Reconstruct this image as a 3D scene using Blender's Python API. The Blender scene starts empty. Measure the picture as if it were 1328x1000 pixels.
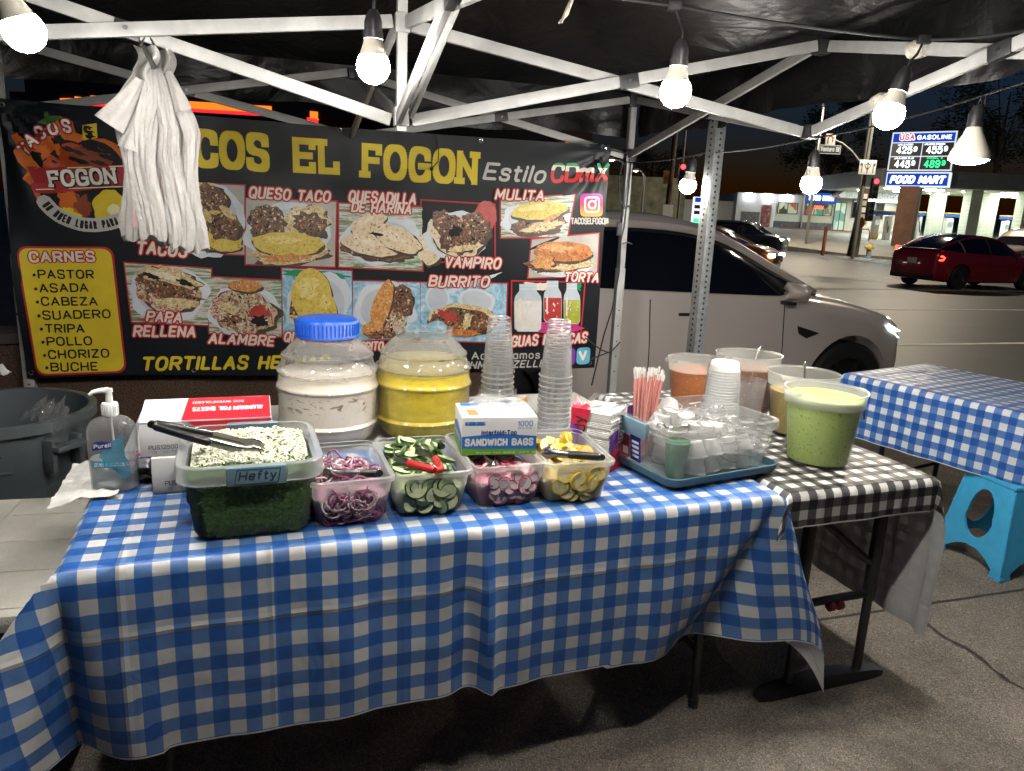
import bpy, bmesh, math, random
from mathutils import Vector, Matrix, noise
random.seed(7)
sc = bpy.context.scene
R = math.radians
V = Vector
# ------------------------------------------------------------------ camera
cam = bpy.data.cameras.new('camera'); camo = bpy.data.objects.new('camera', cam)
sc.collection.objects.link(camo); sc.camera = camo
cam.sensor_width = 36.0; cam.lens = 960/1328*36; cam.clip_start = .05; cam.clip_end = 3000
camo.location = (0, 0, 1.5)
camo.rotation_euler = (Matrix.Rotation(R(90-13.1), 3, 'X') @ Matrix.Rotation(R(2.6), 3, 'Z')).to_euler()
# ------------------------------------------------------------------ night sky
wd = bpy.data.worlds.new('World'); sc.world = wd; wd.use_nodes = True
wn = wd.node_tree.nodes; wl = wd.node_tree.links
sky = wn.new('ShaderNodeTexSky'); sky.sky_type = 'NISHITA'; sky.sun_disc = False
sky.sun_elevation = R(0.0); sky.sun_rotation = R(200); sky.air_density = 1.0; sky.dust_density = .5; sky.ozone_density = 4.0
bg = wn['Background']; bg.inputs['Strength'].default_value = .05
wl.new(sky.outputs['Color'], bg.inputs['Color'])
vs = sc.view_settings; vs.view_transform = 'Standard'; vs.look = 'None'; vs.gamma = 1; vs.exposure = 0.22
cy = sc.cycles
sc.render.engine = 'CYCLES'
cy.max_bounces = 10; cy.transparent_max_bounces = 40; cy.diffuse_bounces = 3; cy.glossy_bounces = 3; cy.transmission_bounces = 6
cy.caustics_reflective = False; cy.caustics_refractive = False; cy.sample_clamp_indirect = 3.0
cy.use_denoising = True
BULB = 525.0       # radiance of a lit bulb
# ------------------------------------------------------------------ helpers
MATS = {}
def nodes(name):
    m = bpy.data.materials.new(name); m.use_nodes = True
    nt = m.node_tree; nt.nodes.clear()
    out = nt.nodes.new('ShaderNodeOutputMaterial')
    return m, nt, out
def N(nt, typ, **kw):
    n = nt.nodes.new(typ)
    for k, v in kw.items():
        if k.startswith('i_'): n.inputs[k[2:].replace('_', ' ')].default_value = v
        elif k.startswith('n') and k[1:].isdigit(): n.inputs[int(k[1:])].default_value = v
        else: setattr(n, k, v)
    return n
def ramp(nt, fac, stops, interp='LINEAR'):
    r = nt.nodes.new('ShaderNodeValToRGB'); r.color_ramp.interpolation = interp
    e = r.color_ramp.elements
    while len(e) < len(stops): e.new(.5)
    for k, (p, c) in zip(e, stops):
        k.position = p; k.color = (*c, 1) if len(c) == 3 else c
    nt.links.new(fac, r.inputs[0]); return r.outputs[0]
def c3(c): return tuple(c) if not isinstance(c, (int, float)) else (c, c, c)
def pbr(name, col, rough=.5, metal=0, var=.12, vs=30, bump=0, bs=200, spec=.5, coat=0, emit=None, es=0, col2=None, coords='Object', stretch=None):
    """plain painted / plastic / metal surface with a little real unevenness"""
    if name in MATS: return MATS[name]
    m, nt, out = nodes(name); L = nt.links.new
    b = N(nt, 'ShaderNodeBsdfPrincipled'); L(b.outputs[0], out.inputs[0])
    col = c3(col); tc = N(nt, 'ShaderNodeTexCoord'); src = tc.outputs[coords]
    if stretch:
        mp = N(nt, 'ShaderNodeMapping'); mp.inputs['Scale'].default_value = stretch; L(src, mp.inputs[0]); src = mp.outputs[0]
    n = N(nt, 'ShaderNodeTexNoise', i_Scale=vs, i_Detail=5.0, i_Roughness=.6); L(src, n.inputs['Vector'])
    c2 = c3(col2) if col2 is not None else tuple(x*(1+var) for x in col)
    c1 = col if col2 is not None else tuple(x*(1-var) for x in col)
    L(ramp(nt, n.outputs[0], [(.3, c1), (.7, c2)]), b.inputs['Base Color'])
    L(ramp(nt, n.outputs[0], [(.3, c3(max(.02, rough*.85))), (.7, c3(min(1, rough*1.15)))]), b.inputs['Roughness'])
    b.inputs['Metallic'].default_value = metal; b.inputs['Specular IOR Level'].default_value = spec
    b.inputs['Coat Weight'].default_value = coat
    if bump:
        n2 = N(nt, 'ShaderNodeTexNoise', i_Scale=bs, i_Detail=4.0); L(src, n2.inputs['Vector'])
        bp_ = N(nt, 'ShaderNodeBump', i_Strength=bump, i_Distance=.01); L(n2.outputs[0], bp_.inputs['Height']); L(bp_.outputs[0], b.inputs['Normal'])
    if es:
        b.inputs['Emission Color'].default_value = (*c3(emit or col), 1); b.inputs['Emission Strength'].default_value = es
    MATS[name] = m; return m
def clearmat(name, tint=(1, 1, 1), trans=.75, milk=(.75, .76, .76), gloss=.1, rough=.08, trl=.5, bump=0, bs=60, edge=.5):
    """thin plastic wall: see-through, milky share, and a sheen that grows at grazing angles"""
    if name in MATS: return MATS[name]
    m, nt, out = nodes(name); L = nt.links.new
    t = N(nt, 'ShaderNodeBsdfTransparent'); t.inputs[0].default_value = (*tint, 1)
    d = N(nt, 'ShaderNodeBsdfDiffuse'); d.inputs[0].default_value = (*milk, 1)
    tr = N(nt, 'ShaderNodeBsdfTranslucent'); tr.inputs[0].default_value = (*milk, 1)
    g = N(nt, 'ShaderNodeBsdfGlossy', i_Roughness=rough); g.inputs[0].default_value = (1, 1, 1, 1)
    dm = N(nt, 'ShaderNodeMixShader', n0=trl); L(d.outputs[0], dm.inputs[1]); L(tr.outputs[0], dm.inputs[2])
    tc = N(nt, 'ShaderNodeTexCoord'); ns = N(nt, 'ShaderNodeTexNoise', i_Scale=bs, i_Detail=4.0); L(tc.outputs['Object'], ns.inputs['Vector'])
    lw = N(nt, 'ShaderNodeLayerWeight', i_Blend=.25)
    e = N(nt, 'ShaderNodeMath', operation='MULTIPLY_ADD', n1=edge, n2=1-trans); L(lw.outputs['Facing'], e.inputs[0])
    e2 = N(nt, 'ShaderNodeMath', operation='MULTIPLY_ADD', n1=.14, n2=-.07); L(ns.outputs[0], e2.inputs[0])
    e3 = N(nt, 'ShaderNodeMath', operation='ADD', use_clamp=True); L(e.outputs[0], e3.inputs[0]); L(e2.outputs[0], e3.inputs[1])
    m1 = N(nt, 'ShaderNodeMixShader'); L(e3.outputs[0], m1.inputs[0]); L(t.outputs[0], m1.inputs[1]); L(dm.outputs[0], m1.inputs[2])
    lw2 = N(nt, 'ShaderNodeLayerWeight', i_Blend=.5); fr = N(nt, 'ShaderNodeMath', operation='POWER', n1=4.0); L(lw2.outputs['Facing'], fr.inputs[0])
    f2 = N(nt, 'ShaderNodeMath', operation='MULTIPLY_ADD', n1=.55, n2=.03+gloss*.15, use_clamp=True); L(fr.outputs[0], f2.inputs[0])
    m2 = N(nt, 'ShaderNodeMixShader'); L(f2.outputs[0], m2.inputs[0]); L(m1.outputs[0], m2.inputs[1]); L(g.outputs[0], m2.inputs[2])
    L(m2.outputs[0], out.inputs[0])
    if bump:
        bp_ = N(nt, 'ShaderNodeBump', i_Strength=bump, i_Distance=.01); L(ns.outputs[0], bp_.inputs['Height'])
        for q in (g, d): L(bp_.outputs[0], q.inputs['Normal'])
    MATS[name] = m; return m
def emis(name, col, st, var=0):
    if name in MATS: return MATS[name]
    m, nt, out = nodes(name); e = N(nt, 'ShaderNodeEmission', i_Strength=st); e.inputs[0].default_value = (*col, 1)
    if var:
        tc = N(nt, 'ShaderNodeTexCoord'); n = N(nt, 'ShaderNodeTexNoise', i_Scale=var); nt.links.new(tc.outputs['Object'], n.inputs['Vector'])
        nt.links.new(ramp(nt, n.outputs[0], [(.35, tuple(x*.6 for x in col)), (.65, col)]), e.inputs[0])
    nt.links.new(e.outputs[0], out.inputs[0]); MATS[name] = m; return m
def mottled(name, stops, scale, rough=.6, detail=6, bump=.4, vor=False, stretch=None, coords='Object', dist=.0):
    """food, stone and other many-coloured surfaces"""
    if name in MATS: return MATS[name]
    m, nt, out = nodes(name); L = nt.links.new
    b = N(nt, 'ShaderNodeBsdfPrincipled', i_Roughness=rough); L(b.outputs[0], out.inputs[0])
    tc = N(nt, 'ShaderNodeTexCoord'); src = tc.outputs[coords]
    if stretch:
        mp = N(nt, 'ShaderNodeMapping'); mp.inputs['Scale'].default_value = stretch; L(src, mp.inputs[0]); src = mp.outputs[0]
    if vor:
        n = N(nt, 'ShaderNodeTexVoronoi', i_Scale=scale); L(src, n.inputs['Vector']); f = N(nt, 'ShaderNodeSeparateColor'); L(n.outputs['Color'], f.inputs[0]); fac = f.outputs[0]; h = n.outputs['Distance']
    else:
        n = N(nt, 'ShaderNodeTexNoise', i_Scale=scale, i_Detail=float(detail), i_Roughness=.65, i_Distortion=dist); L(src, n.inputs['Vector']); fac = n.outputs[0]; h = n.outputs[0]
    L(ramp(nt, fac, stops), b.inputs['Base Color'])
    if bump:
        bp_ = N(nt, 'ShaderNodeBump', i_Strength=bump, i_Distance=.01); L(h, bp_.inputs['Height']); L(bp_.outputs[0], b.inputs['Normal'])
    MATS[name] = m; return m

class G:
    """collects shapes into ONE mesh"""
    def __init__(s): s.v = []; s.f = []; s.mi = []; s.uv = []
    def add(s, vs, fs, mi=0, M=None, uv=None):
        o = len(s.v); s.v += [(M @ V(p) if M else V(p)) for p in vs]
        for f in fs:
            s.f.append([o+i for i in f]); s.mi.append(mi)
        s.uv += (uv if uv else [(0, 0)]*len(vs)); return s
    def box(s, c, d, M=None, mi=0, bev=0):
        x, y, z = c; a, b, e = d[0]/2, d[1]/2, d[2]/2
        if bev:
            w = min(bev, a*.9, b*.9, e*.9)
            bm = bmesh.new(); bmesh.ops.create_cube(bm, size=1)
            for q in bm.verts: q.co = V((x+q.co.x*2*a, y+q.co.y*2*b, z+q.co.z*2*e))
            bmesh.ops.bevel(bm, geom=bm.edges[:], offset=w, segments=2, profile=.6, affect='EDGES')
            bm.verts.index_update()
            s.add([q.co.copy() for q in bm.verts], [[q.index for q in f.verts] for f in bm.faces], mi, M); bm.free(); return s
        vs = [(x+i*a, y+j*b, z+k*e) for i in (-1, 1) for j in (-1, 1) for k in (-1, 1)]
        return s.add(vs, [(0, 1, 3, 2), (4, 6, 7, 5), (0, 4, 5, 1), (2, 3, 7, 6), (0, 2, 6, 4), (1, 5, 7, 3)], mi, M)
    def bar(s, p, q, w, h, up=(0, 0, 1), mi=0, bev=0):
        p, q = V(p), V(q); z = (q-p); L = z.length; z.normalize(); u = V(up)
        x = u.cross(z); x = x.normalized() if x.length > 1e-4 else V((1, 0, 0)); y = z.cross(x)
        M = Matrix.Translation((p+q)/2) @ Matrix((x, y, z)).transposed().to_4x4()
        return s.box((0, 0, 0), (w, h, L), M, mi, bev)
    def tube(s, pts, r, n=10, mi=0, cap=True, closed=False):
        pts = [V(p) for p in pts]; m = len(pts); rs = r if isinstance(r, (list, tuple)) else [r]*m
        vs, fs = [], []; prev = None
        for i, p in enumerate(pts):
            if closed: t = pts[(i+1) % m]-pts[i-1]
            else: t = pts[min(i+1, m-1)]-pts[max(i-1, 0)]
            t.normalize()
            if prev is None:
                a = V((0, 0, 1)) if abs(t.z) < .9 else V((1, 0, 0)); x = a.cross(t).normalized()
            else: x = (prev-t*prev.dot(t)); x = x.normalized() if x.length > 1e-6 else t.orthogonal().normalized()
            prev = x; y = t.cross(x)
            for k in range(n):
                an = 2*math.pi*k/n; vs.append(p+(x*math.cos(an)+y*math.sin(an))*rs[i])
        for i in range(m if closed else m-1):
            j = (i+1) % m
            for k in range(n): fs.append((i*n+k, i*n+(k+1) % n, j*n+(k+1) % n, j*n+k))
        if cap and not closed: fs += [tuple(range(n))[::-1], tuple(range((m-1)*n, m*n))]
        return s.add(vs, fs, mi)
    def lathe(s, prof, c=(0, 0, 0), n=32, mi=0, M=None, cap0=False, cap1=False, sx=1, sy=1):
        vs, fs = [], []
        for r, z in prof:
            for k in range(n):
                a = 2*math.pi*k/n; vs.append((c[0]+r*math.cos(a)*sx, c[1]+r*math.sin(a)*sy, c[2]+z))
        for i in range(len(prof)-1):
            for k in range(n): fs.append((i*n+k, i*n+(k+1) % n, (i+1)*n+(k+1) % n, (i+1)*n+k))
        if cap0: fs.append(tuple(range(n))[::-1])
        if cap1: fs.append(tuple(range((len(prof)-1)*n, len(prof)*n)))
        return s.add(vs, fs, mi, M)
    def grid(s, fn, nu, nv, mi=0, M=None, closeu=False):
        """fn(i/nu, j/nv) -> (pos, (u,v))"""
        vs, uv, fs = [], [], []
        for i in range(nu+1):
            for j in range(nv+1):
                r = fn(i/nu, j/nv)
                p, q = r if isinstance(r, tuple) and len(r) == 2 and not isinstance(r[0], (int, float)) else (r, (0, 0))
                vs.append(p); uv.append(q)
        for i in range(nu):
            for j in range(nv): fs.append((i*(nv+1)+j, (i+1)*(nv+1)+j, (i+1)*(nv+1)+j+1, i*(nv+1)+j+1))
        return s.add(vs, fs, mi, M, uv)
    def rings(s, secs, mi=0, cap=True, M=None):
        """loft closed rings of equal length"""
        n = len(secs[0]); vs = [p for r in secs for p in r]; fs = []
        for i in range(len(secs)-1):
            for k in range(n): fs.append((i*n+k, i*n+(k+1) % n, (i+1)*n+(k+1) % n, (i+1)*n+k))
        if cap: fs += [tuple(range(n))[::-1], tuple(range((len(secs)-1)*n, len(secs)*n))]
        return s.add(vs, fs, mi, M)
    def prism(s, poly, z0, z1, M=None, mi=0):
        n = len(poly); vs = [(x, y, z0) for x, y in poly]+[(x, y, z1) for x, y in poly]
        fs = [tuple(range(n))[::-1], tuple(range(n, 2*n))]+[(i, (i+1) % n, n+(i+1) % n, n+i) for i in range(n)]
        return s.add(vs, fs, mi, M)
    def ball(s, c, r, nu=20, nv=12, mi=0, M=None, sz=1):
        return s.lathe([(max(1e-4, r*math.sin(math.pi*j/nv)), -r*sz*math.cos(math.pi*j/nv)) for j in range(nv+1)], c, nu, mi, M)
    def mesh(s, name, mats, smooth=True, angle=40, fix=True):
        me = bpy.data.meshes.new(name); me.from_pydata(s.v, [], s.f); me.polygons.foreach_set('material_index', s.mi)
        for m in (mats if isinstance(mats, (list, tuple)) else [mats]): me.materials.append(m)
        if any(u != (0, 0) for u in s.uv):
            ul = me.uv_layers.new(name='UV')
            for l in me.loops: ul.data[l.index].uv = s.uv[l.vertex_index]
        if fix:
            bm = bmesh.new(); bm.from_mesh(me); bmesh.ops.recalc_face_normals(bm, faces=bm.faces[:]); bm.to_mesh(me); bm.free()
        if smooth: me.shade_smooth(); me.set_sharp_from_angle(angle=R(angle))
        me.update(); return me
    def obj(s, name, mats, parent=None, world=False, **kw):
        if world and parent is not None:
            Mi = XF[parent.name].inverted()
            s.v = [Mi @ p for p in s.v]
        o = bpy.data.objects.new(name, s.mesh(name, mats, **kw)); sc.collection.objects.link(o)
        if parent is not None: o.parent = parent
        return o
XF = {}
def thing(name, label, cat, loc=(0, 0, 0), rz=0, group=None, kind=None):
    o = bpy.data.objects.new(name, None); sc.collection.objects.link(o); o.empty_display_size = .1
    o.location = loc; o.rotation_euler = (0, 0, rz)
    XF[o.name] = Matrix.Translation(V(loc)) @ Matrix.Rotation(rz, 4, 'Z')
    return tag(o, label, cat, group, kind)
def tag(o, label=None, cat=None, group=None, kind=None):
    for k, v in (('label', label), ('category', cat), ('group', group), ('kind', kind)):
        if v: o[k] = v
    return o
def dup(root, loc, rz=0, label=None, M=None, group=None):
    r = root.copy(); sc.collection.objects.link(r)
    if M is not None: r.matrix_basis = M
    else: r.location = loc; r.rotation_euler = (0, 0, rz)
    if label: r['label'] = label
    if group: r['group'] = group
    for ch in list(root.children):
        c = ch.copy(); sc.collection.objects.link(c); c.parent = r
        for g in list(ch.children):
            d = g.copy(); sc.collection.objects.link(d); d.parent = c
    return r
def place(o, M):
    o.matrix_basis = M; return o
# ------------------------------------------------------------------ sign-writer's stroke alphabet (cap height 6)
def _g(s):
    out = []
    for part in s.split('|'):
        sm = part.startswith('~'); cl = part.endswith('*')
        out.append((sm, cl, [tuple(float(x) for x in p.split(',')) for p in part.strip('~*').split()]))
    return out
GL = {k: (w, _g(s) if s else []) for k, w, s in [
 ('A', 4.4, '0,0 2.2,6 4.4,0|.8,2 3.6,2'), ('B', 3.9, '0,0 0,6|~0,6 3.9,6 3.9,3.1 0,3.1|~0,3.1 4.2,3.1 4.2,0 0,0'), ('C', 4, '~4,4.5 3.8,6.1 0,6.3 0,-.3 3.8,-.1 4,1.5'),
 ('D', 4, '0,0 0,6|~0,6 4.4,6 4.4,0 0,0'), ('E', 3.4, '3.4,0 0,0 0,6 3.4,6|0,3 2.8,3'), ('F', 3.4, '0,0 0,6 3.4,6|0,3.1 2.8,3.1'),
 ('G', 4.2, '~4.1,4.5 3.8,6.1 0,6.3 0,-.3 3.4,-.3 4.2,.8|2.4,2.6 4.2,2.6 4.2,.3'), ('H', 4, '0,0 0,6|4,0 4,6|0,3 4,3'), ('I', .2, '.1,0 .1,6'), ('J', 3, '~3,6 3,-.3 0,-.3 0,1.6'),
 ('K', 4, '0,0 0,6|3.8,6 .2,2.6|1.3,3.6 4,0'), ('L', 3.2, '0,6 0,0 3.2,0'), ('M', 5, '0,0 .2,6 2.5,1.4 4.8,6 5,0'), ('N', 4, '0,0 0,6 4,0 4,6'),
 ('O', 4.4, '~0,-.2 0,6.2 4.4,6.2 4.4,-.2*'), ('P', 3.8, '0,0 0,6|~0,6 4.2,6 4.2,2.7 0,2.7'), ('Q', 4.4, '~0,-.2 0,6.2 4.4,6.2 4.4,-.2*|2.8,1.4 4.4,-.4'),
 ('R', 4, '0,0 0,6|~0,6 4.2,6 4.2,2.8 0,2.8|2,2.8 4,0'), ('S', 3.9, '~3.8,4.9 3.6,6.2 .1,6.4 .1,3.1 3.9,2.9 3.9,-.4 .3,-.2 0,1.1'), ('T', 4, '2,0 2,6|0,6 4,6'),
 ('U', 4, '~0,6 0,2 0,-.4 4,-.4 4,2 4,6'), ('V', 4.2, '0,6 2.1,0 4.2,6'), ('W', 6, '0,6 1.5,0 3,5 4.5,0 6,6'), ('X', 4, '0,0 4,6|0,6 4,0'), ('Y', 4, '0,6 2,3 4,6|2,3 2,0'), ('Z', 3.8, '0,6 3.8,6 0,0 3.8,0'),
 ('0', 3.8, '~0,-.2 0,6.2 3.8,6.2 3.8,-.2*'), ('1', 1.6, '0,4.8 1.4,6 1.4,0'), ('2', 3.6, '~0,4.6 .2,6.2 3.6,6.2 3.6,3.4 1.6,2 0,0|0,0 3.6,0'), ('3', 3.6, '~0,5 .3,6.2 3.6,6.2 3.6,3.2 1.4,3.2|~1.4,3.2 3.7,3.2 3.7,-.2 .3,-.2 0,1'),
 ('4', 3.8, '2.8,0 2.8,6 0,1.7 3.8,1.7'), ('5', 3.6, '3.3,6 .4,6 .2,3.2|~.2,3.2 3.7,4.4 3.7,-.3 .2,-.3 0,1'), ('6', 3.6, '~3.4,5.2 3,6.2 0,6.2 0,-.2 3.7,-.2 3.7,3.6 .4,3.6 .1,2'), ('7', 3.6, '0,6 3.6,6 1.2,0'),
 ('8', 3.6, '~.3,3.2 .3,6.2 3.3,6.2 3.3,3.2*|~0,-.2 0,3.3 3.6,3.3 3.6,-.2*'), ('9', 3.6, '~.2,.8 .5,-.2 3.6,-.2 3.6,6.2 0,6.2 0,2.6 3.3,2.6 3.6,4'), ('-', 1.8, '0,2.6 1.8,2.6'), ('.', .5, '.2,0 .2,.3'), (':', .5, '.2,.5 .2,.9|.2,3 .2,3.4'), ("'", .5, '.2,4.4 .2,6'), ('$', 3.9, '~3.8,4.9 3.6,6.2 .1,6.4 .1,3.1 3.9,2.9 3.9,-.4 .3,-.2 0,1.1|2,-.8 2,6.8'), ('*', 1.2, '.4,2.6 .8,2.6 .8,3 .4,3 .4,2.6'),
 ('a', 3, '~3,3 3,4.2 0,4.2 0,-.2 3,-.2 3,1|3,4 3,0'), ('b', 3, '0,6 0,0|~0,1 0,-.2 3,-.2 3,4.2 0,4.2 0,3'), ('c', 2.7, '~2.7,3.2 2.6,4.2 0,4.3 0,-.3 2.6,-.2 2.7,.8'), ('d', 3, '3,6 3,0|~3,1 3,-.2 0,-.2 0,4.2 3,4.2 3,3'),
 ('e', 3, '0,2.1 3,2.1|~3,2.1 3,4.3 0,4.3 0,-.3 2.7,-.3 2.9,.7'), ('f', 2, '.7,0 .7,4.4|~.7,4.4 .7,6.2 2,6|0,3.8 1.8,3.8'), ('g', 3, '~3,3 3,4.2 0,4.2 0,-.2 3,-.2 3,1|~3,4 3,-2 .2,-2'), ('h', 2.9, '0,0 0,6|~0,2.6 .2,4.2 2.9,4.4 2.9,0'),
 ('i', .2, '.1,0 .1,4|.1,5.2 .1,5.7'), ('l', .2, '.1,0 .1,6'), ('m', 4.6, '0,0 0,4|~0,2.6 .2,4.2 2.3,4.4 2.3,0|~2.3,2.6 2.5,4.2 4.6,4.4 4.6,0'), ('n', 2.9, '0,0 0,4|~0,2.6 .2,4.2 2.9,4.4 2.9,0'), ('o', 3, '~0,-.2 0,4.2 3,4.2 3,-.2*'),
 ('p', 3, '0,4 0,-2|~0,1 0,-.2 3,-.2 3,4.2 0,4.2 0,3'), ('r', 1.9, '0,0 0,4|~0,2.4 .3,4 1.9,4'), ('s', 2.6, '~2.5,3.3 2.4,4.2 .1,4.3 .1,2.2 2.6,2 2.6,-.3 .2,-.2 0,.7'), ('t', 1.9, '~.7,5.4 .7,-.2 1.9,0|0,4 1.8,4'), ('u', 2.9, '~0,4 0,-.3 2.6,-.3 2.9,1.4|2.9,4 2.9,0'), ('w', 4.4, '0,4 1.1,0 2.2,3.4 3.3,0 4.4,4'), ('y', 3, '0,4 1.6,0|3,4 1.2,-1.8 .2,-2'),
 (' ', 2, '')]}
def chaikin(p, closed, k=3):
    for _ in range(k):
        q = [] if closed else [p[0]]
        m = len(p)
        for i in range(m if closed else m-1):
            a, b = p[i], p[(i+1) % m]
            q += [(a[0]*.75+b[0]*.25, a[1]*.75+b[1]*.25), (a[0]*.25+b[0]*.75, a[1]*.25+b[1]*.75)]
        if not closed: q.append(p[-1])
        p = q
    return p
def strokes(text, weight, track=None, slab=0, shear=0, jitter=0):
    """-> list of polylines (cap height 1), total width; weight in cap heights"""
    x = 0; out = []; gap = (track if track is not None else 1.0)+weight*6
    rnd = random.Random(len(text)*31+ord(text[0]))
    for ch in text:
        w, parts = GL.get(ch, GL[' ']); dy = rnd.uniform(-jitter, jitter)
        for sm, cl, p in parts:
            pp = chaikin(p, cl, 3) if sm else list(p)
            if cl: pp = pp+[pp[0]]
            out.append([((px+x+shear*py)/6, (py+dy)/6) for px, py in pp])
            if slab and not cl and ch in 'AEFGHILMNPRTUDBKC':
                for e in (p[0], p[-1]):
                    if not sm and e[1] in (0, 6) and len(p) > 1:
                        o = p[1] if e == p[0] else p[-2]
                        if abs(o[1]-e[1]) > 1: out.append([((e[0]+x-slab)/6, (e[1])/6), ((e[0]+x+slab)/6, (e[1])/6)])
                        else:
                            sg = 1 if e[1] == 0 else -1
                            out.append([((e[0]+x)/6, e[1]/6), ((e[0]+x)/6, (e[1]+sg*(1.0 if ch in 'EF' else 1.4))/6)])
        x += w+gap
    return out, max(.01, (x-gap))/6
def ribbon(g, line, w, fn, mi=0, cnt=[0], eps=1.2e-5, caps=8):
    """a painted stroke: quads plus round joints; fn maps (x,y,lift) to space. each piece is lifted a hair so none coincide"""
    for i in range(len(line)):
        a = line[i]; cnt[0] += 1; lift = (cnt[0] % 40)*eps
        if i < len(line)-1:
            b = line[i+1]; dx, dy = b[0]-a[0], b[1]-a[1]; L = math.hypot(dx, dy)
            if L > 1e-6:
                nx, ny = -dy/L*w/2, dx/L*w/2
                g.add([fn(a[0]+nx, a[1]+ny, lift), fn(a[0]-nx, a[1]-ny, lift), fn(b[0]-nx, b[1]-ny, lift), fn(b[0]+nx, b[1]+ny, lift)], [(0, 1, 2, 3)], mi)
        cnt[0] += 1; lift = (cnt[0] % 40)*eps
        sq = caps == 4
        g.add([fn(a[0]+math.cos(2*math.pi*(k+.5*sq)/caps)*w/2*(1.414 if sq else 1), a[1]+math.sin(2*math.pi*(k+.5*sq)/caps)*w/2*(1.414 if sq else 1), lift) for k in range(caps)], [tuple(range(caps))], mi)
def write(g, text, P0, P1, h, fn, weight=.2, mi=0, slab=0, shear=0, track=None, grow=0, caps=8, eps=1.2e-5, jitter=0, arc=0):
    """letters from baseline point P0 to P1 (in surface units), cap height h; fn(x,y,lift) -> point in space"""
    st, W = strokes(text, weight, track, slab, shear, jitter)
    dx, dy = P1[0]-P0[0], P1[1]-P0[1]; L = math.hypot(dx, dy); ux, uy = dx/L, dy/L
    wn = weight*h; sx = max(.01, (L-wn)/max(.05, W))
    for ln in st:
        q = []
        for x, y in ln:
            X = wn/2+x*sx; Y = wn/2+y*(h-wn)
            if arc: Y += arc*(1-(2*X/L-1)**2)
            q.append((P0[0]+ux*X-uy*Y, P0[1]+uy*X+ux*Y))
        ribbon(g, q, wn+grow, fn, mi, eps=eps, caps=caps)
def plane(o, x, y):
    """surface map for a flat panel: o + x*X + y*Y + lift*normal"""
    o, x, y = V(o), V(x).normalized(), V(y).normalized(); n = x.cross(y)
    return lambda a, b, l=0: o+x*a+y*b+n*l
# table frame: s along its front edge, t towards its back
TA = R(20.6); TO = V((-.92, 1.393, 0)); TD = V((.936, .352, 0)); TN = V((-.352, .936, 0)); TT = .742
def TB(s, t, z=TT): return TO+TD*s+TN*t+V((0, 0, z))
CA = R(17.8); CD = V((math.cos(CA), math.sin(CA), 0)); CN = V((-math.sin(CA), math.cos(CA), 0)); BR = V((.591, 4.29, 0))
def CP(u, v, z=0): return BR+CD*(u-3)+CN*v+V((0, 0, z))      # canopy frame: u along its back from the left post, v away from the camera
SD = V((math.cos(R(18)), math.sin(R(18)), 0)); SN = V((-math.sin(R(18)), math.cos(R(18)), 0))   # street direction
# ================================================================== materials shared below
WHITE_STEEL = pbr('white_powdercoat', (.30, .30, .295), .45, 0, .16, 14, .08, 300)
BLACK_PL = pbr('black_plastic', (.018, .018, .02), .42, 0, .25, 40)
BLACK_RUB = pbr('black_rubber', (.02, .02, .022), .6, 0, .25, 30)
STEEL = pbr('bright_steel', (.62, .62, .6), .22, 1, .08, 60)
GALV = pbr('galvanised_steel', (.36, .38, .38), .42, .7, .22, 45, .1, 120)
WHITE_PL = pbr('white_plastic', (.78, .78, .76), .35, 0, .04, 40)
PAPER = pbr('white_card', (.72, .72, .72), .55, 0, .04, 25)
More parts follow.
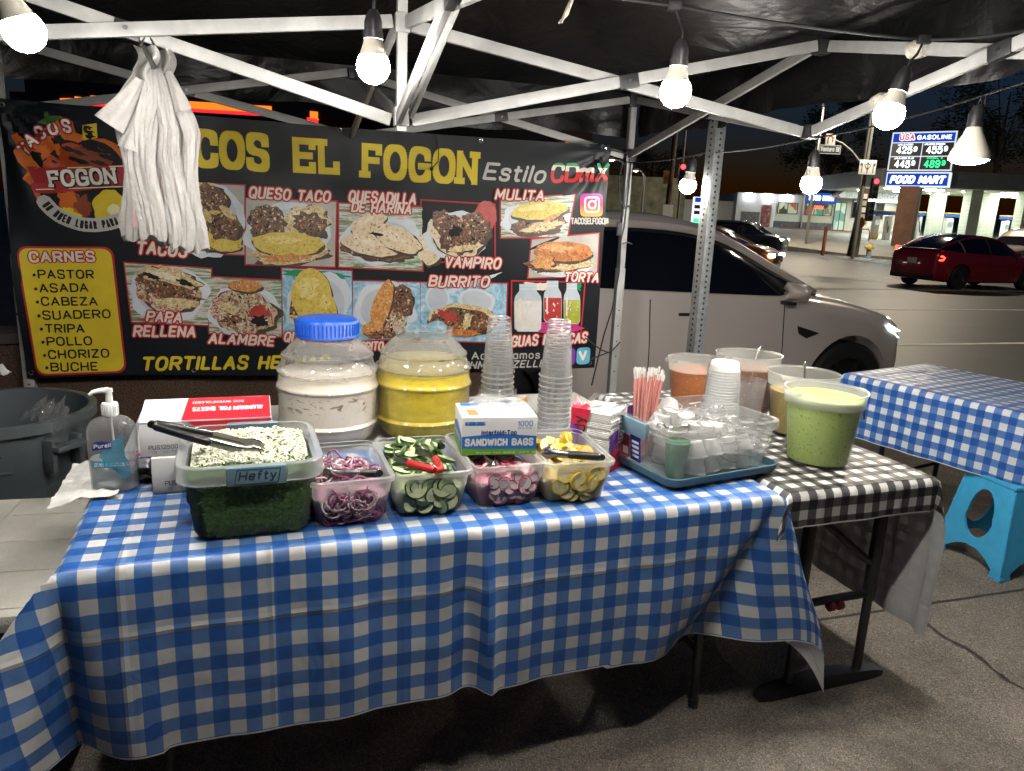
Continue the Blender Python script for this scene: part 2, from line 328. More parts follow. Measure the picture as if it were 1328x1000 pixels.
# ================================================================== ground, street, kerb
def concrete():
    m, nt, out = nodes('exposed_aggregate_concrete'); L = nt.links.new
    b = N(nt, 'ShaderNodeBsdfPrincipled', i_Roughness=.85); L(b.outputs[0], out.inputs[0])
    tc = N(nt, 'ShaderNodeTexCoord'); P = tc.outputs['Object']
    big = N(nt, 'ShaderNodeTexNoise', i_Scale=1.7, i_Detail=6.0, i_Roughness=.62); L(P, big.inputs['Vector'])
    gr = N(nt, 'ShaderNodeTexVoronoi', i_Scale=330.0); L(P, gr.inputs['Vector'])
    fine = N(nt, 'ShaderNodeTexNoise', i_Scale=160.0, i_Detail=3.0); L(P, fine.inputs['Vector'])
    base = ramp(nt, big.outputs[0], [(.28, (.145, .131, .113)), (.5, (.205, .186, .162)), (.72, (.255, .233, .203))])
    sep = N(nt, 'ShaderNodeSeparateColor'); L(gr.outputs['Color'], sep.inputs[0])
    gcol = ramp(nt, sep.outputs[0], [(0, (.35, .33, .3)), (.35, (.8, .78, .74)), (.8, (1.05, 1.0, .95)), (1, (1.9, 1.8, 1.65))])
    mx = N(nt, 'ShaderNodeMix', data_type='RGBA', blend_type='MULTIPLY'); mx.inputs[0].default_value = 1; L(base, mx.inputs[6]); L(gcol, mx.inputs[7])
    # old gum and oil spots, each with a shape of its own
    sp = N(nt, 'ShaderNodeTexVoronoi', i_Scale=2.3); L(P, sp.inputs['Vector'])
    spf = ramp(nt, sp.outputs['Distance'], [(.0, (.35, .35, .35)), (.045, (.45, .45, .45)), (.07, (1, 1, 1))])
    m2 = N(nt, 'ShaderNodeMix', data_type='RGBA', blend_type='MULTIPLY'); m2.inputs[0].default_value = .75; L(mx.outputs[2], m2.inputs[6]); L(spf, m2.inputs[7])
    st2 = N(nt, 'ShaderNodeTexNoise', i_Scale=.85, i_Detail=7.0, i_Roughness=.7, i_Distortion=1.0); L(P, st2.inputs['Vector'])
    stc = ramp(nt, st2.outputs[0], [(.36, (.55, .54, .53)), (.47, (.92, .92, .92)), (.62, (1.05, 1.05, 1.05))])
    m2b = N(nt, 'ShaderNodeMix', data_type='RGBA', blend_type='MULTIPLY'); m2b.inputs[0].default_value = 1; L(m2.outputs[2], m2b.inputs[6]); L(stc, m2b.inputs[7]); m2 = m2b
    # tooled joint along the street and a ragged crack running off it
    wob = N(nt, 'ShaderNodeTexNoise', i_Scale=5.0, i_Detail=6.0); L(P, wob.inputs['Vector'])
    def line(vec, c, w, amp):
        d = N(nt, 'ShaderNodeVectorMath', operation='DOT_PRODUCT'); L(P, d.inputs[0]); d.inputs[1].default_value = vec
        a = N(nt, 'ShaderNodeMath', operation='MULTIPLY_ADD', n1=amp, n2=-c-amp*.5); L(wob.outputs[0], a.inputs[0])
        s = N(nt, 'ShaderNodeMath', operation='ADD'); L(d.outputs['Value'], s.inputs[0]); L(a.outputs[0], s.inputs[1])
        ab = N(nt, 'ShaderNodeMath', operation='ABSOLUTE'); L(s.outputs[0], ab.inputs[0])
        return ramp(nt, ab.outputs[0], [(0, (.12, .12, .12)), (w, (.25, .25, .25)), (w*1.8, (1, 1, 1))]), d.outputs['Value']
    l1, v = line(tuple(SN), 2.12, .0065, .012)
    l2, u = line(tuple(SD), 2.40, .007, .16)
    near = N(nt, 'ShaderNodeMath', operation='LESS_THAN', n1=2.12); L(v, near.inputs[0])
    m3 = N(nt, 'ShaderNodeMix', data_type='RGBA', blend_type='MULTIPLY'); m3.inputs[0].default_value = 1; L(m2.outputs[2], m3.inputs[6]); L(l1, m3.inputs[7])
    m4 = N(nt, 'ShaderNodeMix', data_type='RGBA', blend_type='MULTIPLY'); L(near.outputs[0], m4.inputs[0]); L(m3.outputs[2], m4.inputs[6]); L(l2, m4.inputs[7])
    L(m4.outputs[2], b.inputs['Base Color'])
    ad = N(nt, 'ShaderNodeMath', operation='ADD'); L(gr.outputs['Distance'], ad.inputs[0]); L(fine.outputs[0], ad.inputs[1])
    bp_ = N(nt, 'ShaderNodeBump', i_Strength=.5, i_Distance=.006); L(ad.outputs[0], bp_.inputs['Height']); L(bp_.outputs[0], b.inputs['Normal'])
    return m
def SP(u, v, z=0): return SD*u+SN*v+V((0, 0, z))     # street frame
KERB = 4.75
g = G()
g.grid(lambda a, b: SP(-40+80*a, -30+(30+KERB-.16)*b, 0), 1, 1)
tag(g.obj('sidewalk', concrete(), fix=False), kind='structure')
ASPH = mottled('asphalt', [(.3, (.018, .0175, .016)), (.5, (.033, .032, .0295)), (.7, (.050, .048, .044))], .5, .5, 9, .25, stretch=(.35, 1.6, 1))
g = G(); g.add([(-900, -300, -.155), (900, -300, -.155), (900, 1500, -.155), (-900, 1500, -.155)], [(0, 1, 2, 3)])
tag(g.obj('street', ASPH, smooth=False, fix=False), kind='structure')
KERBM = pbr('kerb_concrete', (.24, .235, .22), .8, 0, .25, 6, .3, 90)
g = G(); g.add([SP(-40, KERB-.16, .001), SP(40, KERB-.16, .001), SP(40, KERB, -.006), SP(-40, KERB, -.006), SP(40, KERB+.015, -.16), SP(-40, KERB+.015, -.16)], [(0, 1, 2, 3), (3, 2, 4, 5)])
tag(g.obj('kerb', KERBM, smooth=False, fix=False), kind='structure')
LINE = pbr('worn_road_paint', (.62, .61, .56), .6, 0, .25, 5)
g = G()
for v, w, u0, u1 in ((8.55, .13, 3, 60), (12.6, .12, 3, 60), (16.9, .12, 2, 60), (17.15, .10, 2, 60), (21.2, .12, 0, 60)):
    g.add([SP(u0, v, -.150), SP(u1, v, -.150), SP(u1, v+w, -.150), SP(u0, v+w, -.150)], [(0, 1, 2, 3)])
for a, b in (((12.5, 24.0), (22.0, 15.2)), ((10.0, 26.0), (17.5, 18.5))):     # guide lines sweeping across the junction
    p, q = V((*a, -.147)), V((*b, -.147)); dr = (q-p).normalized(); sd = V((-dr.y, dr.x, 0))*.06
    g.add([p-sd, q-sd, q+sd, p+sd], [(0, 1, 2, 3)])
tag(g.obj('road_markings', LINE, smooth=False, fix=False), kind='structure')
def lotz(y): return max(0, (y-47))*.046-.02
LOT = mottled('forecourt_concrete', [(.3, (.13, .125, .11)), (.55, (.2, .19, .165)), (.75, (.25, .24, .2))], .35, .7, 8, .1)
pl = [(14, 62), (19.6, 53), (20.6, 46), (22, 43.2), (60, 55), (140, 80), (140, 150), (-40, 150), (-40, 76)]
g = G()
def lot(i, j):
    x = -40+180*i; y0 = 43.2+(x-22)*.315 if x > 22 else (43.2+(22-x)*2 if x > 17 else 53.2+(17-x)*.4)
    y = y0+(150-y0)*j*j; return V((x, y, max(-.01, lotz(y))))
g.grid(lot, 90, 16)
tag(g.obj('forecourt', LOT, fix=False), kind='structure')
g = G()
ed = [lot(i/90, 0) for i in range(91)]
for a, b in zip(ed[:-1], ed[1:]):
    g.add([a+V((0, 0, .003)), b+V((0, 0, .003)), b+V((.0, -.18, 0)), a+V((0, -.18, 0)), b+V((0, -.2, -.3)), a+V((0, -.2, -.3))], [(0, 1, 2, 3), (3, 2, 4, 5)])
tag(g.obj('far_kerb', KERBM, smooth=False, fix=False), kind='structure')
# ================================================================== canopy tent
def fabric(name, col, rough=.36):
    m, nt, out = nodes(name); L = nt.links.new
    b = N(nt, 'ShaderNodeBsdfPrincipled', i_Roughness=rough); L(b.outputs[0], out.inputs[0]); b.inputs['Base Color'].default_value = (*col, 1); b.inputs['Specular IOR Level'].default_value = .34
    tc = N(nt, 'ShaderNodeTexCoord')
    n1 = N(nt, 'ShaderNodeTexNoise', i_Scale=2.2, i_Detail=3.0, i_Distortion=2.5); L(tc.outputs['Object'], n1.inputs['Vector'])
    n2 = N(nt, 'ShaderNodeTexNoise', i_Scale=11.0, i_Detail=3.0, i_Distortion=3.0); L(tc.outputs['Object'], n2.inputs['Vector'])
    a = N(nt, 'ShaderNodeMath', operation='MULTIPLY_ADD', n1=.10); L(n2.outputs[0], a.inputs[0]); L(n1.outputs[0], a.inputs[2])
    bp_ = N(nt, 'ShaderNodeBump', i_Strength=.5, i_Distance=.05); L(a.outputs[0], bp_.inputs['Height']); L(bp_.outputs[0], b.inputs['Normal'])
    return m
FAB = fabric('black_polyester', (.005, .005, .0055), .42)
ZU, ZL, CU, CL = 2.125, 1.837, 2.038, 1.763
tent = thing('canopy_tent', 'black pop up canopy on a white steel scissor frame over the food tables', 'canopy tent', CP(1.5, -1.5))
def roof(i, j):
    # u,v over the square; height rises to the middle, cloth sags between the edges
    u, v = -.06+3.12*i, .06-3.12*j; a = abs(u-1.5)/1.56; b = abs(v+1.5)/1.56; m = max(a, b)
    z = 2.17+(1-m)*.62-.10*math.sin(math.pi*m)*(.6+.4*math.cos(3*math.atan2(v+1.5, u-1.5)))
    z += .018*noise.noise((u*3.1, v*3.1, 1))*math.sin(math.pi*m)
    return CP(u, v, z)
G().grid(roof, 48, 48).obj('roof_fabric', FAB, tent, world=True)
for k in range(4):
    g = G()
    def val(i, j, k=k):
        s = -.06+3.12*i; w = .025*j*math.sin(s*9+k)+.012*j*math.sin(s*23+k*2)+.03*j*noise.noise((s*4, k, j*2)); dr = .235 if k else .195+.04*min(1, max(0, (s-1.25)/.5)); z = 2.172-dr*j+.012*math.sin(s*5.2+k)*j
        u, v = [(s, .06+w), (3.06+w, .06-s-.06), (s, -3.06-w), (-.06-w, .06-s-.06)][k]
        return CP(u, v, z)
    g.grid(val, 90, 8).obj('valance', FAB, tent, world=True)
posts = [(3, 0), (0, 0), (3, -3), (0, -3)]
for u, v in posts:
    g = G(); c = CP(u, v, 0); M = Matrix.Translation(c) @ Matrix.Rotation(CA, 4, 'Z')
    g.box((0, 0, 1.58), (.036, .036, 1.10), M, 0, .003); g.box((0, 0, .62), (.044, .044, 1.2), M, 0, .003); g.box((0, 0, .006), (.10, .10, .012), M, 0)
    leg = g.obj('leg', WHITE_STEEL, tent, world=True)
    h = G()
    for k in range(5): h.lathe([(.0045, -.0008), (.0045, .0008)], (0, 0, 0), 10, 0, M @ Matrix.Translation((0, -.0222, .98-k*.09)) @ Matrix.Rotation(R(90), 4, 'X'), True, True)
    h.obj('pin_holes', BLACK_PL, leg).matrix_parent_inverse = Matrix()
    for o_ in [leg.children[0]]:
        for vv in o_.data.vertices: vv.co = XF[tent.name].inverted() @ vv.co
    for z in (ZU, ZL): G().box((0, 0, z), (.062, .062, .07), M, 0, .006).obj('bracket', BLACK_PL, tent, world=True)
def scissor(A, B, za, zb, zc, zd, off):
    """crossing pair from A to B: (A,za)-(B,zb) and (A,zc)-(B,zd)"""
    A, B = V(A), V(B); d = (B-A).normalized(); sd = V((-d.y, d.x, 0))*off; e = d*.03
    for (p, q, s) in ((A+e+V((0, 0, za)), B-e+V((0, 0, zb)), 1), (A+e+V((0, 0, zc)), B-e+V((0, 0, zd)), -1)):
        G().bar(p+sd*s, q+sd*s, .017, .037, bev=.003).obj('truss_bar', WHITE_STEEL, tent, world=True)
    mid = (A+B)/2+V((0, 0, (za+zb+zc+zd)/4)); up = (V((0, 0, zb-za))+(B-A)).normalized()
    g = G(); g.bar(mid-up*.035+sd, mid+up*.035+sd, .024, .045, bev=.004, mi=0)
    nrm = sd.normalized()
    for s in (1, -1): g.tube([mid+nrm*(.022*s), mid+nrm*(.028*s)], .006, 8, 1)
    g.obj('pivot', [BLACK_PL, STEEL], tent, world=True)
P4 = [CP(3, 0), CP(3, -3), CP(0, -3), CP(0, 0)]; CC = CP(1.5, -1.5)
mids = []
for i in range(4):
    A, B = P4[i], P4[(i+1) % 4]; M_ = (A+B)/2; mids.append(M_)
    scissor(A, M_, ZU, ZL, ZL, ZU, .0125); scissor(B, M_, ZU, ZL, ZL, ZU, .0125)
    for z in (ZU, ZL): G().box((0, 0, 0), (.05, .05, .05), Matrix.Translation(M_+V((0, 0, z))) @ Matrix.Rotation(CA, 4, 'Z'), 0, .006).obj('bracket', BLACK_PL, tent, world=True)
    scissor(M_, CC, ZU, CL, ZL, CU, .0125)
g = G(); M = Matrix.Translation(CC) @ Matrix.Rotation(CA, 4, 'Z')
g.box((0, 0, 2.21), (.030, .030, .96), M, 0, .003); pole = g.obj('center_pole', WHITE_STEEL, tent, world=True)
for z in (CU, CL+.01): G().box((0, 0, z), (.044, .044, .055), M, 0, .004).obj('hub', WHITE_STEEL, tent, world=True)
g = G().bar(CP(1.52, -1.56, CL+.01), CP(1.58, -2.05, CU+.02), .014, .024, bev=.002); g.obj('truss_bar', WHITE_STEEL, tent, world=True)
# tape wrapped round the right-hand bars and a frayed rope end under the roof
RM = mids[0]
TAPE = pbr('old_tape', (.45, .42, .36), .5, 0, .3, 60, .5, 90)
g = G()
for f, zz0, zz1 in ((.30, ZU, ZL), (.22, ZL, ZU)):
    p = RM.lerp(CP(3, -3), f); d_ = -CN
    z = zz0+(zz1-zz0)*f*1.0
    G().tube([p+d_*(-.03)+V((0, 0, z)), p+d_*.0+V((0, 0, z+.002)), p+d_*.035+V((0, 0, z-.002))], [.024, .030, .023], 12).obj('tape', TAPE, tent, world=True)
ROPE = pbr('cotton_rope', (.55, .5, .42), .9, 0, .2, 120, .4, 200)
g = G()
pr = [CP(1.95, -1.75, 2.16-.0), CP(1.945, -1.75, 2.10), CP(1.93, -1.745, 2.06), CP(1.915, -1.74, 2.035)]
for k in (0, 1): g.tube([p+V((.004*math.cos(i*2+k*3), .004*math.sin(i*2+k*3), 0)) for i, p in enumerate(pr)], [.005, .005, .005, .003], 8)
tag(g.obj('rope_end', ROPE), 'frayed end of pale rope hanging under the black canopy roof', 'rope')
# ================================================================== light bulbs and their cables
BULBM = emis('lit_bulb_globe', (1.0, .95, .87), BULB)
def led(m):                                               # the diodes face out of the globe, so its neck gives off less than its crown
    nt = m.node_tree; e = [n for n in nt.nodes if n.type == 'EMISSION'][0]; tc = N(nt, 'ShaderNodeTexCoord'); sp = N(nt, 'ShaderNodeSeparateXYZ'); nt.links.new(tc.outputs['Object'], sp.inputs[0])
    r = N(nt, 'ShaderNodeMapRange'); r.inputs[1].default_value = -.022; r.inputs[2].default_value = .016; r.inputs[3].default_value = BULB; r.inputs[4].default_value = BULB*.16; nt.links.new(sp.outputs['Z'], r.inputs[0]); nt.links.new(r.outputs[0], e.inputs['Strength'])
led(BULBM)
HOUSE = pbr('bulb_housing', (.62, .58, .5), .5, 0, .05, 60)
def socket_parts(t, top):
    g = G(); g.lathe([(.004, .058), (.010, .057), (.017, .045), (.021, .03), (.021, .012), (.0225, .011), (.0225, -.004), (.020, -.005), (.020, -.012)], (0, 0, 0), 24, cap0=True, cap1=True)
    g.obj('socket', BLACK_PL, t)
    G().tube([(0, 0, .05), (.004, 0, .09), (.002, .003, .12), top], .0035, 8).obj('cord', BLACK_RUB, t)
def bulb(loc, top, label, tilt=(0, 0), grp='lit bulbs hanging under the canopy'):
    """globe centre at the origin"""
    t = thing('light_bulb', label, 'light bulb', loc, 0, grp)
    M = Matrix.Translation(V(loc)) @ Matrix.Rotation(tilt[0], 4, 'X') @ Matrix.Rotation(tilt[1], 4, 'Y')
    t.matrix_basis = M; lt = M.inverted() @ (V(top)); off = V((0, 0, .082))
    G().lathe([(.0005, -.040), (.012, -.0382), (.024, -.032), (.034, -.021), (.0392, -.008), (.0398, .004), (.037, .016), (.0335, .024)], n=28).obj('globe', BULBM, t)
    G().lathe([(.0335, .024), (.0285, .037), (.0245, .050), (.0225, .060)], n=24).obj('housing', HOUSE, t)
    g = G(); g.lathe([(.004, .128), (.010, .127), (.017, .115), (.0215, .100), (.0215, .080), (.0235, .079), (.0235, .062), (.020, .061), (.020, .056)], n=24, cap0=True, cap1=True); g.obj('socket', BLACK_PL, t)
    m = (V((0, 0, .127))+lt)/2+V((.006, .004, 0))
    G().tube([(0, 0, .124), (0.001, 0, .143), m, lt], .0034, 8).obj('cord', BLACK_RUB, t)
    return t
B1, B2, B3, B4 = V((-1.012, 1.60, 1.812)), V((-.37, 1.914, 1.829)), V((.389, 2.046, 1.824)), V((.994, 2.146, 1.807))
B6, B7, B5 = V((1.135, 3.016, 1.663)), V((.81, 3.736, 1.668)), V((1.419, 2.473, 1.735))
T1, T2, T3, T4 = V((-1.06, 1.55, 2.10)), V((-.37, 1.93, 2.08)), V((.372, 2.07, 2.035)), V((1.07, 2.17, 2.005))
T6, T7, T5 = V((1.13, 3.02, 1.835)), V((.865, 3.72, 1.82)), V((1.455, 2.50, 1.93))
bulb(B1, T1, 'lit round bulb at the far left end of the string, cut by the edge', (R(14), R(-16)))
bulb(B2, T2, 'lit round bulb in front of the tent hub, above the yellow title')
bulb(B3, T3, 'lit round bulb hanging before the crossed bars above the back right tent leg', (0, R(2)))
bulb(B4, T4, 'lit tilted round bulb just left of the gas price sign', (0, R(14)))
bulb(B6, T6, 'lit round bulb under the joint of the right tent edge, above the food mart', (0, 0))
bulb(B7, T7, 'small far lit bulb between tent leg and perforated sign post', (0, R(7)))
FLOOD = thing('flood_bulb', 'lit cone shaped floodlight bulb in front of the right side of the gas price sign', 'light bulb', B5)
G().lathe([(.058, -.006), (.060, .004), (.054, .020), (.042, .045), (.029, .072), (.022, .090), (.020, .105)], n=32).obj('reflector', HOUSE, FLOOD)
G().lathe([(.0575, -.004), (.045, -.014), (.025, -.019), (.001, -.020)], n=32).obj('lens', emis('lit_flood_lens', (1.0, .95, .85), BULB*.55), FLOOD)
G().lathe([(.004, .160), (.012, .158), (.0215, .140), (.0215, .104), (.0235, .103), (.0235, .092)], n=24, cap0=True, cap1=True).obj('socket', BLACK_PL, FLOOD)
G().tube([(0, 0, .157), (.004, 0, .18), ((T5-B5)*.6)+V((.01, 0, 0)), T5-B5], .0034, 8).obj('cord', BLACK_RUB, FLOOD)
def sag(a, b, d, n=10): return [V(a).lerp(V(b), i/n)-V((0, 0, d*4*(i/n)*(1-i/n))) for i in range(n+1)]
FB = [V((-.25, 1.06, 2.01)), V((.50, 1.33, 2.03))]          # same string carried on along the front truss
FT = [V((-.25, 1.07, 2.22)), V((.50, 1.34, 2.24))]
g = G(); ch = [CP(.0, -2.2, 2.10), T1, T2, T3, T4, CP(3, -2.35, 2.02), FT[1], FT[0], CP(0, -2.2, 2.10)]
for a, b in zip(ch[:-1], ch[1:]): g.tube(sag(a, b, .008), .0042, 8)
for t_ in (T1, T2, T3, T4): g.box((t_.x, t_.y, t_.z), (.035, .02, .022), None, 0, .004)
tag(g.obj('light_cable', BLACK_RUB), 'black cable carrying the front bulbs under the canopy roof', 'cable')
g = G(); ch = [CP(2.985, -.03, 1.80), T7, T6, T5, CP(3.03, -2.9, 2.02)]
for a, b in zip(ch[:-1], ch[1:]): g.tube(sag(a, b, .012), .0032, 8)
tag(g.obj('light_cable', BLACK_RUB), 'thin black cable tied from the back right tent leg along the right edge', 'cable')
for i_, (p, q) in enumerate(zip(FB, FT)): bulb(p, q, 'lit round bulb high above the front edge of the tables, the %s of two' % ('left' if i_ == 0 else 'right'))
# loose wires down the back right leg
g = G()
lg = lambda z, a=0, b=0: CP(3+a, -.03+b, z)
g.tube([lg(1.80), lg(1.62, -.01, -.01), lg(1.45, -.022, -.02), lg(1.38, -.035, -.02), lg(1.2, -.03, -.02), lg(1.0, -.06, -.03), lg(.85, -.10, -.03), lg(.72, -.13, -.04), lg(.55, -.16, -.04)], .0045, 8)
g.tube([lg(1.81, -.05), lg(1.70, -.07, -.01), lg(1.60, -.06, -.02), lg(1.55, -.03, -.02)], .0035, 8)
g.tube([lg(.80, .01, -.02), lg(.74, -.06, -.04), lg(.76, -.12, -.05), lg(.80, -.18, -.05), lg(.83, -.22, -.04)], .004, 8)
g.box(tuple(lg(1.44, -.05, -.02)), (.03, .03, .075), None, 0, .008)
for z in (1.56, 1.36): g.tube([lg(z, -.03, -.03), lg(z+.01, .0, -.035), lg(z, .03, -.03)], .004, 6)
tag(g.obj('power_cord', BLACK_RUB), 'black power cord with inline switch running down the back right tent leg', 'power cord')
# ================================================================== menu banner
HB = (0.002784608510814948, -0.00029853662878327676, 0.051696957800438335, -0.00022735344583232068, -0.003408090749018677, 2.268591899460189, -0.0002460690972642719, -0.00019100596618682613)
def art(x, y):
    """artwork units of the banner's layout sheet -> metres on the banner (along, height)"""
    w = HB[6]*x+HB[7]*y+1; return ((HB[0]*x+HB[1]*y+HB[2])/w, (HB[3]*x+HB[4]*y+HB[5])/w)
def bdisp(u, z):
    d = .010*math.sin(u*2.1+.6)+.006*math.sin(u*5.3+z*2)+.004*math.sin(z*6+u*3)
    dx, dz = u-2.87, z-1.86; r = math.hypot(dx, dz)+1e-4; a = math.atan2(dz, dx)      # folds pulled from the tied corners
    d += .006*math.sin(a*18)*math.exp(-((r-.14)/.13)**2)+.005*math.sin(a*13+1)*math.exp(-(r/.45)**2)
    dx, dz = u-0.0, z-1.88; r = math.hypot(dx, dz)+1e-4; a = math.atan2(dz, dx)
    d += .012*math.sin(a*17)*math.exp(-((r-.2)/.2)**2)
    d += .02*math.exp(-(u/.05)**2)*math.sin(z*7)
    return d
def BN(u, z, l=0): return CP(u, -.05-bdisp(u, z)-l, z)
banner = thing('menu_banner', 'wide black printed food menu banner with a yellow title hung along the tent back', 'banner', CP(1.42, -.05, .65), CA)
def vinyl(name, col, rough=.34):
    return pbr(name, col, rough+.10, 0, .10, 9, .10, 14, spec=.2)
BLK = vinyl('banner_black_print', (.008, .010, .013), .33)
YEL = vinyl('banner_yellow_print', (.60, .46, .03)); RED = vinyl('banner_red_print', (.38, .025, .03)); CRM = vinyl('banner_cream_print', (.66, .58, .50)); WHT = vinyl('banner_white_print', (.70, .68, .62))
GRY = vinyl('banner_grey_print', (.42, .41, .38)); BKP = vinyl('banner_black_ink', (.012, .012, .014)); GRN = vinyl('banner_green_print', (.02, .22, .09)); ORG = vinyl('banner_orange_print', (.50, .12, .02)); BRN = vinyl('banner_brown_print', (.20, .045, .02)); CHILI = vinyl('banner_chili_print', (.05, .12, .03))
def bnd(i, j):
    u = .0+2.86*i; z = .655+1.225*j; z += (-.012*math.sin(math.pi*u/2.86))*j+.008*math.sin(u*4.2)*(1-j)
    return BN(u, z), (0, 0)
G().grid(bnd, 190, 80).obj('sheet', BLK, banner, world=True, fix=False)
g = G()
for u in (.02, .72, 1.43, 2.14, 2.83):
    for z in (.68, 1.855):
        c = BN(u, z, .002); M = Matrix.Translation(c) @ Matrix.Rotation(CA, 4, 'Z') @ Matrix.Rotation(R(90), 4, 'X')
        g.lathe([(.006, 0), (.011, .001), (.012, 0), (.011, -.001)], n=16, M=M)
g.obj('grommet', STEEL, banner, world=True)
LV = [0]
def layer():
    LV[0] += 1; return .0016
def btext(g, text, x0, y0, x1, y1, h, mi, weight, lift, **kw):
    p, q = art(x0, y0), art(x1, y1); s = math.hypot(q[0]-p[0], q[1]-p[1])
    hh = art((x0+x1)/2, (y0+y1)/2-h)[1]-art((x0+x1)/2, (y0+y1)/2)[1]
    write(g, text, p, q, hh, lambda x, y, l: BN(x, y, lift+l), weight, mi, **kw)
def bpoly(g, pts, mi, lift, sub=1):
    q = []
    for a, b in zip(pts, pts[1:]+pts[:1]):
        for k in range(sub): q.append((a[0]+(b[0]-a[0])*k/sub, a[1]+(b[1]-a[1])*k/sub))
    cx = sum(p[0] for p in q)/len(q); cy_ = sum(p[1] for p in q)/len(q)
    rgs = [[(cx+(p[0]-cx)*f, cy_+(p[1]-cy_)*f) for p in q] for f in (1, .66, .33)]
    vs = [BN(*art(*p), lift) for r in rgs for p in r]+[BN(*art(cx, cy_), lift)]
    n = len(q); fs = []
    for r in range(2): fs += [(r*n+k, r*n+(k+1) % n, (r+1)*n+(k+1) % n, (r+1)*n+k) for k in range(n)]
    fs += [(2*n+k, 2*n+(k+1) % n, 3*n) for k in range(n)]
    g.add(vs, fs, mi)
def blob(g, cx, cy_, rx, ry, mi, lift, rot=0, rag=.12, a0=0, a1=360, n=36, seed=0):
    c, s = math.cos(R(rot)), math.sin(R(rot)); pts = []
    for k in range(n):
        a = R(a0+(a1-a0)*k/(n if a1-a0 >= 360 else n-1)); f = 1+rag*(noise.noise((math.cos(a)*2.2, math.sin(a)*2.2, seed+cx*.37))*1.2+.6*noise.noise((math.cos(a)*6, math.sin(a)*6, seed+cy_)))
        x, y = rx*f*math.cos(a), ry*f*math.sin(a); pts.append((cx+x*c-y*s, cy_+x*s+y*c))
    bpoly(g, pts, mi, lift)
# ---- lettering
g = G(); tk = dict(slab=.62, caps=4, track=.75)
btext(g, 'TACOS', 182, 212, 350, 222, 48, 0, .20, .002, **tk)
btext(g, 'EL', 380, 224, 441, 227, 46, 0, .195, .002, **tk)
btext(g, 'FOGON', 469, 230, 619, 240, 44, 0, .195, .002, **tk)
btext(g, 'TORTILLAS HECHAS', 183, 481, 426, 477, 18, 0, .21, .002, shear=.22, jitter=.15)
g.obj('title_lettering', YEL, banner, world=True, fix=False)
def flag():
    m = vinyl('banner_tricolour_print', (.6, .6, .6)); nt = m.node_tree; L = nt.links.new
    tc = N(nt, 'ShaderNodeTexCoord'); sp = N(nt, 'ShaderNodeSeparateXYZ'); L(tc.outputs['Object'], sp.inputs[0])
    r = N(nt, 'ShaderNodeMapRange'); r.inputs[1].default_value = 1.045; r.inputs[2].default_value = 1.145; L(sp.outputs['Z'], r.inputs[0])
    b = [n for n in nt.nodes if n.type == 'BSDF_PRINCIPLED'][0]
    L(ramp(nt, r.outputs[0], [(0, (.45, .03, .03)), (.36, (.6, .55, .48)), (.64, (.02, .25, .10))], 'CONSTANT'), b.inputs['Base Color']); return m
g = G(); btext(g, 'Estilo', 626, 233, 707, 238, 23, 0, .17, .002, shear=.2, track=.5)
g.obj('subtitle_lettering', GRY, banner, world=True, fix=False)
g = G(); btext(g, 'CDmX', 714, 237, 788, 236, 25, 0, .2, .0035, shear=.1, track=.4)
g.obj('subtitle_lettering', flag(), banner, world=True, fix=False)
LABELS = [('QUESO TACO', 322, 257, 428, 263, 15), ('QUESADILLA', 451, 262, 539, 266, 15), ('DE HARINA', 455, 275, 533, 278, 13.5), ('MULITA', 641, 259, 705, 261, 14), ('TACOS', 177, 329, 243, 333, 17), ('PAPA', 190, 416, 236, 418, 14),
 ('RELLENA', 173, 436, 254, 437, 15), ('ALAMBRE', 270, 445, 355, 448, 14), ('VAMPIRO', 575, 347, 648, 349, 15), ('BURRITO', 555, 372, 633, 373, 15), ('TORTA', 730, 365, 775, 366, 13), ('AGUAS FRESCAS', 652, 450, 760, 444, 14), ('QUESADILLA', 367, 442, 450, 448, 13), ('BURRITO', 452, 455, 497, 455, 12)]
g = G()
for i, (t_, x0, y0, x1, y1, h) in enumerate(LABELS):
    gr = .012; btext(g, t_, x0, y0, x1, y1, h, 0, .20, .0105, shear=.2, jitter=.25, grow=gr)
    btext(g, t_, x0, y0, x1, y1, h, 1, .19, .0120, shear=.2, jitter=.25)
g.obj('dish_lettering', [RED, CRM], banner, world=True, fix=False)
g = G()
btext(g, 'Acceptamos', 612, 467, 700, 465, 10, 0, .17, .002); btext(g, 'VENMO Y ZELLE', 590, 480, 706, 476, 10, 0, .17, .002, shear=.2)
btext(g, 'TACOSELFOGON', 741, 291, 789, 291, 8.5, 0, .19, .002, track=.4)
g.obj('payment_lettering', GRY, banner, world=True, fix=False)
# ---- meats list
def rrect(TL, TR, BR_, BL, r, ins=0):
    cs = [TL, TR, BR_, BL]; out = []; mx = sum(c[0] for c in cs)/4; my = sum(c[1] for c in cs)/4
    cs = [(c[0]+(ins if c[0] < mx else -ins), c[1]+(ins if c[1] < my else -ins)) for c in cs]
    for i in range(4):
        p, a, b = V((*cs[i], 0)), V((*cs[i-1], 0)), V((*cs[(i+1) % 4], 0)); A = p+(a-p).normalized()*r; B = p+(b-p).normalized()*r
        for k in range(7):
            t = k/6; q = A*(1-t)**2+p*2*t*(1-t)+B*t*t; out.append((q.x, q.y))
    return out
g = G(); Q = ((23, 319), (147, 320), (165, 483), (47, 487))
bpoly(g, rrect(*Q, 14), 0, .002, 3); bpoly(g, rrect(*Q, 13, 2.6), 1, .0035, 3)
btext(g, 'CARNES', 40, 340, 125, 339, 14, 0, .22, .0055, grow=.010); btext(g, 'CARNES', 40, 340, 125, 339, 14, 2, .21, .007)
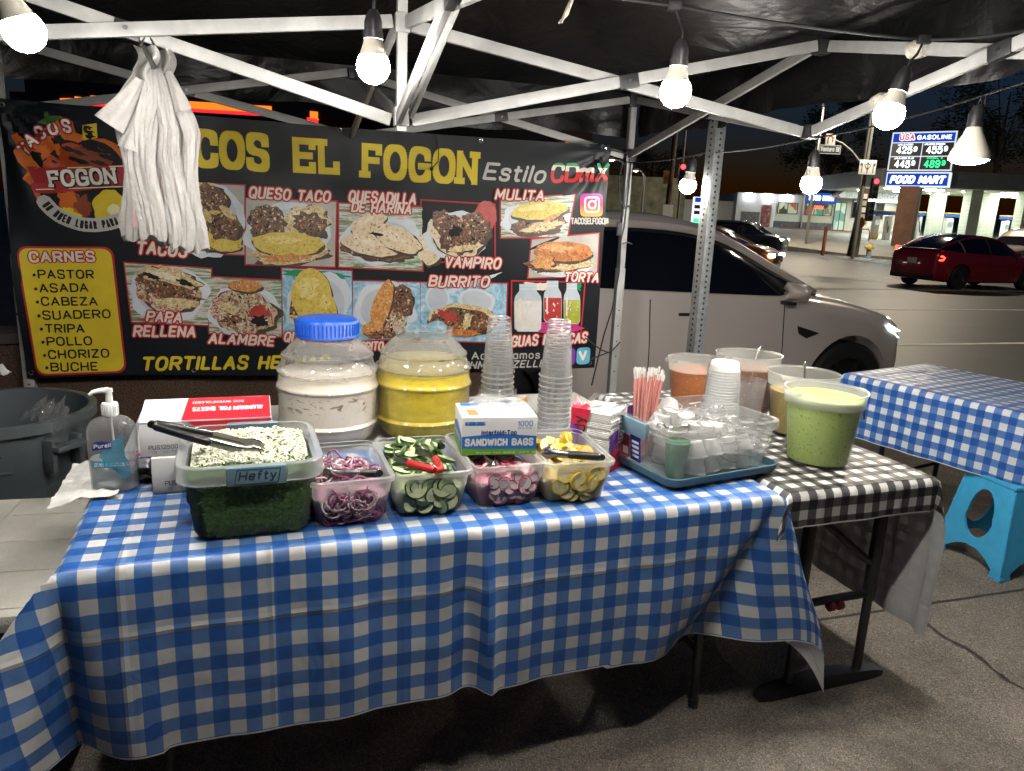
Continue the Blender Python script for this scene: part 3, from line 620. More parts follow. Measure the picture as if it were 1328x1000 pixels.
for t_, x0, y0, x1, y1 in (('PASTOR', 51, 361, 123, 361), ('ASADA', 53, 379, 116, 378), ('CABEZA', 55, 396, 128, 396), ('SUADERO', 57, 414, 145, 412), ('TRIPA', 60, 431, 111, 431), ('POLLO', 62, 448, 121, 447), ('CHORIZO', 64, 465, 143, 463), ('BUCHE', 67, 481, 128, 480)):
    btext(g, t_, x0, y0, x1, y1, 11.5, 3, .17, .0055); blob(g, x0-5, y0-4.8, 2.1, 2.1, 3, .0055, rag=0, n=12)
tag(g.obj('meat_list_panel', [RED, YEL, CRM, BKP], banner, world=True, fix=False), 'yellow rounded panel listing meats')
# ---- logo
g = G()
flames = [[(14, 176), (20, 171), (26, 177), (23, 186), (30, 192), (40, 186), (44, 176), (60, 165), (80, 152), (95, 158), (98, 172), (120, 180), (136, 180), (150, 186), (160, 200), (166, 222), (166, 262), (150, 285), (110, 290), (70, 278), (48, 258), (40, 240), (30, 232), (36, 222), (24, 210), (18, 196), (22, 190)]]
for f in flames: bpoly(g, f, 1, .002, 3)
blob(g, 108, 236, 58, 57, 0, .0035, rag=.03)
blob(g, 70, 215, 18, 12, 4, .005, -40, .35); blob(g, 112, 206, 36, 20, 4, .005, 14, .3); blob(g, 118, 202, 30, 13, 3, .0062, 16, .5, seed=3)
for cx, cy_, rx, ry, rt in ((96, 196, 16, 3, 18), (122, 194, 14, 3, 14), (140, 204, 12, 3, 22), (104, 209, 15, 2.6, 18), (130, 212, 13, 2.6, 16)): blob(g, cx, cy_, rx, ry, 0, .0074, rt, .5)
blob(g, 142, 268, 22, 22, 2, .005, 0, .15); blob(g, 148, 272, 8, 7, 5, .0062, 0, .1); blob(g, 92, 262, 20, 12, 1, .005, 50, .5); blob(g, 108, 268, 10, 16, 3, .0062, -20, .5); blob(g, 90, 275, 14, 5, 2, .0074, 25, .6)
bpoly(g, [(36, 217), (60, 218), (165, 214), (166, 240), (100, 248), (62, 251), (47, 250), (40, 240), (45, 236)], 6, .0088, 3)
bpoly(g, [(34, 216), (48, 216), (44, 224)], 6, .0088)
for p, q in (((46, 219), (164, 215.5)), ((48, 246), (164, 242))):
    a, b = art(*p), art(*q); ribbon(g, [a, b], .004, lambda x, y, l: BN(x, y, .010+l), 5)
btext(g, 'FOGON', 67, 244, 154, 239, 21, 0, .20, .0105, slab=.5, caps=4, track=.8, grow=.006); btext(g, 'FOGON', 66, 243, 153, 238, 21, 7, .18, .012, slab=.5, caps=4, track=.8)
for ch, x, y, rt in (('T', 39, 192, -38), ('A', 47, 181, -33), ('C', 58, 172, -24), ('O', 72, 167, -12), ('S', 88, 164, 2)):
    c, s = math.cos(R(rt)), math.sin(R(rt))
    for mi, lf, gw in ((6, .0125, .012), (7, .014, 0)): btext(g, ch, x-6*c-7*s*-1*0-(-7)*s*0, y-6*s+8, x+6*c, y+6*s+8, 16, mi, .20, lf, grow=gw)
blob(g, 66, 156, 16, 4.2, 8, .0155, -12, .12); blob(g, 62, 150, 3, 5, 8, .0155, 0, .1)
bpoly(g, [(108, 163), (126, 160), (127, 179), (107, 182)], 2, .005, 2); btext(g, '$', 112, 180, 122, 179, 15, 0, .2, .0065)
for k in range(3): blob(g, 115+k*2, 165+k*6, 6, 1.2, 0, .0065, 10, .4)
arc = [(59, 262), (68, 272), (80, 281), (94, 287), (108, 291), (124, 292), (140, 290), (158, 285), (172, 277)]
aa = [art(*p) for p in arc]; ribbon(g, aa, .062, lambda x, y, l: BN(x, y, .0125+l), 9)
msg = 'UN BUEN LUGAR PARA TA'; n_ = len(msg)
L_ = [0]
for a, b in zip(aa[:-1], aa[1:]): L_.append(L_[-1]+math.hypot(b[0]-a[0], b[1]-a[1]))
def along(d):
    for i in range(len(L_)-1):
        if d <= L_[i+1] or i == len(L_)-2:
            t = (d-L_[i])/(L_[i+1]-L_[i]); return (aa[i][0]+(aa[i+1][0]-aa[i][0])*t, aa[i][1]+(aa[i+1][1]-aa[i][1])*t)
for k, ch in enumerate(msg):
    if ch == ' ': continue
    p, q = along(.006+k*L_[-1]*.95/n_), along(.006+(k+.78)*L_[-1]*.95/n_); dx, dy = q[0]-p[0], q[1]-p[1]; l_ = math.hypot(dx, dy); nx, ny = dy/l_*.018, -dx/l_*.018
    write(g, ch, (p[0]+nx, p[1]+ny), (q[0]+nx, q[1]+ny), .036, lambda x, y, l: BN(x, y, .014+l), .2, 6 if k > 18 else 0)
tag(g.obj('logo', [BKP, ORG, YEL, BRN, vinyl('banner_flame_print', (.36, .06, .015)), vinyl('banner_highlight_print', (.75, .68, .4)), vinyl('banner_ribbon_print', (.32, .03, .035)), WHT, CHILI, GRY], banner, world=True, fix=False), 'flame and chili logo with red ribbon reading FOGON')
# ---- dish pictures
K = lambda n, st, sc_, **k: mottled('print_'+n, st, sc_, .36, bump=0, **k)
MEAT = K('dark_meat', [(.25, (.02, .012, .01)), (.45, (.09, .04, .025)), (.6, (.2, .10, .05)), (.75, (.36, .22, .12))], 55, dist=1.5)
CHEESE = K('cheese', [(.3, (.22, .13, .05)), (.45, (.5, .38, .17)), (.65, (.7, .6, .38))], 45, dist=1)
TORT = K('flour_tortilla', [(.3, (.25, .14, .07)), (.42, (.6, .48, .32)), (.7, (.72, .62, .46))], 40)
YTORT = K('yellow_tortilla', [(.3, (.36, .22, .02)), (.45, (.56, .42, .06)), (.7, (.62, .5, .12))], 50)
FRIED = K('fried_shell', [(.3, (.30, .10, .02)), (.5, (.52, .22, .05)), (.7, (.65, .42, .18))], 70)
ROLL = K('toasted_roll', [(.3, (.2, .05, .015)), (.5, (.42, .14, .03)), (.7, (.55, .26, .08))], 25, dist=1)
PLATE = K('plate', [(.3, (.45, .5, .56)), (.7, (.62, .66, .70))], 6)
FOIL = K('blue_foil', [(.3, (.10, .25, .36)), (.5, (.25, .45, .58)), (.7, (.55, .68, .75))], 14, dist=2)
SALAD = K('salad_mix', [(.2, (.03, .02, .015)), (.4, (.28, .06, .04)), (.55, (.55, .45, .3)), (.75, (.72, .66, .52))], 60, dist=1)
SARAPE = K('striped_cloth', [(.0, (.02, .10, .22)), (.3, (.35, .03, .05)), (.45, (.6, .55, .5)), (.55, (.05, .25, .12)), (.65, (.45, .04, .06)), (.8, (.05, .15, .3))], 8, stretch=(1, 1, 9), dist=.4)
TABLEP = K('tabletop', [(.3, (.3, .29, .26)), (.7, (.45, .44, .40))], 6)
WATERS = [K('horchata', [(.3, (.55, .52, .48)), (.7, (.66, .63, .6))], 20), K('red_water', [(.3, (.3, .02, .02)), (.7, (.45, .05, .04))], 20), K('lime_water', [(.3, (.25, .26, .02)), (.7, (.42, .42, .05))], 20), K('pink_cloth', [(.3, (.4, .02, .12)), (.7, (.5, .04, .2))], 20)]
PM = [RED, MEAT, CHEESE, TORT, YTORT, FRIED, ROLL, PLATE, FOIL, SALAD, SARAPE, TABLEP]+WATERS+[BKP, CRM, GRN, K('print_shadow', [(.3, (.035, .02, .014)), (.7, (.07, .04, .025))], 20), K('plate_well', [(.3, (.36, .41, .47)), (.7, (.50, .54, .58))], 6), K('tortilla_light', [(.35, (.62, .50, .34)), (.6, (.74, .66, .52))], 60), K('yellow_light', [(.35, (.60, .46, .08)), (.6, (.70, .60, .24))], 60), K('crust_light', [(.35, (.46, .18, .05)), (.6, (.62, .34, .13))], 60)]
RE, ME, CH, TO_, YT, FR, RO, PL, FO, SA, SR, TP, W0, W1, W2, W3, BK, CR, GN, SH, P2, HT, HY, HR_ = range(24)
def pic(quad, bgm, items, label, z=0, jars=()):
    g = G(); cx = sum(p[0] for p in quad)/4; cy_ = sum(p[1] for p in quad)/4
    big = [(p[0]+(1.8 if p[0] > cx else -1.8), p[1]+(1.8 if p[1] > cy_ else -1.8)) for p in quad]
    bpoly(g, big, RE, .0018+z, 4); bpoly(g, list(quad), bgm, .0032+z, 4)
    rnd = random.Random(int(cx*7+cy_))
    for k, it in enumerate(items):
        kw = dict(it[6]) if len(it) > 6 else {}; rt_ = it[5] if len(it) > 5 else 0
        if it[4] in (ME, CH, TO_, YT, FR, RO, SA) and it[3] > 7: blob(g, it[0]+1.2, it[1]+2.2, it[2]*1.03, it[3]*1.05, SH, .0041+z+.0009*k, rt_, **kw, seed=k)
        blob(g, *it[:5], .0044+z+.0009*k, rt_, **kw, seed=k)
        if it[4] == PL and it[3] > 15: blob(g, it[0], it[1], it[2]*.80, it[3]*.80, P2, .0047+z+.0009*k, rt_, rag=.02)
        if it[4] in (TO_, YT, RO, CH) and it[3] > 10: blob(g, it[0]-it[2]*.2, it[1]-it[3]*.3, it[2]*.5, it[3]*.35, {TO_: HT, YT: HY, RO: HR_, CH: HT}[it[4]], .0046+z+.0009*k, rt_, rag=.5, seed=k+9)
        mixs = {ME: (CH, BK, RO, BK, ME, SA), CH: (FR, CR, YT, ME, CR), SA: (CR, ME, W1, CR, BK, GN), YT: (CH, FR, YT, RO), TO_: (RO, CR, FR), FR: (RO, CH, CR, RO), RO: (FR, ME, RO, CH), PL: ()}.get(it[4], ())
        if not mixs: continue
        c_, s_ = math.cos(R(it[5] if len(it) > 5 else 0)), math.sin(R(it[5] if len(it) > 5 else 0))
        for q in range(int(it[2]*it[3]/(5 if it[4] in (ME, SA, CH) else 9))+3):
            a, f = rnd.uniform(0, 6.28), math.sqrt(rnd.random())*.93; dx, dy = it[2]*f*math.cos(a), it[3]*f*math.sin(a); sz = rnd.uniform(.6, 2.0)*(1.3 if it[4] in (ME, SA) else .9)
            px, py, an = cx*0+it[0]+dx*c_-dy*s_, it[1]+dx*s_+dy*c_, rnd.uniform(0, 3.14); lf = .0044+z+.0009*k+rnd.uniform(.0002, .0008); m_ = rnd.choice(mixs); e_ = rnd.uniform(.25, .7)
            g.add([BN(*art(px+sz*(math.cos(t)*math.cos(an)-e_*math.sin(t)*math.sin(an))*rnd.uniform(.8, 1.2), py+sz*(math.cos(t)*math.sin(an)+e_*math.sin(t)*math.cos(an))), lf) for t in (0, 1.05, 2.1, 3.14, 4.2, 5.2)], [(0, 1, 2, 3, 4, 5)], m_)
    for jx, jw, jt, jb, jm in jars:                               # printed glass jars: neck, shoulders, body, drink and a shine
        bpoly(g, [(jx-jw*.62, jt-16), (jx+jw*.62, jt-16), (jx+jw*.62, jt-7), (jx+jw*.92, jt), (jx+jw, jt+8), (jx+jw*.96, jb-4), (jx+jw*.7, jb), (jx-jw*.7, jb), (jx-jw*.96, jb-4), (jx-jw, jt+8), (jx-jw*.92, jt), (jx-jw*.62, jt-7)], P2, .0075, 2)
        bpoly(g, [(jx-jw*.95, jt+6), (jx+jw*.95, jt+6), (jx+jw*.92, jb-5), (jx+jw*.66, jb-1), (jx-jw*.66, jb-1), (jx-jw*.92, jb-5)], jm, .0085, 2)
        for yy in (jt-14, jt-10): bpoly(g, [(jx-jw*.6, yy), (jx+jw*.6, yy), (jx+jw*.6, yy+1.2), (jx-jw*.6, yy+1.2)], PL, .0088)
        bpoly(g, [(jx-jw*.7, jt+4), (jx-jw*.5, jt+2), (jx-jw*.55, jb-10), (jx-jw*.7, jb-12)], CR, .0092, 1)
        for q in range(14): blob(g, jx+rnd.uniform(-.8, .8)*jw, rnd.uniform(jt+8, jb-6), rnd.uniform(.5, 1.4), rnd.uniform(.6, 2.2), rnd.choice((CR, jm, P2)), .0090, 0, .3, n=7)
    tag(g.obj('food_picture', PM, banner, world=True, fix=False), label)
pic([(228, 237), (317, 241), (317, 330), (226, 327)], TP, [(270, 285, 48, 50, PL), (262, 262, 34, 26, YT, 10), (268, 260, 26, 20, ME, 15, dict(rag=.3)), (285, 300, 30, 26, YT, 20), (290, 292, 24, 18, ME, 20, dict(rag=.35)), (296, 276, 14, 5, CH, 40), (292, 318, 22, 8, YT, 5), (270, 280, 10, 4, CH, 60)], 'picture of soft tacos')
pic([(319, 257), (436, 262), (434, 346), (319, 342)], TP, [(375, 303, 56, 40, PL), (345, 288, 24, 22, ME, 0, dict(rag=.25)), (398, 288, 30, 22, CH, 10, dict(rag=.35)), (402, 290, 20, 14, ME, 10, dict(rag=.6)), (378, 328, 50, 14, CH, -4, dict(rag=.3)), (374, 316, 46, 15, YT, 3, dict(rag=.1)), (372, 334, 30, 5, FR, 0, dict(rag=.5))], 'picture of a cheese taco plate')
pic([(440, 264), (548, 269), (548, 351), (440, 346)], SR, [(494, 312, 52, 32, PL), (490, 326, 42, 11, ME, 6, dict(rag=.3)), (478, 290, 24, 12, TO_, -25), (484, 318, 40, 14, TO_, 8), (516, 310, 32, 15, TO_, 25), (490, 304, 8, 2, BK, 10)], 'picture of a flour quesadilla')
pic([(547, 260), (641, 266), (641, 340), (548, 339)], BK, [(630, 280, 14, 20, W1), (558, 322, 16, 22, TO_), (592, 306, 42, 32, PL), (592, 306, 36, 25, TO_, 20), (578, 290, 20, 14, ME, 40, dict(rag=.3)), (594, 306, 22, 22, ME, 10, dict(rag=.35)), (616, 296, 18, 20, ME, 0, dict(rag=.35)), (590, 300, 8, 7, BK, 0, dict(rag=.5)), (600, 322, 20, 4, CH, -8)], 'picture of dark meat tostadas')
pic([(650, 259), (746, 253), (736, 307), (650, 308)], SR, [(696, 284, 46, 22, PL), (700, 290, 36, 12, ME, -8, dict(rag=.25)), (704, 293, 24, 6, CH, -10, dict(rag=.5)), (700, 273, 36, 12, YT, -6), (716, 282, 12, 3, FR, -25)], 'picture of a mulita on a plate')
pic([(690, 311), (777, 303), (774, 357), (685, 360)], TP, [(706, 316, 22, 2, BK, -22), (728, 345, 40, 14, PL), (726, 340, 40, 10, ME, -4, dict(rag=.35)), (742, 344, 28, 5, CH, -8, dict(rag=.4)), (730, 326, 38, 13, RO, 2), (704, 340, 14, 9, FR, 0, dict(rag=.4))], 'picture of a toasted torta sandwich')
pic([(162, 341), (274, 349), (270, 421), (172, 417)], SR, [(220, 380, 50, 36, PL), (218, 374, 42, 28, SA, 12, dict(rag=.15)), (222, 362, 36, 14, CH, 14, dict(rag=.4)), (216, 372, 38, 6, ME, 14, dict(rag=.6)), (226, 382, 30, 6, ME, 12, dict(rag=.6)), (232, 392, 30, 6, CH, 4), (198, 358, 10, 3, BK, 20, dict(rag=.6)), (240, 366, 12, 3, BK, 20, dict(rag=.6))], 'picture of a stuffed potato')
pic([(269, 359), (365, 364), (365, 436), (272, 431)], SR, [(318, 402, 46, 34, PL), (316, 404, 42, 28, SA, 10, dict(rag=.2)), (318, 370, 22, 8, FR, 4), (300, 414, 12, 7, ME, 0, dict(rag=.5)), (336, 404, 14, 8, W1, 0, dict(rag=.5)), (338, 416, 10, 7, BK, 0, dict(rag=.6)), (296, 398, 14, 5, CH, 20)], 'picture of an alambre plate')
pic([(366, 348), (456, 352), (458, 439), (367, 437)], FO, [(410, 356, 44, 5, GN, 4, dict(rag=.3)), (412, 394, 44, 42, PL), (386, 386, 9, 30, ME, 10, dict(rag=.4)), (404, 384, 26, 36, YT, -6, dict(rag=.05)), (424, 400, 12, 26, YT, -14, dict(rag=.05)), (398, 414, 26, 3, CH, 12)], 'picture of a folded yellow quesadilla')
pic([(458, 365), (545, 367), (546, 439), (458, 442)], FO, [(500, 402, 40, 36, PL), (522, 392, 14, 22, ME, 4, dict(rag=.25)), (512, 420, 14, 14, SA, 0, dict(rag=.4)), (496, 396, 12, 34, FR, 16, dict(rag=.1)), (484, 428, 14, 10, FR, 10, dict(rag=.2)), (502, 434, 26, 5, ME, 0, dict(rag=.5))], 'picture of a crisp fried shell')
pic([(546, 367), (657, 368), (655, 444), (546, 442)], FO, [(600, 372, 52, 3, PL, -20), (568, 388, 16, 20, PL, 0), (618, 390, 24, 16, PL, 10), (600, 414, 44, 20, CH, 3, dict(rag=.12)), (598, 416, 39, 16, ME, 3, dict(rag=.2)), (582, 410, 14, 6, W1, 30, dict(rag=.6)), (606, 416, 5, 12, CH, 10, dict(rag=.5)), (600, 432, 22, 5, RO, 0, dict(rag=.5)), (566, 428, 14, 12, FO, -20)], 'picture of a cut burrito')
pic([(664, 365), (758, 367), (752, 431), (664, 438)], BK, [(720, 424, 36, 8, W3, 0, dict(rag=.3)), (744, 372, 10, 8, GN, 0, dict(rag=.6)), (700, 371, 20, 5, CR, 0, dict(rag=.6))], 'picture of fruit waters in jars', jars=((684, 18, 384, 430, W0), (716, 12, 380, 418, W1), (741, 11, 383, 420, W2)))
# ---- small app badges
def grad(name, stops, ax, lo, hi):
    m = vinyl(name, (.5, .5, .5)); nt = m.node_tree; L = nt.links.new; tc = N(nt, 'ShaderNodeTexCoord'); sp = N(nt, 'ShaderNodeSeparateXYZ'); L(tc.outputs['Object'], sp.inputs[0])
    r = N(nt, 'ShaderNodeMapRange'); r.inputs[1].default_value = lo; r.inputs[2].default_value = hi; L(sp.outputs[ax], r.inputs[0])
    b = [n for n in nt.nodes if n.type == 'BSDF_PRINCIPLED'][0]; L(ramp(nt, r.outputs[0], stops), b.inputs['Base Color']); return m
IG = grad('banner_sunset_print', [(0, (.6, .33, .06)), (.4, (.55, .05, .12)), (1, (.22, .05, .42))], 'Z', .86, 1.0)
def badge(q, mats, fn, label):
    g = G(); bpoly(g, rrect(*q, 6), 0, .003, 2); fn(g); tag(g.obj('badge', mats, banner, world=True, fix=False), label)
def ig(g):
    pts = rrect((759, 256), (777, 256), (777, 275), (759, 275), 5); pp = [art(*p) for p in pts]; pp.append(pp[0]); ribbon(g, pp, .010, lambda x, y, l: BN(x, y, .005+l), 1)
    cc = [art(768+4.6*math.cos(k*.3), 265.5+4.8*math.sin(k*.3)) for k in range(22)]; ribbon(g, cc, .010, lambda x, y, l: BN(x, y, .006+l), 1); blob(g, 773, 260, 1.2, 1.2, 1, .006, rag=0)
badge([(753, 251), (782, 251), (782, 281), (753, 281)], [IG, WHT], ig, 'pink and orange camera badge')
badge([(726, 452), (746, 451), (746, 473), (726, 475)], [vinyl('banner_purple_print', (.18, .05, .30)), WHT], lambda g: (btext(g, 'Z', 731, 470, 741, 469, 13, 1, .24, .005, slab=0), btext(g, 'I', 735.3, 473, 737.8, 473, 19, 1, .1, .005)), 'purple badge with white Z')
badge([(748, 451), (766, 450), (764, 472), (747, 473)], [vinyl('banner_sky_print', (.12, .38, .52)), WHT], lambda g: btext(g, 'V', 750, 468, 761, 467, 13, 1, .26, .005), 'light blue badge with white V')
g = G()
g.tube([BN(2.84, 1.86), CP(2.92, -.04, 1.85), CP(2.99, -.03, 1.84)], .004, 6); g.tube([BN(.02, 1.86), CP(-.02, -.02, 1.89)], .004, 6)
g.tube([BN(.02, .95), CP(-.02, -.02, .95)], .004, 6); g.tube([BN(2.83, .7), CP(2.95, -.04, .74)], .004, 6)
g.obj('tie_cord', BLACK_RUB, banner, world=True)
# a black ball-head cord hanging over the title
g = G(); c0 = BN(1.90, 1.87, .02); g.tube([c0, BN(1.915, 1.80, .02), BN(1.915, 1.74, .02), BN(1.885, 1.705, .02)], .003, 6); g.ball(tuple(BN(1.88, 1.70, .02)), .010, 12, 8)
g.obj('bungee_cord', BLACK_RUB, banner, world=True)
# ================================================================== hanging carrier bags
bags = thing('carrier_bag_bundle', 'bundle of white plastic carrier bags hanging from the left crossing of the tent bars', 'plastic bags', CP(.80, -1.5, 1.90), CA)
BAGM = clearmat('thin_white_film', (.95, .95, .95), .20, (.54, .525, .50), .16, .22, .48, 1.0, 55, 0)
PRINTR = mottled('bag_red_print', [(.35, (.50, .485, .46)), (.5, (.45, .27, .27)), (.62, (.50, .485, .46))], 60, .4, 3, .3, stretch=(1, 1, .12))
def bagmesh(cx, w, d, ztop, zbot, seed, lean=0):
    g = G(); rnd = random.Random(seed); ph = [rnd.uniform(0, 6) for _ in range(6)]
    def f(i, j):
        a = 2*math.pi*i; h = j                                   # j 0 top .. 1 bottom
        wid = w*(.20+.80*min(1, (h/.22))**.7)*(1+.08*math.sin(h*5+ph[0])); dep = d*(.5+.5*min(1, h/.3))
        nz = lambda f, q: noise.noise((math.cos(a)*f+seed, math.sin(a)*f, h*q+seed*3)); pl = 1+.10*math.sin(a*5+ph[1]+h*2.6)+.34*nz(2.2, 1.6)+.24*nz(4, 4)+.06*nz(8, 14)
        if h > .93: wid *= 1-.10*(h-.93)/.07
        x = cx*min(1, .25+h*2.2)+math.cos(a)*wid*.5*pl+.010*math.sin(h*7+ph[3])+lean*h; y = math.sin(a)*dep*.5*pl
        z = ztop+(zbot-ztop)*h+.010*math.sin(a*3+ph[4])*h
        return V((x, y, z))
    g.grid(f, 96, 44)
    for q in range(len(g.f)):
        if seed in (3, 5) and 66 < q//44 < 76 and 12 < q % 44 < 40: g.mi[q] = 1
    g.add([f(k/40, 1) for k in range(40)], [tuple(range(40))]); return g
for k, (cx, w, d, zb, y) in enumerate(((-.062, .075, .05, -.520, .015), (-.028, .07, .06, -.515, -.025), (.012, .062, .06, -.535, .012), (.045, .058, .055, -.545, -.02), (.085, .06, .05, -.550, .01))):
    o = bagmesh(cx*1.0+.006, w, d, -.05, zb, k+3).obj('carrier_bag', [BAGM, PRINTR], bags); o.location = (0, y, 0)
def sleeve(x0, z0, x1, z1, w, seed):
    """a bag handle loop flaring off the bundle, open at its end"""
    g = G(); p, q = V((x0, -.01, z0)), V((x1, -.02, z1)); dr = (q-p).normalized(); sd = V((0, 1, 0)); up = dr.cross(sd)
    def f(i, j):
        a = 2*math.pi*i; c = p.lerp(q, j); r = w*(.35+.65*j)*(1+.12*math.sin(a*5+seed+j*3))
        return c+sd*(math.sin(a)*r*.35)+up*(math.cos(a)*r*.5)
    g.grid(f, 40, 14); return g
for k, a in enumerate(((-.02, -.09, -.100, -.215, .075), (-.015, -.13, -.06, -.275, .05), (.05, -.06, .088, -.16, .045))):
    sleeve(*a, k).obj('bag_handle', BAGM, bags).location = (0, -.035+.012*k, 0)
g = G(); g.grid(lambda i, j: V((-.035+.06*i+.01*math.sin(j*9), -.02+.03*math.sin(i*5+j*3), .0-.13*j)), 12, 12); g.obj('bag_handle', BAGM, bags)
g = G(); g.grid(lambda i, j: V((.005+.055*i+.01*math.sin(j*8), .01+.025*math.sin(i*6+j*2), .0-.14*j)), 12, 12); g.obj('bag_handle', BAGM, bags)
G().tube([(-.005, -.045, -.005), (.005, -.05, -.03), (.022, -.05, -.06)], .006, 8).obj('tie_strap', BLACK_RUB, bags)
G().tube([(.02, .0, .0), (.0, .01, .04), (-.02, 0, .0)], .004, 8).obj('tie_strap', BLACK_RUB, bags)
# ================================================================== tables and their cloths
def gingham(name, dark, mid, white, p, rough=.37):
    m, nt, out = nodes(name); L = nt.links.new
    b = N(nt, 'ShaderNodeBsdfPrincipled', i_Roughness=rough); L(b.outputs[0], out.inputs[0])
    uv = N(nt, 'ShaderNodeUVMap'); sp = N(nt, 'ShaderNodeSeparateXYZ'); L(uv.outputs[0], sp.inputs[0])
    st_ = []
    for k in (0, 1):
        a = N(nt, 'ShaderNodeMath', operation='MULTIPLY_ADD', n1=1/p, n2=100.0); L(sp.outputs[k], a.inputs[0])
        f = N(nt, 'ShaderNodeMath', operation='FRACT'); L(a.outputs[0], f.inputs[0])
        g_ = N(nt, 'ShaderNodeMath', operation='LESS_THAN', n1=.5); L(f.outputs[0], g_.inputs[0]); st_.append(g_.outputs[0])
    s = N(nt, 'ShaderNodeMath', operation='ADD'); L(st_[0], s.inputs[0]); L(st_[1], s.inputs[1])
    h = N(nt, 'ShaderNodeMath', operation='MULTIPLY', n1=.5); L(s.outputs[0], h.inputs[0])
    # the middle tone is a fine printed twill
    mp = N(nt, 'ShaderNodeMapping'); mp.inputs['Rotation'].default_value = (0, 0, R(45)); L(uv.outputs[0], mp.inputs[0])
    wv = N(nt, 'ShaderNodeTexWave', i_Scale=95.0, i_Distortion=0.0); L(mp.outputs[0], wv.inputs[0])
    md = ramp(nt, wv.outputs[0], [(.35, tuple(a*.8+w*.0 for a, w in zip(mid, white))), (.65, tuple(min(1, a*1.2) for a in mid))])
    base = ramp(nt, h.outputs[0], [(0, white), (.25, (0, 0, 0)), (.75, dark)], 'CONSTANT')
    ism = N(nt, 'ShaderNodeMath', operation='COMPARE', n1=.5, n2=.1); L(h.outputs[0], ism.inputs[0])
    mx = N(nt, 'ShaderNodeMix', data_type='RGBA'); L(ism.outputs[0], mx.inputs[0]); L(base, mx.inputs[6]); L(md, mx.inputs[7])
    geo = N(nt, 'ShaderNodeNewGeometry'); bk = N(nt, 'ShaderNodeMix', data_type='RGBA'); L(geo.outputs['Backfacing'], bk.inputs[0]); L(mx.outputs[2], bk.inputs[6]); bk.inputs[7].default_value = (.66, .66, .66, 1)
    L(bk.outputs[2], b.inputs['Base Color'])
    tc = N(nt, 'ShaderNodeTexCoord'); ns = N(nt, 'ShaderNodeTexNoise', i_Scale=5.0, i_Detail=2.0, i_Distortion=1.6); L(tc.outputs['Object'], ns.inputs['Vector'])
    n2 = N(nt, 'ShaderNodeTexNoise', i_Scale=38.0, i_Detail=2.0, i_Distortion=2.5); L(tc.outputs['Object'], n2.inputs['Vector'])
    ad = N(nt, 'ShaderNodeMath', operation='MULTIPLY_ADD', n1=.025); L(n2.outputs[0], ad.inputs[0]); L(ns.outputs[0], ad.inputs[2])
    cr_ = []
    for k, off in ((0, .13), (1, .05)):                       # sharp creases left from the cloth's packing folds
        a = N(nt, 'ShaderNodeMath', operation='MULTIPLY_ADD', n1=1/.305, n2=50.0+off); L(sp.outputs[k], a.inputs[0]); f = N(nt, 'ShaderNodeMath', operation='FRACT'); L(a.outputs[0], f.inputs[0])
        d = N(nt, 'ShaderNodeMath', operation='SUBTRACT', n1=.5); L(f.outputs[0], d.inputs[0]); d2 = N(nt, 'ShaderNodeMath', operation='ABSOLUTE'); L(d.outputs[0], d2.inputs[0])
        cr_.append(ramp(nt, d2.outputs[0], [(0, (1, 1, 1)), (.006, (.75, .75, .75)), (.035, (.12, .12, .12)), (.12, (0, 0, 0))]))
    cs = N(nt, 'ShaderNodeMath', operation='ADD'); L(cr_[0], cs.inputs[0]); L(cr_[1], cs.inputs[1]); ca_ = N(nt, 'ShaderNodeMath', operation='MULTIPLY_ADD', n1=.30); L(cs.outputs[0], ca_.inputs[0]); L(ad.outputs[0], ca_.inputs[2])
    bp_ = N(nt, 'ShaderNodeBump', i_Strength=.6, i_Distance=.022); L(ca_.outputs[0], bp_.inputs['Height']); L(bp_.outputs[0], b.inputs['Normal'])
    t = N(nt, 'ShaderNodeBsdfTranslucent'); L(mx.outputs[2], t.inputs[0]); ms = N(nt, 'ShaderNodeMixShader', n0=.08); L(b.outputs[0], ms.inputs[1]); L(t.outputs[0], ms.inputs[2]); L(ms.outputs[0], out.inputs[0])
    return m
BLUEG = gingham('blue_gingham_vinyl', (.015, .10, .39), (.10, .21, .46), (.62, .61, .59), .0705)
BLACKG = gingham('black_gingham_vinyl', (.012, .012, .013), (.10, .10, .10), (.66, .65, .63), .061)
BLUEG2 = gingham('blue_gingham_vinyl_small', (.012, .085, .36), (.085, .19, .46), (.62, .63, .64), .070)
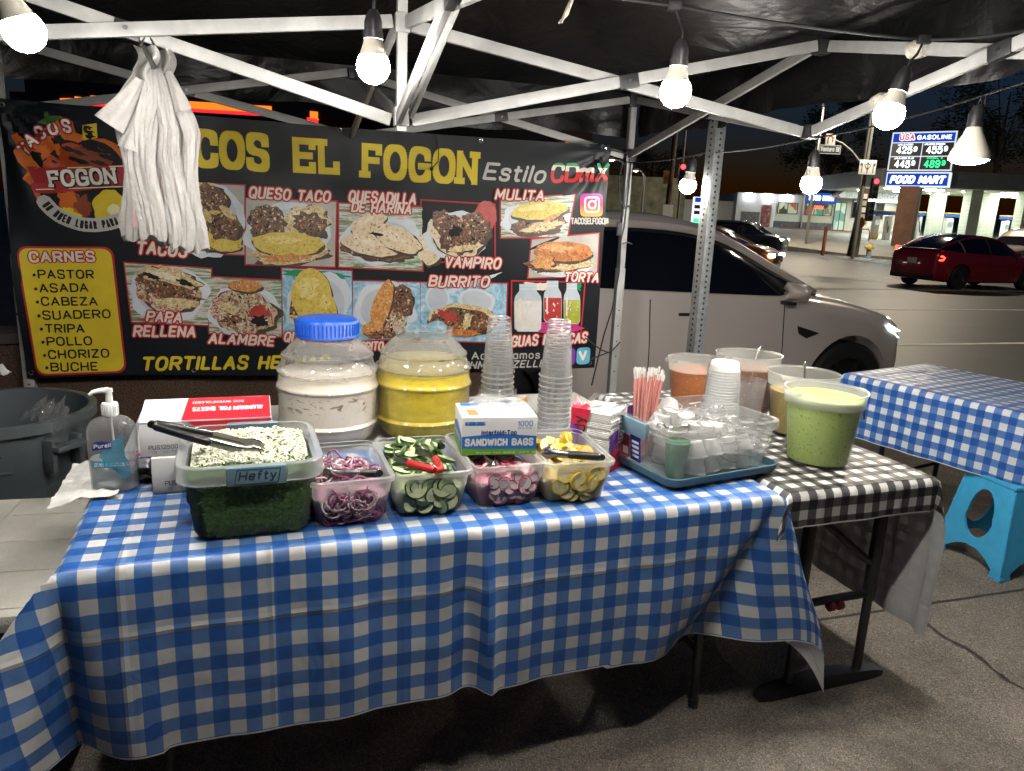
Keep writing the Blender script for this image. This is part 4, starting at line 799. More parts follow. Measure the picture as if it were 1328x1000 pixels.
def cloth(W, D, Lf, Ll, Lr, FR_=.55, FL=.62, seed=0, fr_dir=(1, -.8), fl_dir=(-1, -.55), pucker=None, step=.014, Lb=0, wave=1.0, psi=(4, 8)):
    """vinyl cloth over a W x D top (local frame, front at y=0, top at z=0) hanging at the sides; loose cones at the front corners"""
    a0, a1, b0, b1 = -Ll, W+Lr, -Lf, D+Lb
    na, nb = int((a1-a0)/step), int((b1-b0)/step)
    def f(i, j):
        a = a0+(a1-a0)*i; b = b0 if j == 0 else b0+.004+(b1-b0-.004)*(j*nb-1)/(nb-1)
        ca = min(max(a, 0), W); da = a-ca; cb = min(max(b, 0), D); db = b-cb
        x, y = ca, cb; r = math.hypot(da, db); z = .0022*noise.noise((a*4, b*4, seed))+.0008
        if r > 0:
            k = min(r/.03, 1); soft = .013*k*(2-k)
            vx, vy = da/r, db/r
            corner = math.sin(2*math.atan2(abs(da), abs(db)))
            out = soft; zz = r*(1-.02)
            # standing folds, deeper towards the hem
            s = a if abs(db) > abs(da) else b*1.3+2
            fold = (.010*math.sin(s*13+seed)+.008*math.sin(s*29+1.7+seed*2)+.012*noise.noise((s*5, r*1.5, seed+3)))*wave
            out += max(-.004, fold)*min(1, r/.25)*(1-corner)+.012*min(1, r/.3)
            out += .0035*math.sin(r*42+seed)*noise.noise((s*3, r*2, 7+seed))
            if pucker and db < 0 and abs(da) < 1e-6: 
                q = (a-pucker-.05*(r-.2))/.020; out += (.030*math.exp(-q*q)-.026*math.exp(-((a-pucker+.05-.05*(r-.2))/.04)**2))*min(1, r/.22)
            x += vx*out; y += vy*out
            for sgn, e_, F, dv, p0 in ((1, a-W, FR_, fr_dir, psi[1]), (-1, -a, FL, fl_dir, psi[0])):
                if db > 0 and corner > 1e-4 and da*sgn > 0:
                    w = corner*.3; x += sgn*r*w*.8; y += r*w*.6; zz = r*math.sqrt(1-w*w)
                if db >= 0: continue
                ph = math.degrees(math.atan2(e_, -db))
                if ph < p0-25: continue
                m_ = math.hypot(*dv); t_ = (ph-p0)/(90-p0)
                w = F*(math.sin(math.pi*t_)**1.35 if 0 < t_ < 1 else 0)*(1+.05*math.sin(r*16+seed))
                vl = .20*math.exp(-((ph-p0)/10)**2)*min(1, r/.15)
                x += dv[0]/m_*r*w; y += dv[1]/m_*r*w+r*vl; zz = r*math.sqrt(max(.05, 1-w*w))
            z = -max(0, zz-.006*k)
        return V((x, y, z)), (a, b)
    g = G(); g.grid(f, na, nb)
    for q in range(0, na*nb, nb): g.mi[q] = 1
    return g
HEM = pbr('white_vinyl_edge', (.62, .62, .60), .4, 0, .05, 30)
def tblthing(name, label, loc, rz): return thing(name, label, 'table', loc, rz)
TABLEGREY = pbr('blow_moulded_top', (.40, .41, .40), .5, 0, .06, 90, .15, 400)
def folding_table(label, W, D, loc, rz, legs, h=.735, xs=None):
    t = tblthing('folding_table', label, loc, rz)
    G().box((W/2, D/2, h-.022), (W, D, .044), None, 0, .008).obj('tabletop', TABLEGREY, t)
    for x, lean in legs:
        for y, o in ((.09, 1), (D-.09, -1)): G().tube([(x, y, h-.045), (x+lean, y, .016)], .0135, 10).obj('leg', BLACK_PL, t)
        G().tube([(x+lean*.75, .09, .2), (x+lean*.75, D-.09, .2)], .011, 8).obj('crossbar', BLACK_PL, t)
        g = G()
        for y in (.09, D-.09): g.tube([(x+lean, y, 0), (x+lean*.99, y, .03)], .017, 10)
        g.obj('foot_cap', BLACK_RUB, t)
    return t
folding_table('folding table standing under the blue and white gingham cloth in front', 1.83, .655, TB(0, 0, 0), TA, [(.2, -.03), (1.66, .02)])
ft2 = folding_table('bare grey folding table under the two drink jars, behind the blue cloth', 1.75, .62, TB(.02, .67, 0), TA, [(.2, -.03), (1.5, .03)])
ck = cloth(1.83, .66, .465, .26, .46, FR_=.31, FL=.66, fr_dir=(1, -.55), fl_dir=(-1, -.6), psi=(3, -24), pucker=.93, wave=.55, seed=1).obj('tablecloth', [BLUEG, HEM], None, fix=False)
ck.location = TB(0, 0, .738); ck.rotation_euler = (0, 0, TA); tag(ck, 'large blue and white gingham vinyl cloth hanging over the front food table', 'tablecloth')
# black gingham table, narrow end to the viewer, on T-shaped feet
bt = thing('folding_table', 'narrow table on black T feet under the black and white gingham cloth', 'table', TB(1.87, .0, 0), TA)
G().box((.285, .61, .713), (.57, 1.22, .04), None, 0, .008).obj('tabletop', TABLEGREY, bt)
for y in (.06, 1.14):
    g = G(); g.rings([[V((x, y+dy*w, z)) for dy, z in ((-1, 0), (1, 0), (1, hh), (-1, hh))] for x, w, hh in ((.03, .018, .022), (.07, .024, .034), (.29, .026, .052), (.50, .024, .034), (.545, .018, .02))]); g.obj('foot', BLACK_PL, bt)
    for x in (.15, .44):
        g = G(); g.tube([(x, y, .70), (x, y, .30), (x, y, .298), (x, y, .04)], [.021, .021, .015, .015], 12); g.obj('leg', BLACK_PL, bt)
    G().tube([(.15, y, .32), (.44, y, .32)], .014, 8).obj('crossbar', BLACK_PL, bt)
    G().tube([(.15, y, .64), (.44, y, .42)], .012, 8).obj('brace', BLACK_PL, bt)
g = G()
for k in range(2): g.tube([(.27+k*.035, .055, .30), (.285+k*.035, .055, .30)], .019, 10)
g.obj('lock_sleeve', pbr('red_plastic_sleeve', (.09, .012, .012), .5), bt)
cb = cloth(.575, 1.23, .115, .10, .56, FR_=.18, FL=.4, fr_dir=(1, -.6), seed=5, Lb=.1, wave=.8).obj('tablecloth', [BLACKG, HEM], None, fix=False)
cb.location = TB(1.868, -.002, .739); cb.rotation_euler = (0, 0, TA); tag(cb, 'black and white gingham vinyl cloth with white back hanging long on the right', 'tablecloth')
# far blue gingham table: long edge runs towards the viewer
FA = math.atan2(-.75, .47); FO = V((1.80, 3.94, 0))
ft3 = folding_table('folding table standing under the far right blue gingham cloth by the street', 1.83, .76, tuple(FO), FA, [(.22, 0), (1.6, 0)])
cf = cloth(1.84, .78, .34, .16, .3, FR_=.3, FL=.12, seed=9, Lb=.2, wave=.6).obj('tablecloth', [BLUEG2, HEM], None, fix=False)
cf.location = FO+V((0, 0, .738)); cf.rotation_euler = (0, 0, FA); tag(cf, 'blue and white gingham vinyl cloth on the far right table near the white car', 'tablecloth')
# ------------------------------------------------------------------ stool
STB = pbr('sky_blue_plastic', (.05, .35, .62), .38, 0, .08, 20)
st_ = thing('plastic_stool', 'light blue moulded plastic stool with arched side openings under the far gingham table', 'stool', TB(3.71, .60, 0), R(14))
TOPH = .405; A0, A1 = .135, .19
def side_panel(k):
    """one face of the stool: a leg frame with an arched hole and an arched foot cut-out"""
    g = G(); n = 40
    def w(z): return A1+(A0-A1)*(z/TOPH)
    outer, inner = [], []
    zc, rz_, rx = .235, .125, .068
    for i in range(n):
        a = 2*math.pi*i/n; ix = rx*math.cos(a)*(1.12 if math.sin(a) < 0 else 1); iz = zc+rz_*math.sin(a)*(.85 if math.sin(a) < 0 else 1.0)
        inner.append((ix, iz))
        c_, s_ = math.cos(a), math.sin(a); t_ = 9
        oz = zc+s_*9
        # ray to the panel outline
        best = 9
        for z_lim in (TOPH,):
            if s_ > 0: best = min(best, (z_lim-zc)/s_)
        if s_ < 0:
            for q in range(1, 60):
                tt = q*.006; x_, z_ = c_*tt, zc+s_*tt
                foot = .0 if abs(x_) > w(0)*.70 else .088*math.sqrt(max(0, 1-(x_/(w(0)*.70))**2))
                if z_ <= foot+.001: best = min(best, tt); break
        for q in range(1, 80):
            tt = q*.005; x_, z_ = c_*tt, zc+s_*tt
            if abs(x_) >= w(min(max(z_, 0), TOPH)): best = min(best, tt); break
        outer.append((c_*best, zc+s_*best))
    outer = [(x, z) for x, z in outer]
    vs = []; 
    for ring, dd in ((outer, 0), (inner, 0), (inner, .012), (outer, .012)):
        for x, z in ring:
            z = max(0, z); vs.append((x, -(A1+(A0-A1)*(z/TOPH))+dd, z))
    fs = []
    for r in range(4):
        for i in range(n): fs.append((r*n+i, r*n+(i+1) % n, ((r+1) % 4)*n+(i+1) % n, ((r+1) % 4)*n+i))
    g.add(vs, fs, 0, Matrix.Rotation(R(90*k), 4, 'Z'))
    for s in (1, -1):                                        # foot corner down to the ground
        g.add([(s*A1, -A1, 0), (s*A1*.68, -A1, 0), (s*A1*.72, -A1*.97, .06), (s*A1*.965, -A1*.965, .09), (s*A1, -A1+.012, 0), (s*A1*.68, -A1+.012, 0), (s*A1*.72, -A1*.97+.012, .06), (s*A1*.965, -A1*.965+.012, .09)], [(0, 1, 2, 3), (4, 5, 6, 7), (1, 2, 6, 5), (0, 1, 5, 4)], 0, Matrix.Rotation(R(90*k), 4, 'Z'))
    return g
for k in range(4): side_panel(k).obj('side_panel', STB, st_)
g = G(); g.box((0, 0, TOPH+.006), (2*A0+.01, 2*A0+.01, .022), None, 0, .01)
for k in range(8): g.tube([(.08*math.cos(k*.785), .08*math.sin(k*.785), TOPH+.017), (.105*math.cos(k*.785), .105*math.sin(k*.785), TOPH+.017)], .006, 6)
g.obj('seat', STB, st_)
g = G()
for sx in (1, -1):
    for sy in (1, -1): g.box((sx*(A1-.002), sy*(A1-.002), .008), (.03, .03, .016), None, 0, .004)
g.obj('foot', STB, st_)
# ================================================================== food tubs
def rr(w, d, r, n=6, cx=0, cy_=0):
    out = []
    for sx, sy, a0 in ((1, 1, 0), (-1, 1, 90), (-1, -1, 180), (1, -1, 270)):
        for k in range(n+1):
            a = R(a0+90*k/n); out.append((cx+sx*(w/2-r)+r*math.cos(a), cy_+sy*(d/2-r)+r*math.sin(a)))
    return out
def ring(w, d, r, z, n=6): return [V((x, y, z)) for x, y in rr(w, d, r, n)]
def tub(w, d, h, tp=.86, r=.03, lip=.012, rim=.012, wall=.0025, ribs=0, floor=True):
    """open-topped moulded tub; outer and inner skins, rolled rim"""
    g = G(); b = tp
    secs = [ring(w*b-.02, d*b-.02, r*.8, .0), ring(w*b, d*b, r, .012), ring(w*(b+(1-b)*.62), d*(b+(1-b)*.62), r, h*.62)]
    if ribs: secs += [ring(w*(b+(1-b)*.63)+.004, d*(b+(1-b)*.63)+.004, r, h*.635)]
    secs += [ring(w, d, r, h-rim), ring(w+lip*2, d+lip*2, r+lip, h-rim+.001), ring(w+lip*2, d+lip*2, r+lip, h-.002), ring(w+lip*2-.004, d+lip*2-.004, r+lip-.002, h), ring(w-.002, d-.002, r, h)]
    g.rings(secs, cap=False); g.add(secs[0], [tuple(range(len(secs[0])))[::-1]])
    return g
TUBCLR = clearmat('clear_tub', (.97, .98, .98), .80, (.60, .63, .63), .12, .12, .5, .10, 18, .35)
TUBMILK = clearmat('cloudy_tub', (.97, .97, .97), .68, (.80, .81, .80), .12, .2, .5, .10, 18, .35)
BLUELATCH = pbr('grey_blue_latch', (.14, .24, .30), .4, 0, .06, 20)
def heap(w, d, h0, hgt, fn, r=.03, n=26):
    """solid body of packed food with an uneven top"""
    g = G(); lo = ring(w*.86, d*.86, r*.8, .006); mid_ = ring(w*.97, d*.97, r, h0*.75)
    up = ring(w*.985, d*.985, r, h0)
    g.rings([lo, mid_, up], cap=False); g.add(lo, [tuple(range(len(lo)))[::-1]])
    m = len(up); c = V((0, 0, 0)); rg = [up]
    for k in range(1, 9):
        f = 1-k/9; rg.append([V((p.x*f, p.y*f, fn(p.x*f, p.y*f))) for p in up])
    g.rings(rg, cap=False); g.add(rg[-1], [tuple(range(m))]); return g
def scatter(g, n, pos, make, seed=1):
    rnd = random.Random(seed)
    for k in range(n):
        p = pos(rnd); M = Matrix.Translation(p) @ Matrix.Rotation(rnd.uniform(0, 6.28), 4, 'Z') @ Matrix.Rotation(rnd.gauss(0, .5), 4, 'X') @ Matrix.Rotation(rnd.gauss(0, .5), 4, 'Y')
        make(g, M, rnd)
# ---- big clear tub of cilantro and diced onion
HF = thing('food_tub', 'large clear tub with grey blue latches holding chopped cilantro and diced onion', 'food tub', TB(.385, .210), TA, 'food tubs along the front of the blue cloth')
tub(.292, .325, .184, .89, .045, .015, .042).obj('tub', TUBCLR, HF)
for p_ in HF.children[0].data.polygons:
    if p_.center.z > .139: p_.material_index = 1
HF.children[0].data.materials.append(clearmat('tub_rim', (.97, .98, .98), .60, (.66, .69, .69), .12, .12, .5, .10, 18, .35))
for s in (-1, 1):
    g = G(); g.box((.01, s*.181, .163), (.128, .012, .044), None, 0, .004)
    la = g.obj('latch', BLUELATCH, HF)
    if s == -1:
        g = G(); fn = plane((.01-.047, -.1875, .151), (1, 0, 0), (0, 0, 1)); write(g, 'Hefty', (.008, .004), (.088, .004), .021, fn, .17, 0, shear=.15)
        for a, b in (((0, -.005), (.092, -.005)), ((.092, -.005), (.098, .028)), ((.098, .028), (.006, .028)), ((.006, .028), (0, -.005))): ribbon(g, [a, b], .002, fn)
        g.obj('lettering', pbr('latch_emboss', (.02, .05, .08), .5), la, fix=False)
CILD = mottled('chopped_cilantro', [(.28, (.010, .022, .007)), (.48, (.035, .075, .020)), (.62, (.06, .125, .035)), (.8, (.13, .21, .08))], 150, .6, 5, .8, stretch=(1, 1, 2.2), dist=1.2)
ONI = mottled('diced_onion', [(.3, (.66, .65, .48)), (.6, (.80, .79, .65)), (.8, (.86, .85, .76))], 90, .4, 4, .3)
CILF = mottled('cilantro_leaf', [(.3, (.018, .055, .010)), (.6, (.055, .125, .026)), (.8, (.13, .22, .07))], 60, .5, 4, .2)
def hz(x, y): return .150+.012*noise.noise((x*14, y*14, 2))-.10*abs(x)**1.5+.012*max(0, y)/.15
ht = thing('herb_heap', 'chopped green cilantro topped with diced white onion in the big clear tub', 'food', TB(.385, .210, TT+.001), TA, None)
ht['kind'] = 'stuff'
heap(.287, .320, .138, .02, hz, .04).obj('herbs', CILD, ht)
g = G(); cube = lambda g, M, r_: g.box((0, 0, 0), tuple(r_.uniform(.003, .0065) for _ in range(3)), M)
def onp(r_):
    x, y = r_.uniform(-.130, .130), r_.uniform(-.10, .148)
    if y < -.085+.03*noise.noise((x*20, 1, 4)): y = r_.uniform(-.05, .148)
    return V((x, y, hz(x, y)+r_.uniform(.003, .008)+.010*math.exp(-((x+.02)/.08)**2)))
g.grid(lambda i, j: (lambda x, y: V((x, y, hz(x, y)-.008*(1-min(1, 5*j))+.006*min(1, 5*j)+.003*noise.noise((x*60, y*60, 1))+.010*math.exp(-((x+.02)/.08)**2)*min(1, 5*j))))(-.134+.268*i, (-.085+.02*math.sin(i*7))+(.233-.02*math.sin(i*7))*j), 60, 40); scatter(g, 2600, onp, cube, 3); scatter(g, 46, lambda r_: V((r_.uniform(-.13, .10), .150+r_.uniform(-.003, .003), r_.uniform(.155, .178))), cube, 8)
g.obj('onion_dice', ONI, ht)
g = G()
def leaf(g, M, r_):
    a, b = r_.uniform(.006, .014), r_.uniform(.002, .005); g.add([(-a, 0, 0), (0, -b, .0015), (a, 0, 0), (0, b, .0015), (0, 0, .003)], [(0, 1, 4), (1, 2, 4), (2, 3, 4), (3, 0, 4)], 0, M)
def lfp(r_):
    x = r_.uniform(-.132, .132); y = -.152+abs(r_.gauss(0, .045)); return V((x, y, hz(x, y)+r_.uniform(-.004, .010)))
scatter(g, 1500, lfp, leaf, 5); scatter(g, 90, lambda r_: (lambda x, y: V((x, y, hz(x, y)+.013)))(r_.uniform(-.12, .12), r_.uniform(-.1, .13)), leaf, 6)
g.obj('leaf_bits', CILF, ht); g = G()
r7 = random.Random(7)
for k in range(2600):                                     # chopped leaves pressed flat against the walls
    z = r7.uniform(.008, .140); f = .86+.11*min(1, z/.1035); side = r7.random()
    if side < .62: p, ry = V((r7.uniform(-1, 1)*.112*f, -.160*f-.0012-r7.random()*.0015, z)), 0
    else: p, ry = V(((.1435*f+.0012+r7.random()*.0015)*r7.choice((-1, 1)), r7.uniform(-.128, .128)*f, z)), 90
    leaf(g, Matrix.Translation(p) @ Matrix.Rotation(R(ry), 4, 'Z') @ Matrix.Rotation(R(90)+r7.gauss(0, .12), 4, 'X') @ Matrix.Rotation(r7.uniform(0, 6.28), 4, 'Z'), r7)
    g.mi[-4:] = [k % 2 == 0]*4
g.mi = [int(q) for q in g.mi]
g.obj('leaf_bits', [CILD, CILF], ht)
def fz(z): return -(.1225+.0165*min(1, max(0, z-.006)/.045)+.0045*min(1, max(0, z-.04)/.02))        # where the packed food meets the tub's front wall
# ---- four smaller cloudy tubs
def small_tub(s, t, rz, label):
    o = thing('food_tub', label, 'food tub', TB(s, t), TA+R(rz), 'food tubs along the front of the blue cloth')
    tub(.196, .300, .120, .86, .022, .009, .012, ribs=1).obj('tub', TUBMILK, o); return o
spots = [(.610, .215, 1), (.815, .222, -2), (1.026, .232, 0), (1.226, .212, -6)]
labs = ['cloudy plastic tub of sliced purple onion with small tongs', 'cloudy plastic tub of cucumber slices with red handled tongs', 'cloudy plastic tub of pink radish slices under the sandwich bag box', 'cloudy plastic tub of cut yellow lemons at the right end of the row']
TB4 = [small_tub(*s, l) for s, l in zip(spots, labs)]
def heapthing(k, label, nm):
    s, t, rz = spots[k]; o = thing(nm, label, 'food', TB(s, t, TT+.001), TA+R(rz)); o['kind'] = 'stuff'; return o
def arc_ring(g, M, r_, R0=None, a=None, th=.0016, mi=0):
    R0 = R0 or r_.uniform(.014, .034); a0 = r_.uniform(0, 6.28); a = a or r_.uniform(2, 5.5)
    pts = [M @ V((R0*math.cos(a0+a*k/14), R0*math.sin(a0+a*k/14)*.85, .003*math.sin(k))) for k in range(15)]
    g.tube(pts, [th*(.6+.6*math.sin(math.pi*(k+.5)/15)) for k in range(15)], 6, mi, cap=False)
PON = [mottled('purple_onion_mass', [(.3, (.22, .05, .13)), (.5, (.44, .19, .28)), (.65, (.60, .38, .43)), (.8, (.68, .55, .54))], 40, .4, 6, .6, dist=2), mottled('purple_onion_rind', [(.3, (.17, .03, .09)), (.7, (.36, .15, .23))], 30, .35, 3, 0), mottled('pale_onion_ring', [(.3, (.50, .34, .38)), (.7, (.66, .56, .56))], 30, .35, 3, 0), mottled('pale_green_bit', [(.3, (.25, .35, .08)), (.7, (.45, .5, .2))], 30, .4)]
o1 = heapthing(0, 'tangle of sliced purple onion rings in the first cloudy tub', 'onion_heap')
hz1 = lambda x, y: .078+.010*noise.noise((x*20, y*20, 3))-.6*x*x
heap(.176, .284, .066, .02, hz1, .02).obj('onion_mass', PON[0], o1)
g = G(); scatter(g, 150, lambda r_: (lambda x, y: V((x, y, hz1(x, y)+r_.uniform(-.002, .016))))(r_.gauss(0, .036), r_.gauss(0, .06)), lambda g, M, r_: arc_ring(g, M, r_, mi=r_.choice((0, 0, 1)), th=.0024), 11)
for r_ in [random.Random(4)]:
    for k in range(90):
        z = r_.uniform(.016, .07); M = Matrix.Translation((r_.uniform(-.055, .055), fz(z)-r_.uniform(0, .002), z)) @ Matrix.Rotation(R(90)+r_.gauss(0, .12), 4, 'X') @ Matrix.Rotation(r_.uniform(0, 6), 4, 'Z')
        arc_ring(g, M, r_, r_.uniform(.01, .03), None, .0022, 0 if z < .035 else r_.choice((0, 1, 1)))
g.obj('onion_slices', PON[1:3], o1)
def slice_(g, M, r_, rad, th, mi0, mi1, half=False, n=22):
    """a cut slice: rind round a paler face"""
    a1 = math.pi if half else 2*math.pi; m = n//2 if half else n
    an = [a1*k/m for k in range(m+(1 if half else 0))]; q = len(an)
    vs = [(rad*math.cos(a), rad*math.sin(a), z) for z in (-th/2, th/2) for a in an]+[(rad*.91*math.cos(a), rad*.91*math.sin(a), z) for z in (-th/2, th/2) for a in an]
    rr_ = range(q-1) if half else range(q)
    f0 = [(k, (k+1) % q, q+(k+1) % q, q+k) for k in rr_]+[(k, 2*q+k, 2*q+(k+1) % q, (k+1) % q) for k in rr_]+[(q+k, q+(k+1) % q, 3*q+(k+1) % q, 3*q+k) for k in rr_]
    g.add(vs, f0, mi0, M); g.add(vs, [tuple(range(2*q, 3*q))[::-1], tuple(range(3*q, 4*q))]+([(0, q, 2*q-1, q-1)] if half else []), mi1, M)
CUC = [mottled('cucumber_mass', [(.3, (.04, .09, .02)), (.42, (.20, .27, .10)), (.6, (.44, .49, .25)), (.8, (.6, .62, .42))], 26, .4, 4, .5), mottled('cucumber_skin', [(.3, (.008, .035, .008)), (.7, (.05, .13, .02))], 40, .35, 3, 0), mottled('cucumber_flesh', [(.3, (.48, .54, .28)), (.6, (.62, .66, .42)), (.8, (.70, .71, .54))], 55, .3, 4, .1)]
o2 = heapthing(1, 'pile of green cucumber slices in the second cloudy tub', 'cucumber_heap')
hz2 = lambda x, y: .082+.03*max(0, y)/.14+.012*noise.noise((x*18, y*18, 9))-.5*x*x
heap(.174, .282, .068, .02, hz2, .02).obj('cucumber_mass', CUC[0], o2)
g = G()
scatter(g, 46, lambda r_: (lambda x, y: V((x, y, hz2(x, y)+r_.uniform(0, .016))))(r_.uniform(-.072, .072), r_.uniform(-.10, .125)), lambda g, M, r_: slice_(g, M, r_, r_.uniform(.023, .030), .007, 0, 1), 21)
r_ = random.Random(15)
for k in range(17):
    z = r_.uniform(.024, .088); rad = r_.uniform(.017, .030); M = Matrix.Translation((r_.uniform(-.058, .058), fz(z)-.0004-.0008*(k % 4), z)) @ Matrix.Rotation(R(90)+r_.gauss(0, .13), 4, 'X') @ Matrix.Rotation(r_.gauss(0, .22), 4, 'Y')
    slice_(g, M, r_, rad, .005, 0, 1)
for k in range(14):
    z = r_.uniform(.022, .08); M = Matrix.Translation((-.077-.012*z/.118, r_.uniform(-.10, .10), z)) @ Matrix.Rotation(R(90), 4, 'Y'); slice_(g, M, r_, .021, .005, 0, 1)
g.obj('cucumber_slices', CUC[1:], o2)
RAD = [mottled('radish_mass', [(.3, (.46, .05, .14)), (.5, (.60, .20, .28)), (.65, (.70, .44, .47)), (.8, (.76, .63, .62))], 24, .4, 4, .5), mottled('radish_skin', [(.3, (.34, .015, .05)), (.7, (.52, .05, .12))], 40, .3, 3, 0), mottled('radish_flesh', [(.3, (.62, .44, .46)), (.6, (.72, .63, .62))], 30, .3, 3, 0)]
o3 = heapthing(2, 'pile of pink edged radish slices in the third cloudy tub', 'radish_heap')
hz3 = lambda x, y: .080+.010*noise.noise((x*18, y*18, 5))-.4*x*x
heap(.174, .282, .068, .02, hz3, .02).obj('radish_mass', RAD[0], o3)
g = G(); scatter(g, 80, lambda r_: (lambda x, y: V((x, y, hz3(x, y)+r_.uniform(0, .014))))(r_.uniform(-.074, .074), r_.uniform(-.115, .12)), lambda g, M, r_: slice_(g, M, r_, r_.uniform(.014, .021), .004, 0, 1), 31)
for k in range(24):
    z = r_.uniform(.018, .088); M = Matrix.Translation((r_.uniform(-.062, .062), fz(z)-.0004-.0007*(k % 4), z)) @ Matrix.Rotation(R(90)+r_.gauss(0, .14), 4, 'X') @ Matrix.Rotation(r_.gauss(0, .25), 4, 'Y'); slice_(g, M, r_, r_.uniform(.011, .022), .004, 0, 1)
g.obj('radish_slices', RAD[1:], o3)
LEM = [mottled('lemon_mass', [(.3, (.52, .34, .05)), (.5, (.64, .48, .12)), (.7, (.72, .62, .28))], 24, .4, 4, .5), mottled('lemon_peel', [(.3, (.58, .36, .01)), (.7, (.70, .50, .03))], 120, .35, 3, .2), mottled('lemon_flesh', [(.3, (.56, .46, .14)), (.6, (.68, .60, .30)), (.8, (.74, .69, .48))], 60, .3, 3, .1)]
o4 = heapthing(3, 'pile of cut yellow lemon halves in the fourth cloudy tub', 'lemon_heap')
hz4 = lambda x, y: .080+.012*noise.noise((x*16, y*16, 8))-.4*x*x
heap(.174, .282, .068, .02, hz4, .02).obj('lemon_mass', LEM[0], o4)
g = G(); scatter(g, 40, lambda r_: (lambda x, y: V((x, y, hz4(x, y)+r_.uniform(.002, .02))))(r_.uniform(-.070, .070), r_.uniform(-.105, .12)), lambda g, M, r_: slice_(g, M, r_, r_.uniform(.022, .029), .014, 0, 1, r_.random() < .6), 41)
for k in range(20):
    z = r_.uniform(.02, .088); M = Matrix.Translation((r_.uniform(-.055, .055), fz(z)+.0006-.0008*(k % 4), z)) @ Matrix.Rotation(R(90)+r_.gauss(0, .14), 4, 'X') @ Matrix.Rotation(r_.gauss(0, .25), 4, 'Y') @ Matrix.Rotation(r_.uniform(0, 6), 4, 'Z'); slice_(g, M, r_, r_.uniform(.020, .026), .006, 0, 1, k % 3 == 0)
g.obj('lemon_slices', LEM[1:], o4)
# ---- tongs
def tongs(label, P, Q, L_, spread, grip, gm, gl=.45, rollax=0):
    """P hinge/handle end, Q tips (world)"""
    P, Q = V(P), V(Q); z = (Q-P).normalized(); x = z.cross(V((0, 0, 1))).normalized(); y = z.cross(x)
    M = Matrix.Translation(P) @ Matrix((x, y, z)).transposed().to_4x4() @ Matrix.Rotation(rollax, 4, 'Z')
    t = thing('tongs', label, 'tongs', P, 0, 'tongs resting in the food tubs'); t.matrix_basis = M; L_ = (Q-P).length
    for s in (-1, 1):
        def arm(u): return s*spread*(.12+.88*math.sin(min(1, u*1.15)*math.pi*.5))*(1-.35*max(0, u-.75)/.25)
        g = G()
        def f(i, j, off=0):
            u = i; w = (.010 if u < .82 else .010+.008*math.sin((u-.82)/.18*math.pi)); a = (j-.5)*2
            return V((arm(u)+s*.003*(1-a*a), w*a, L_*u))
        g.grid(f, 26, 6); a_ = g.obj('arm', STEEL, t); md = a_.modifiers.new('Solidify', 'SOLIDIFY'); md.thickness = .0014
        if grip:
            h = G(); pts = [(arm(u/20*gl)+s*.002, 0, L_*u/20*gl) for u in range(21)]
            h.tube(pts, [.0105 if 0 < k < 20 else .007 for k in range(21)], 10); h.obj('grip', gm, a_)
    g = G(); g.tube([(-spread*.16, 0, -.004), (spread*.16, 0, -.004)], .009, 12); g.obj('hinge', gm if grip else STEEL, t)
    return t
BLKG = pbr('black_grip', (.012, .012, .013), .3, 0, .2, 30); REDG = pbr('red_grip', (.45, .02, .02), .35, 0, .1, 30)
tongs('long black handled steel tongs lying across the cilantro and onion tub', TB(.175, .205, .985), TB(.415, .20, .905), .25, .026, True, BLKG, .52, R(8))
tongs('small black tipped tongs in the purple onion tub', TB(.685, .135, .848), TB(.56, .19, .838), .13, .016, True, BLKG, .32, R(20))
tongs('red handled tongs in the cucumber tub', TB(.82, .065, .872), TB(.775, .25, .862), .16, .048, True, REDG, .46, R(0))
tongs('plain steel tongs among the radish slices', TB(.985, .125, .850), TB(1.01, .24, .838), .12, .016, False, STEEL, 0, R(10))
tongs('black tongs resting on the lemon tub', TB(1.275, .072, .868), TB(1.145, .162, .862), .16, .018, True, BLKG, .55, R(15))
# ================================================================== cartons
def printed_box(o, w, d, h, base=PAPER, bev=.002): G().box((0, 0, h/2), (w, d, h), None, 0, bev).obj('carton', base, o)
INKK = pbr('grey_ink', (.10, .10, .11), .5); REDI = pbr('red_carton_ink', (.52, .02, .035), .35, 0, .05, 30); BLUI = pbr('blue_carton_ink', (.02, .16, .50), .35, 0, .05, 30); GRNI = pbr('green_carton_ink', (.13, .36, .03), .35, 0, .05, 30); WHTI = pbr('white_ink', (.76, .76, .76), .4); NAVY = pbr('navy_ink', (.015, .03, .22), .35); PURI = pbr('purple_ink', (.14, .03, .34), .35); GREYP = pbr('grey_carton_ink', (.38, .38, .39), .45)
def flatpoly(g, pts, fn, mi=0, lift=0): g.add([fn(x, y, lift) for x, y in pts], [tuple(range(len(pts)))], mi)
f1 = thing('foil_carton', 'white foil sheet carton at the bottom of the two box stack', 'box', TB(.30, .52), TA)
printed_box(f1, .315, .25, .098)
g = G(); fn = plane((-.1575, -.126, 0), (1, 0, 0), (0, 0, 1)); write(g, 'PUS12500', (.03, .022), (.105, .022), .013, fn, .14); write(g, '12"x10.75"', (.035, .010), (.075, .010), .006, fn, .12); g.obj('lettering', INKK, f1, fix=False)
f2 = thing('foil_carton', 'open red and white foil sheet carton on top of the other box', 'box', TB(.283, .53, TT+.099), TA+R(-1))
printed_box(f2, .325, .25, .092)
g = G(); fn = plane((-.1625, -.1262, 0), (1, 0, 0), (0, 0, 1))
flatpoly(g, [(.10, .091), (.15, .06), (.19, .001), (.324, .001), (.324, .091)], fn, 1, 0); flatpoly(g, [(.115, .091), (.16, .06), (.195, .001), (.324, .001), (.324, .091)], fn, 0, .0006)
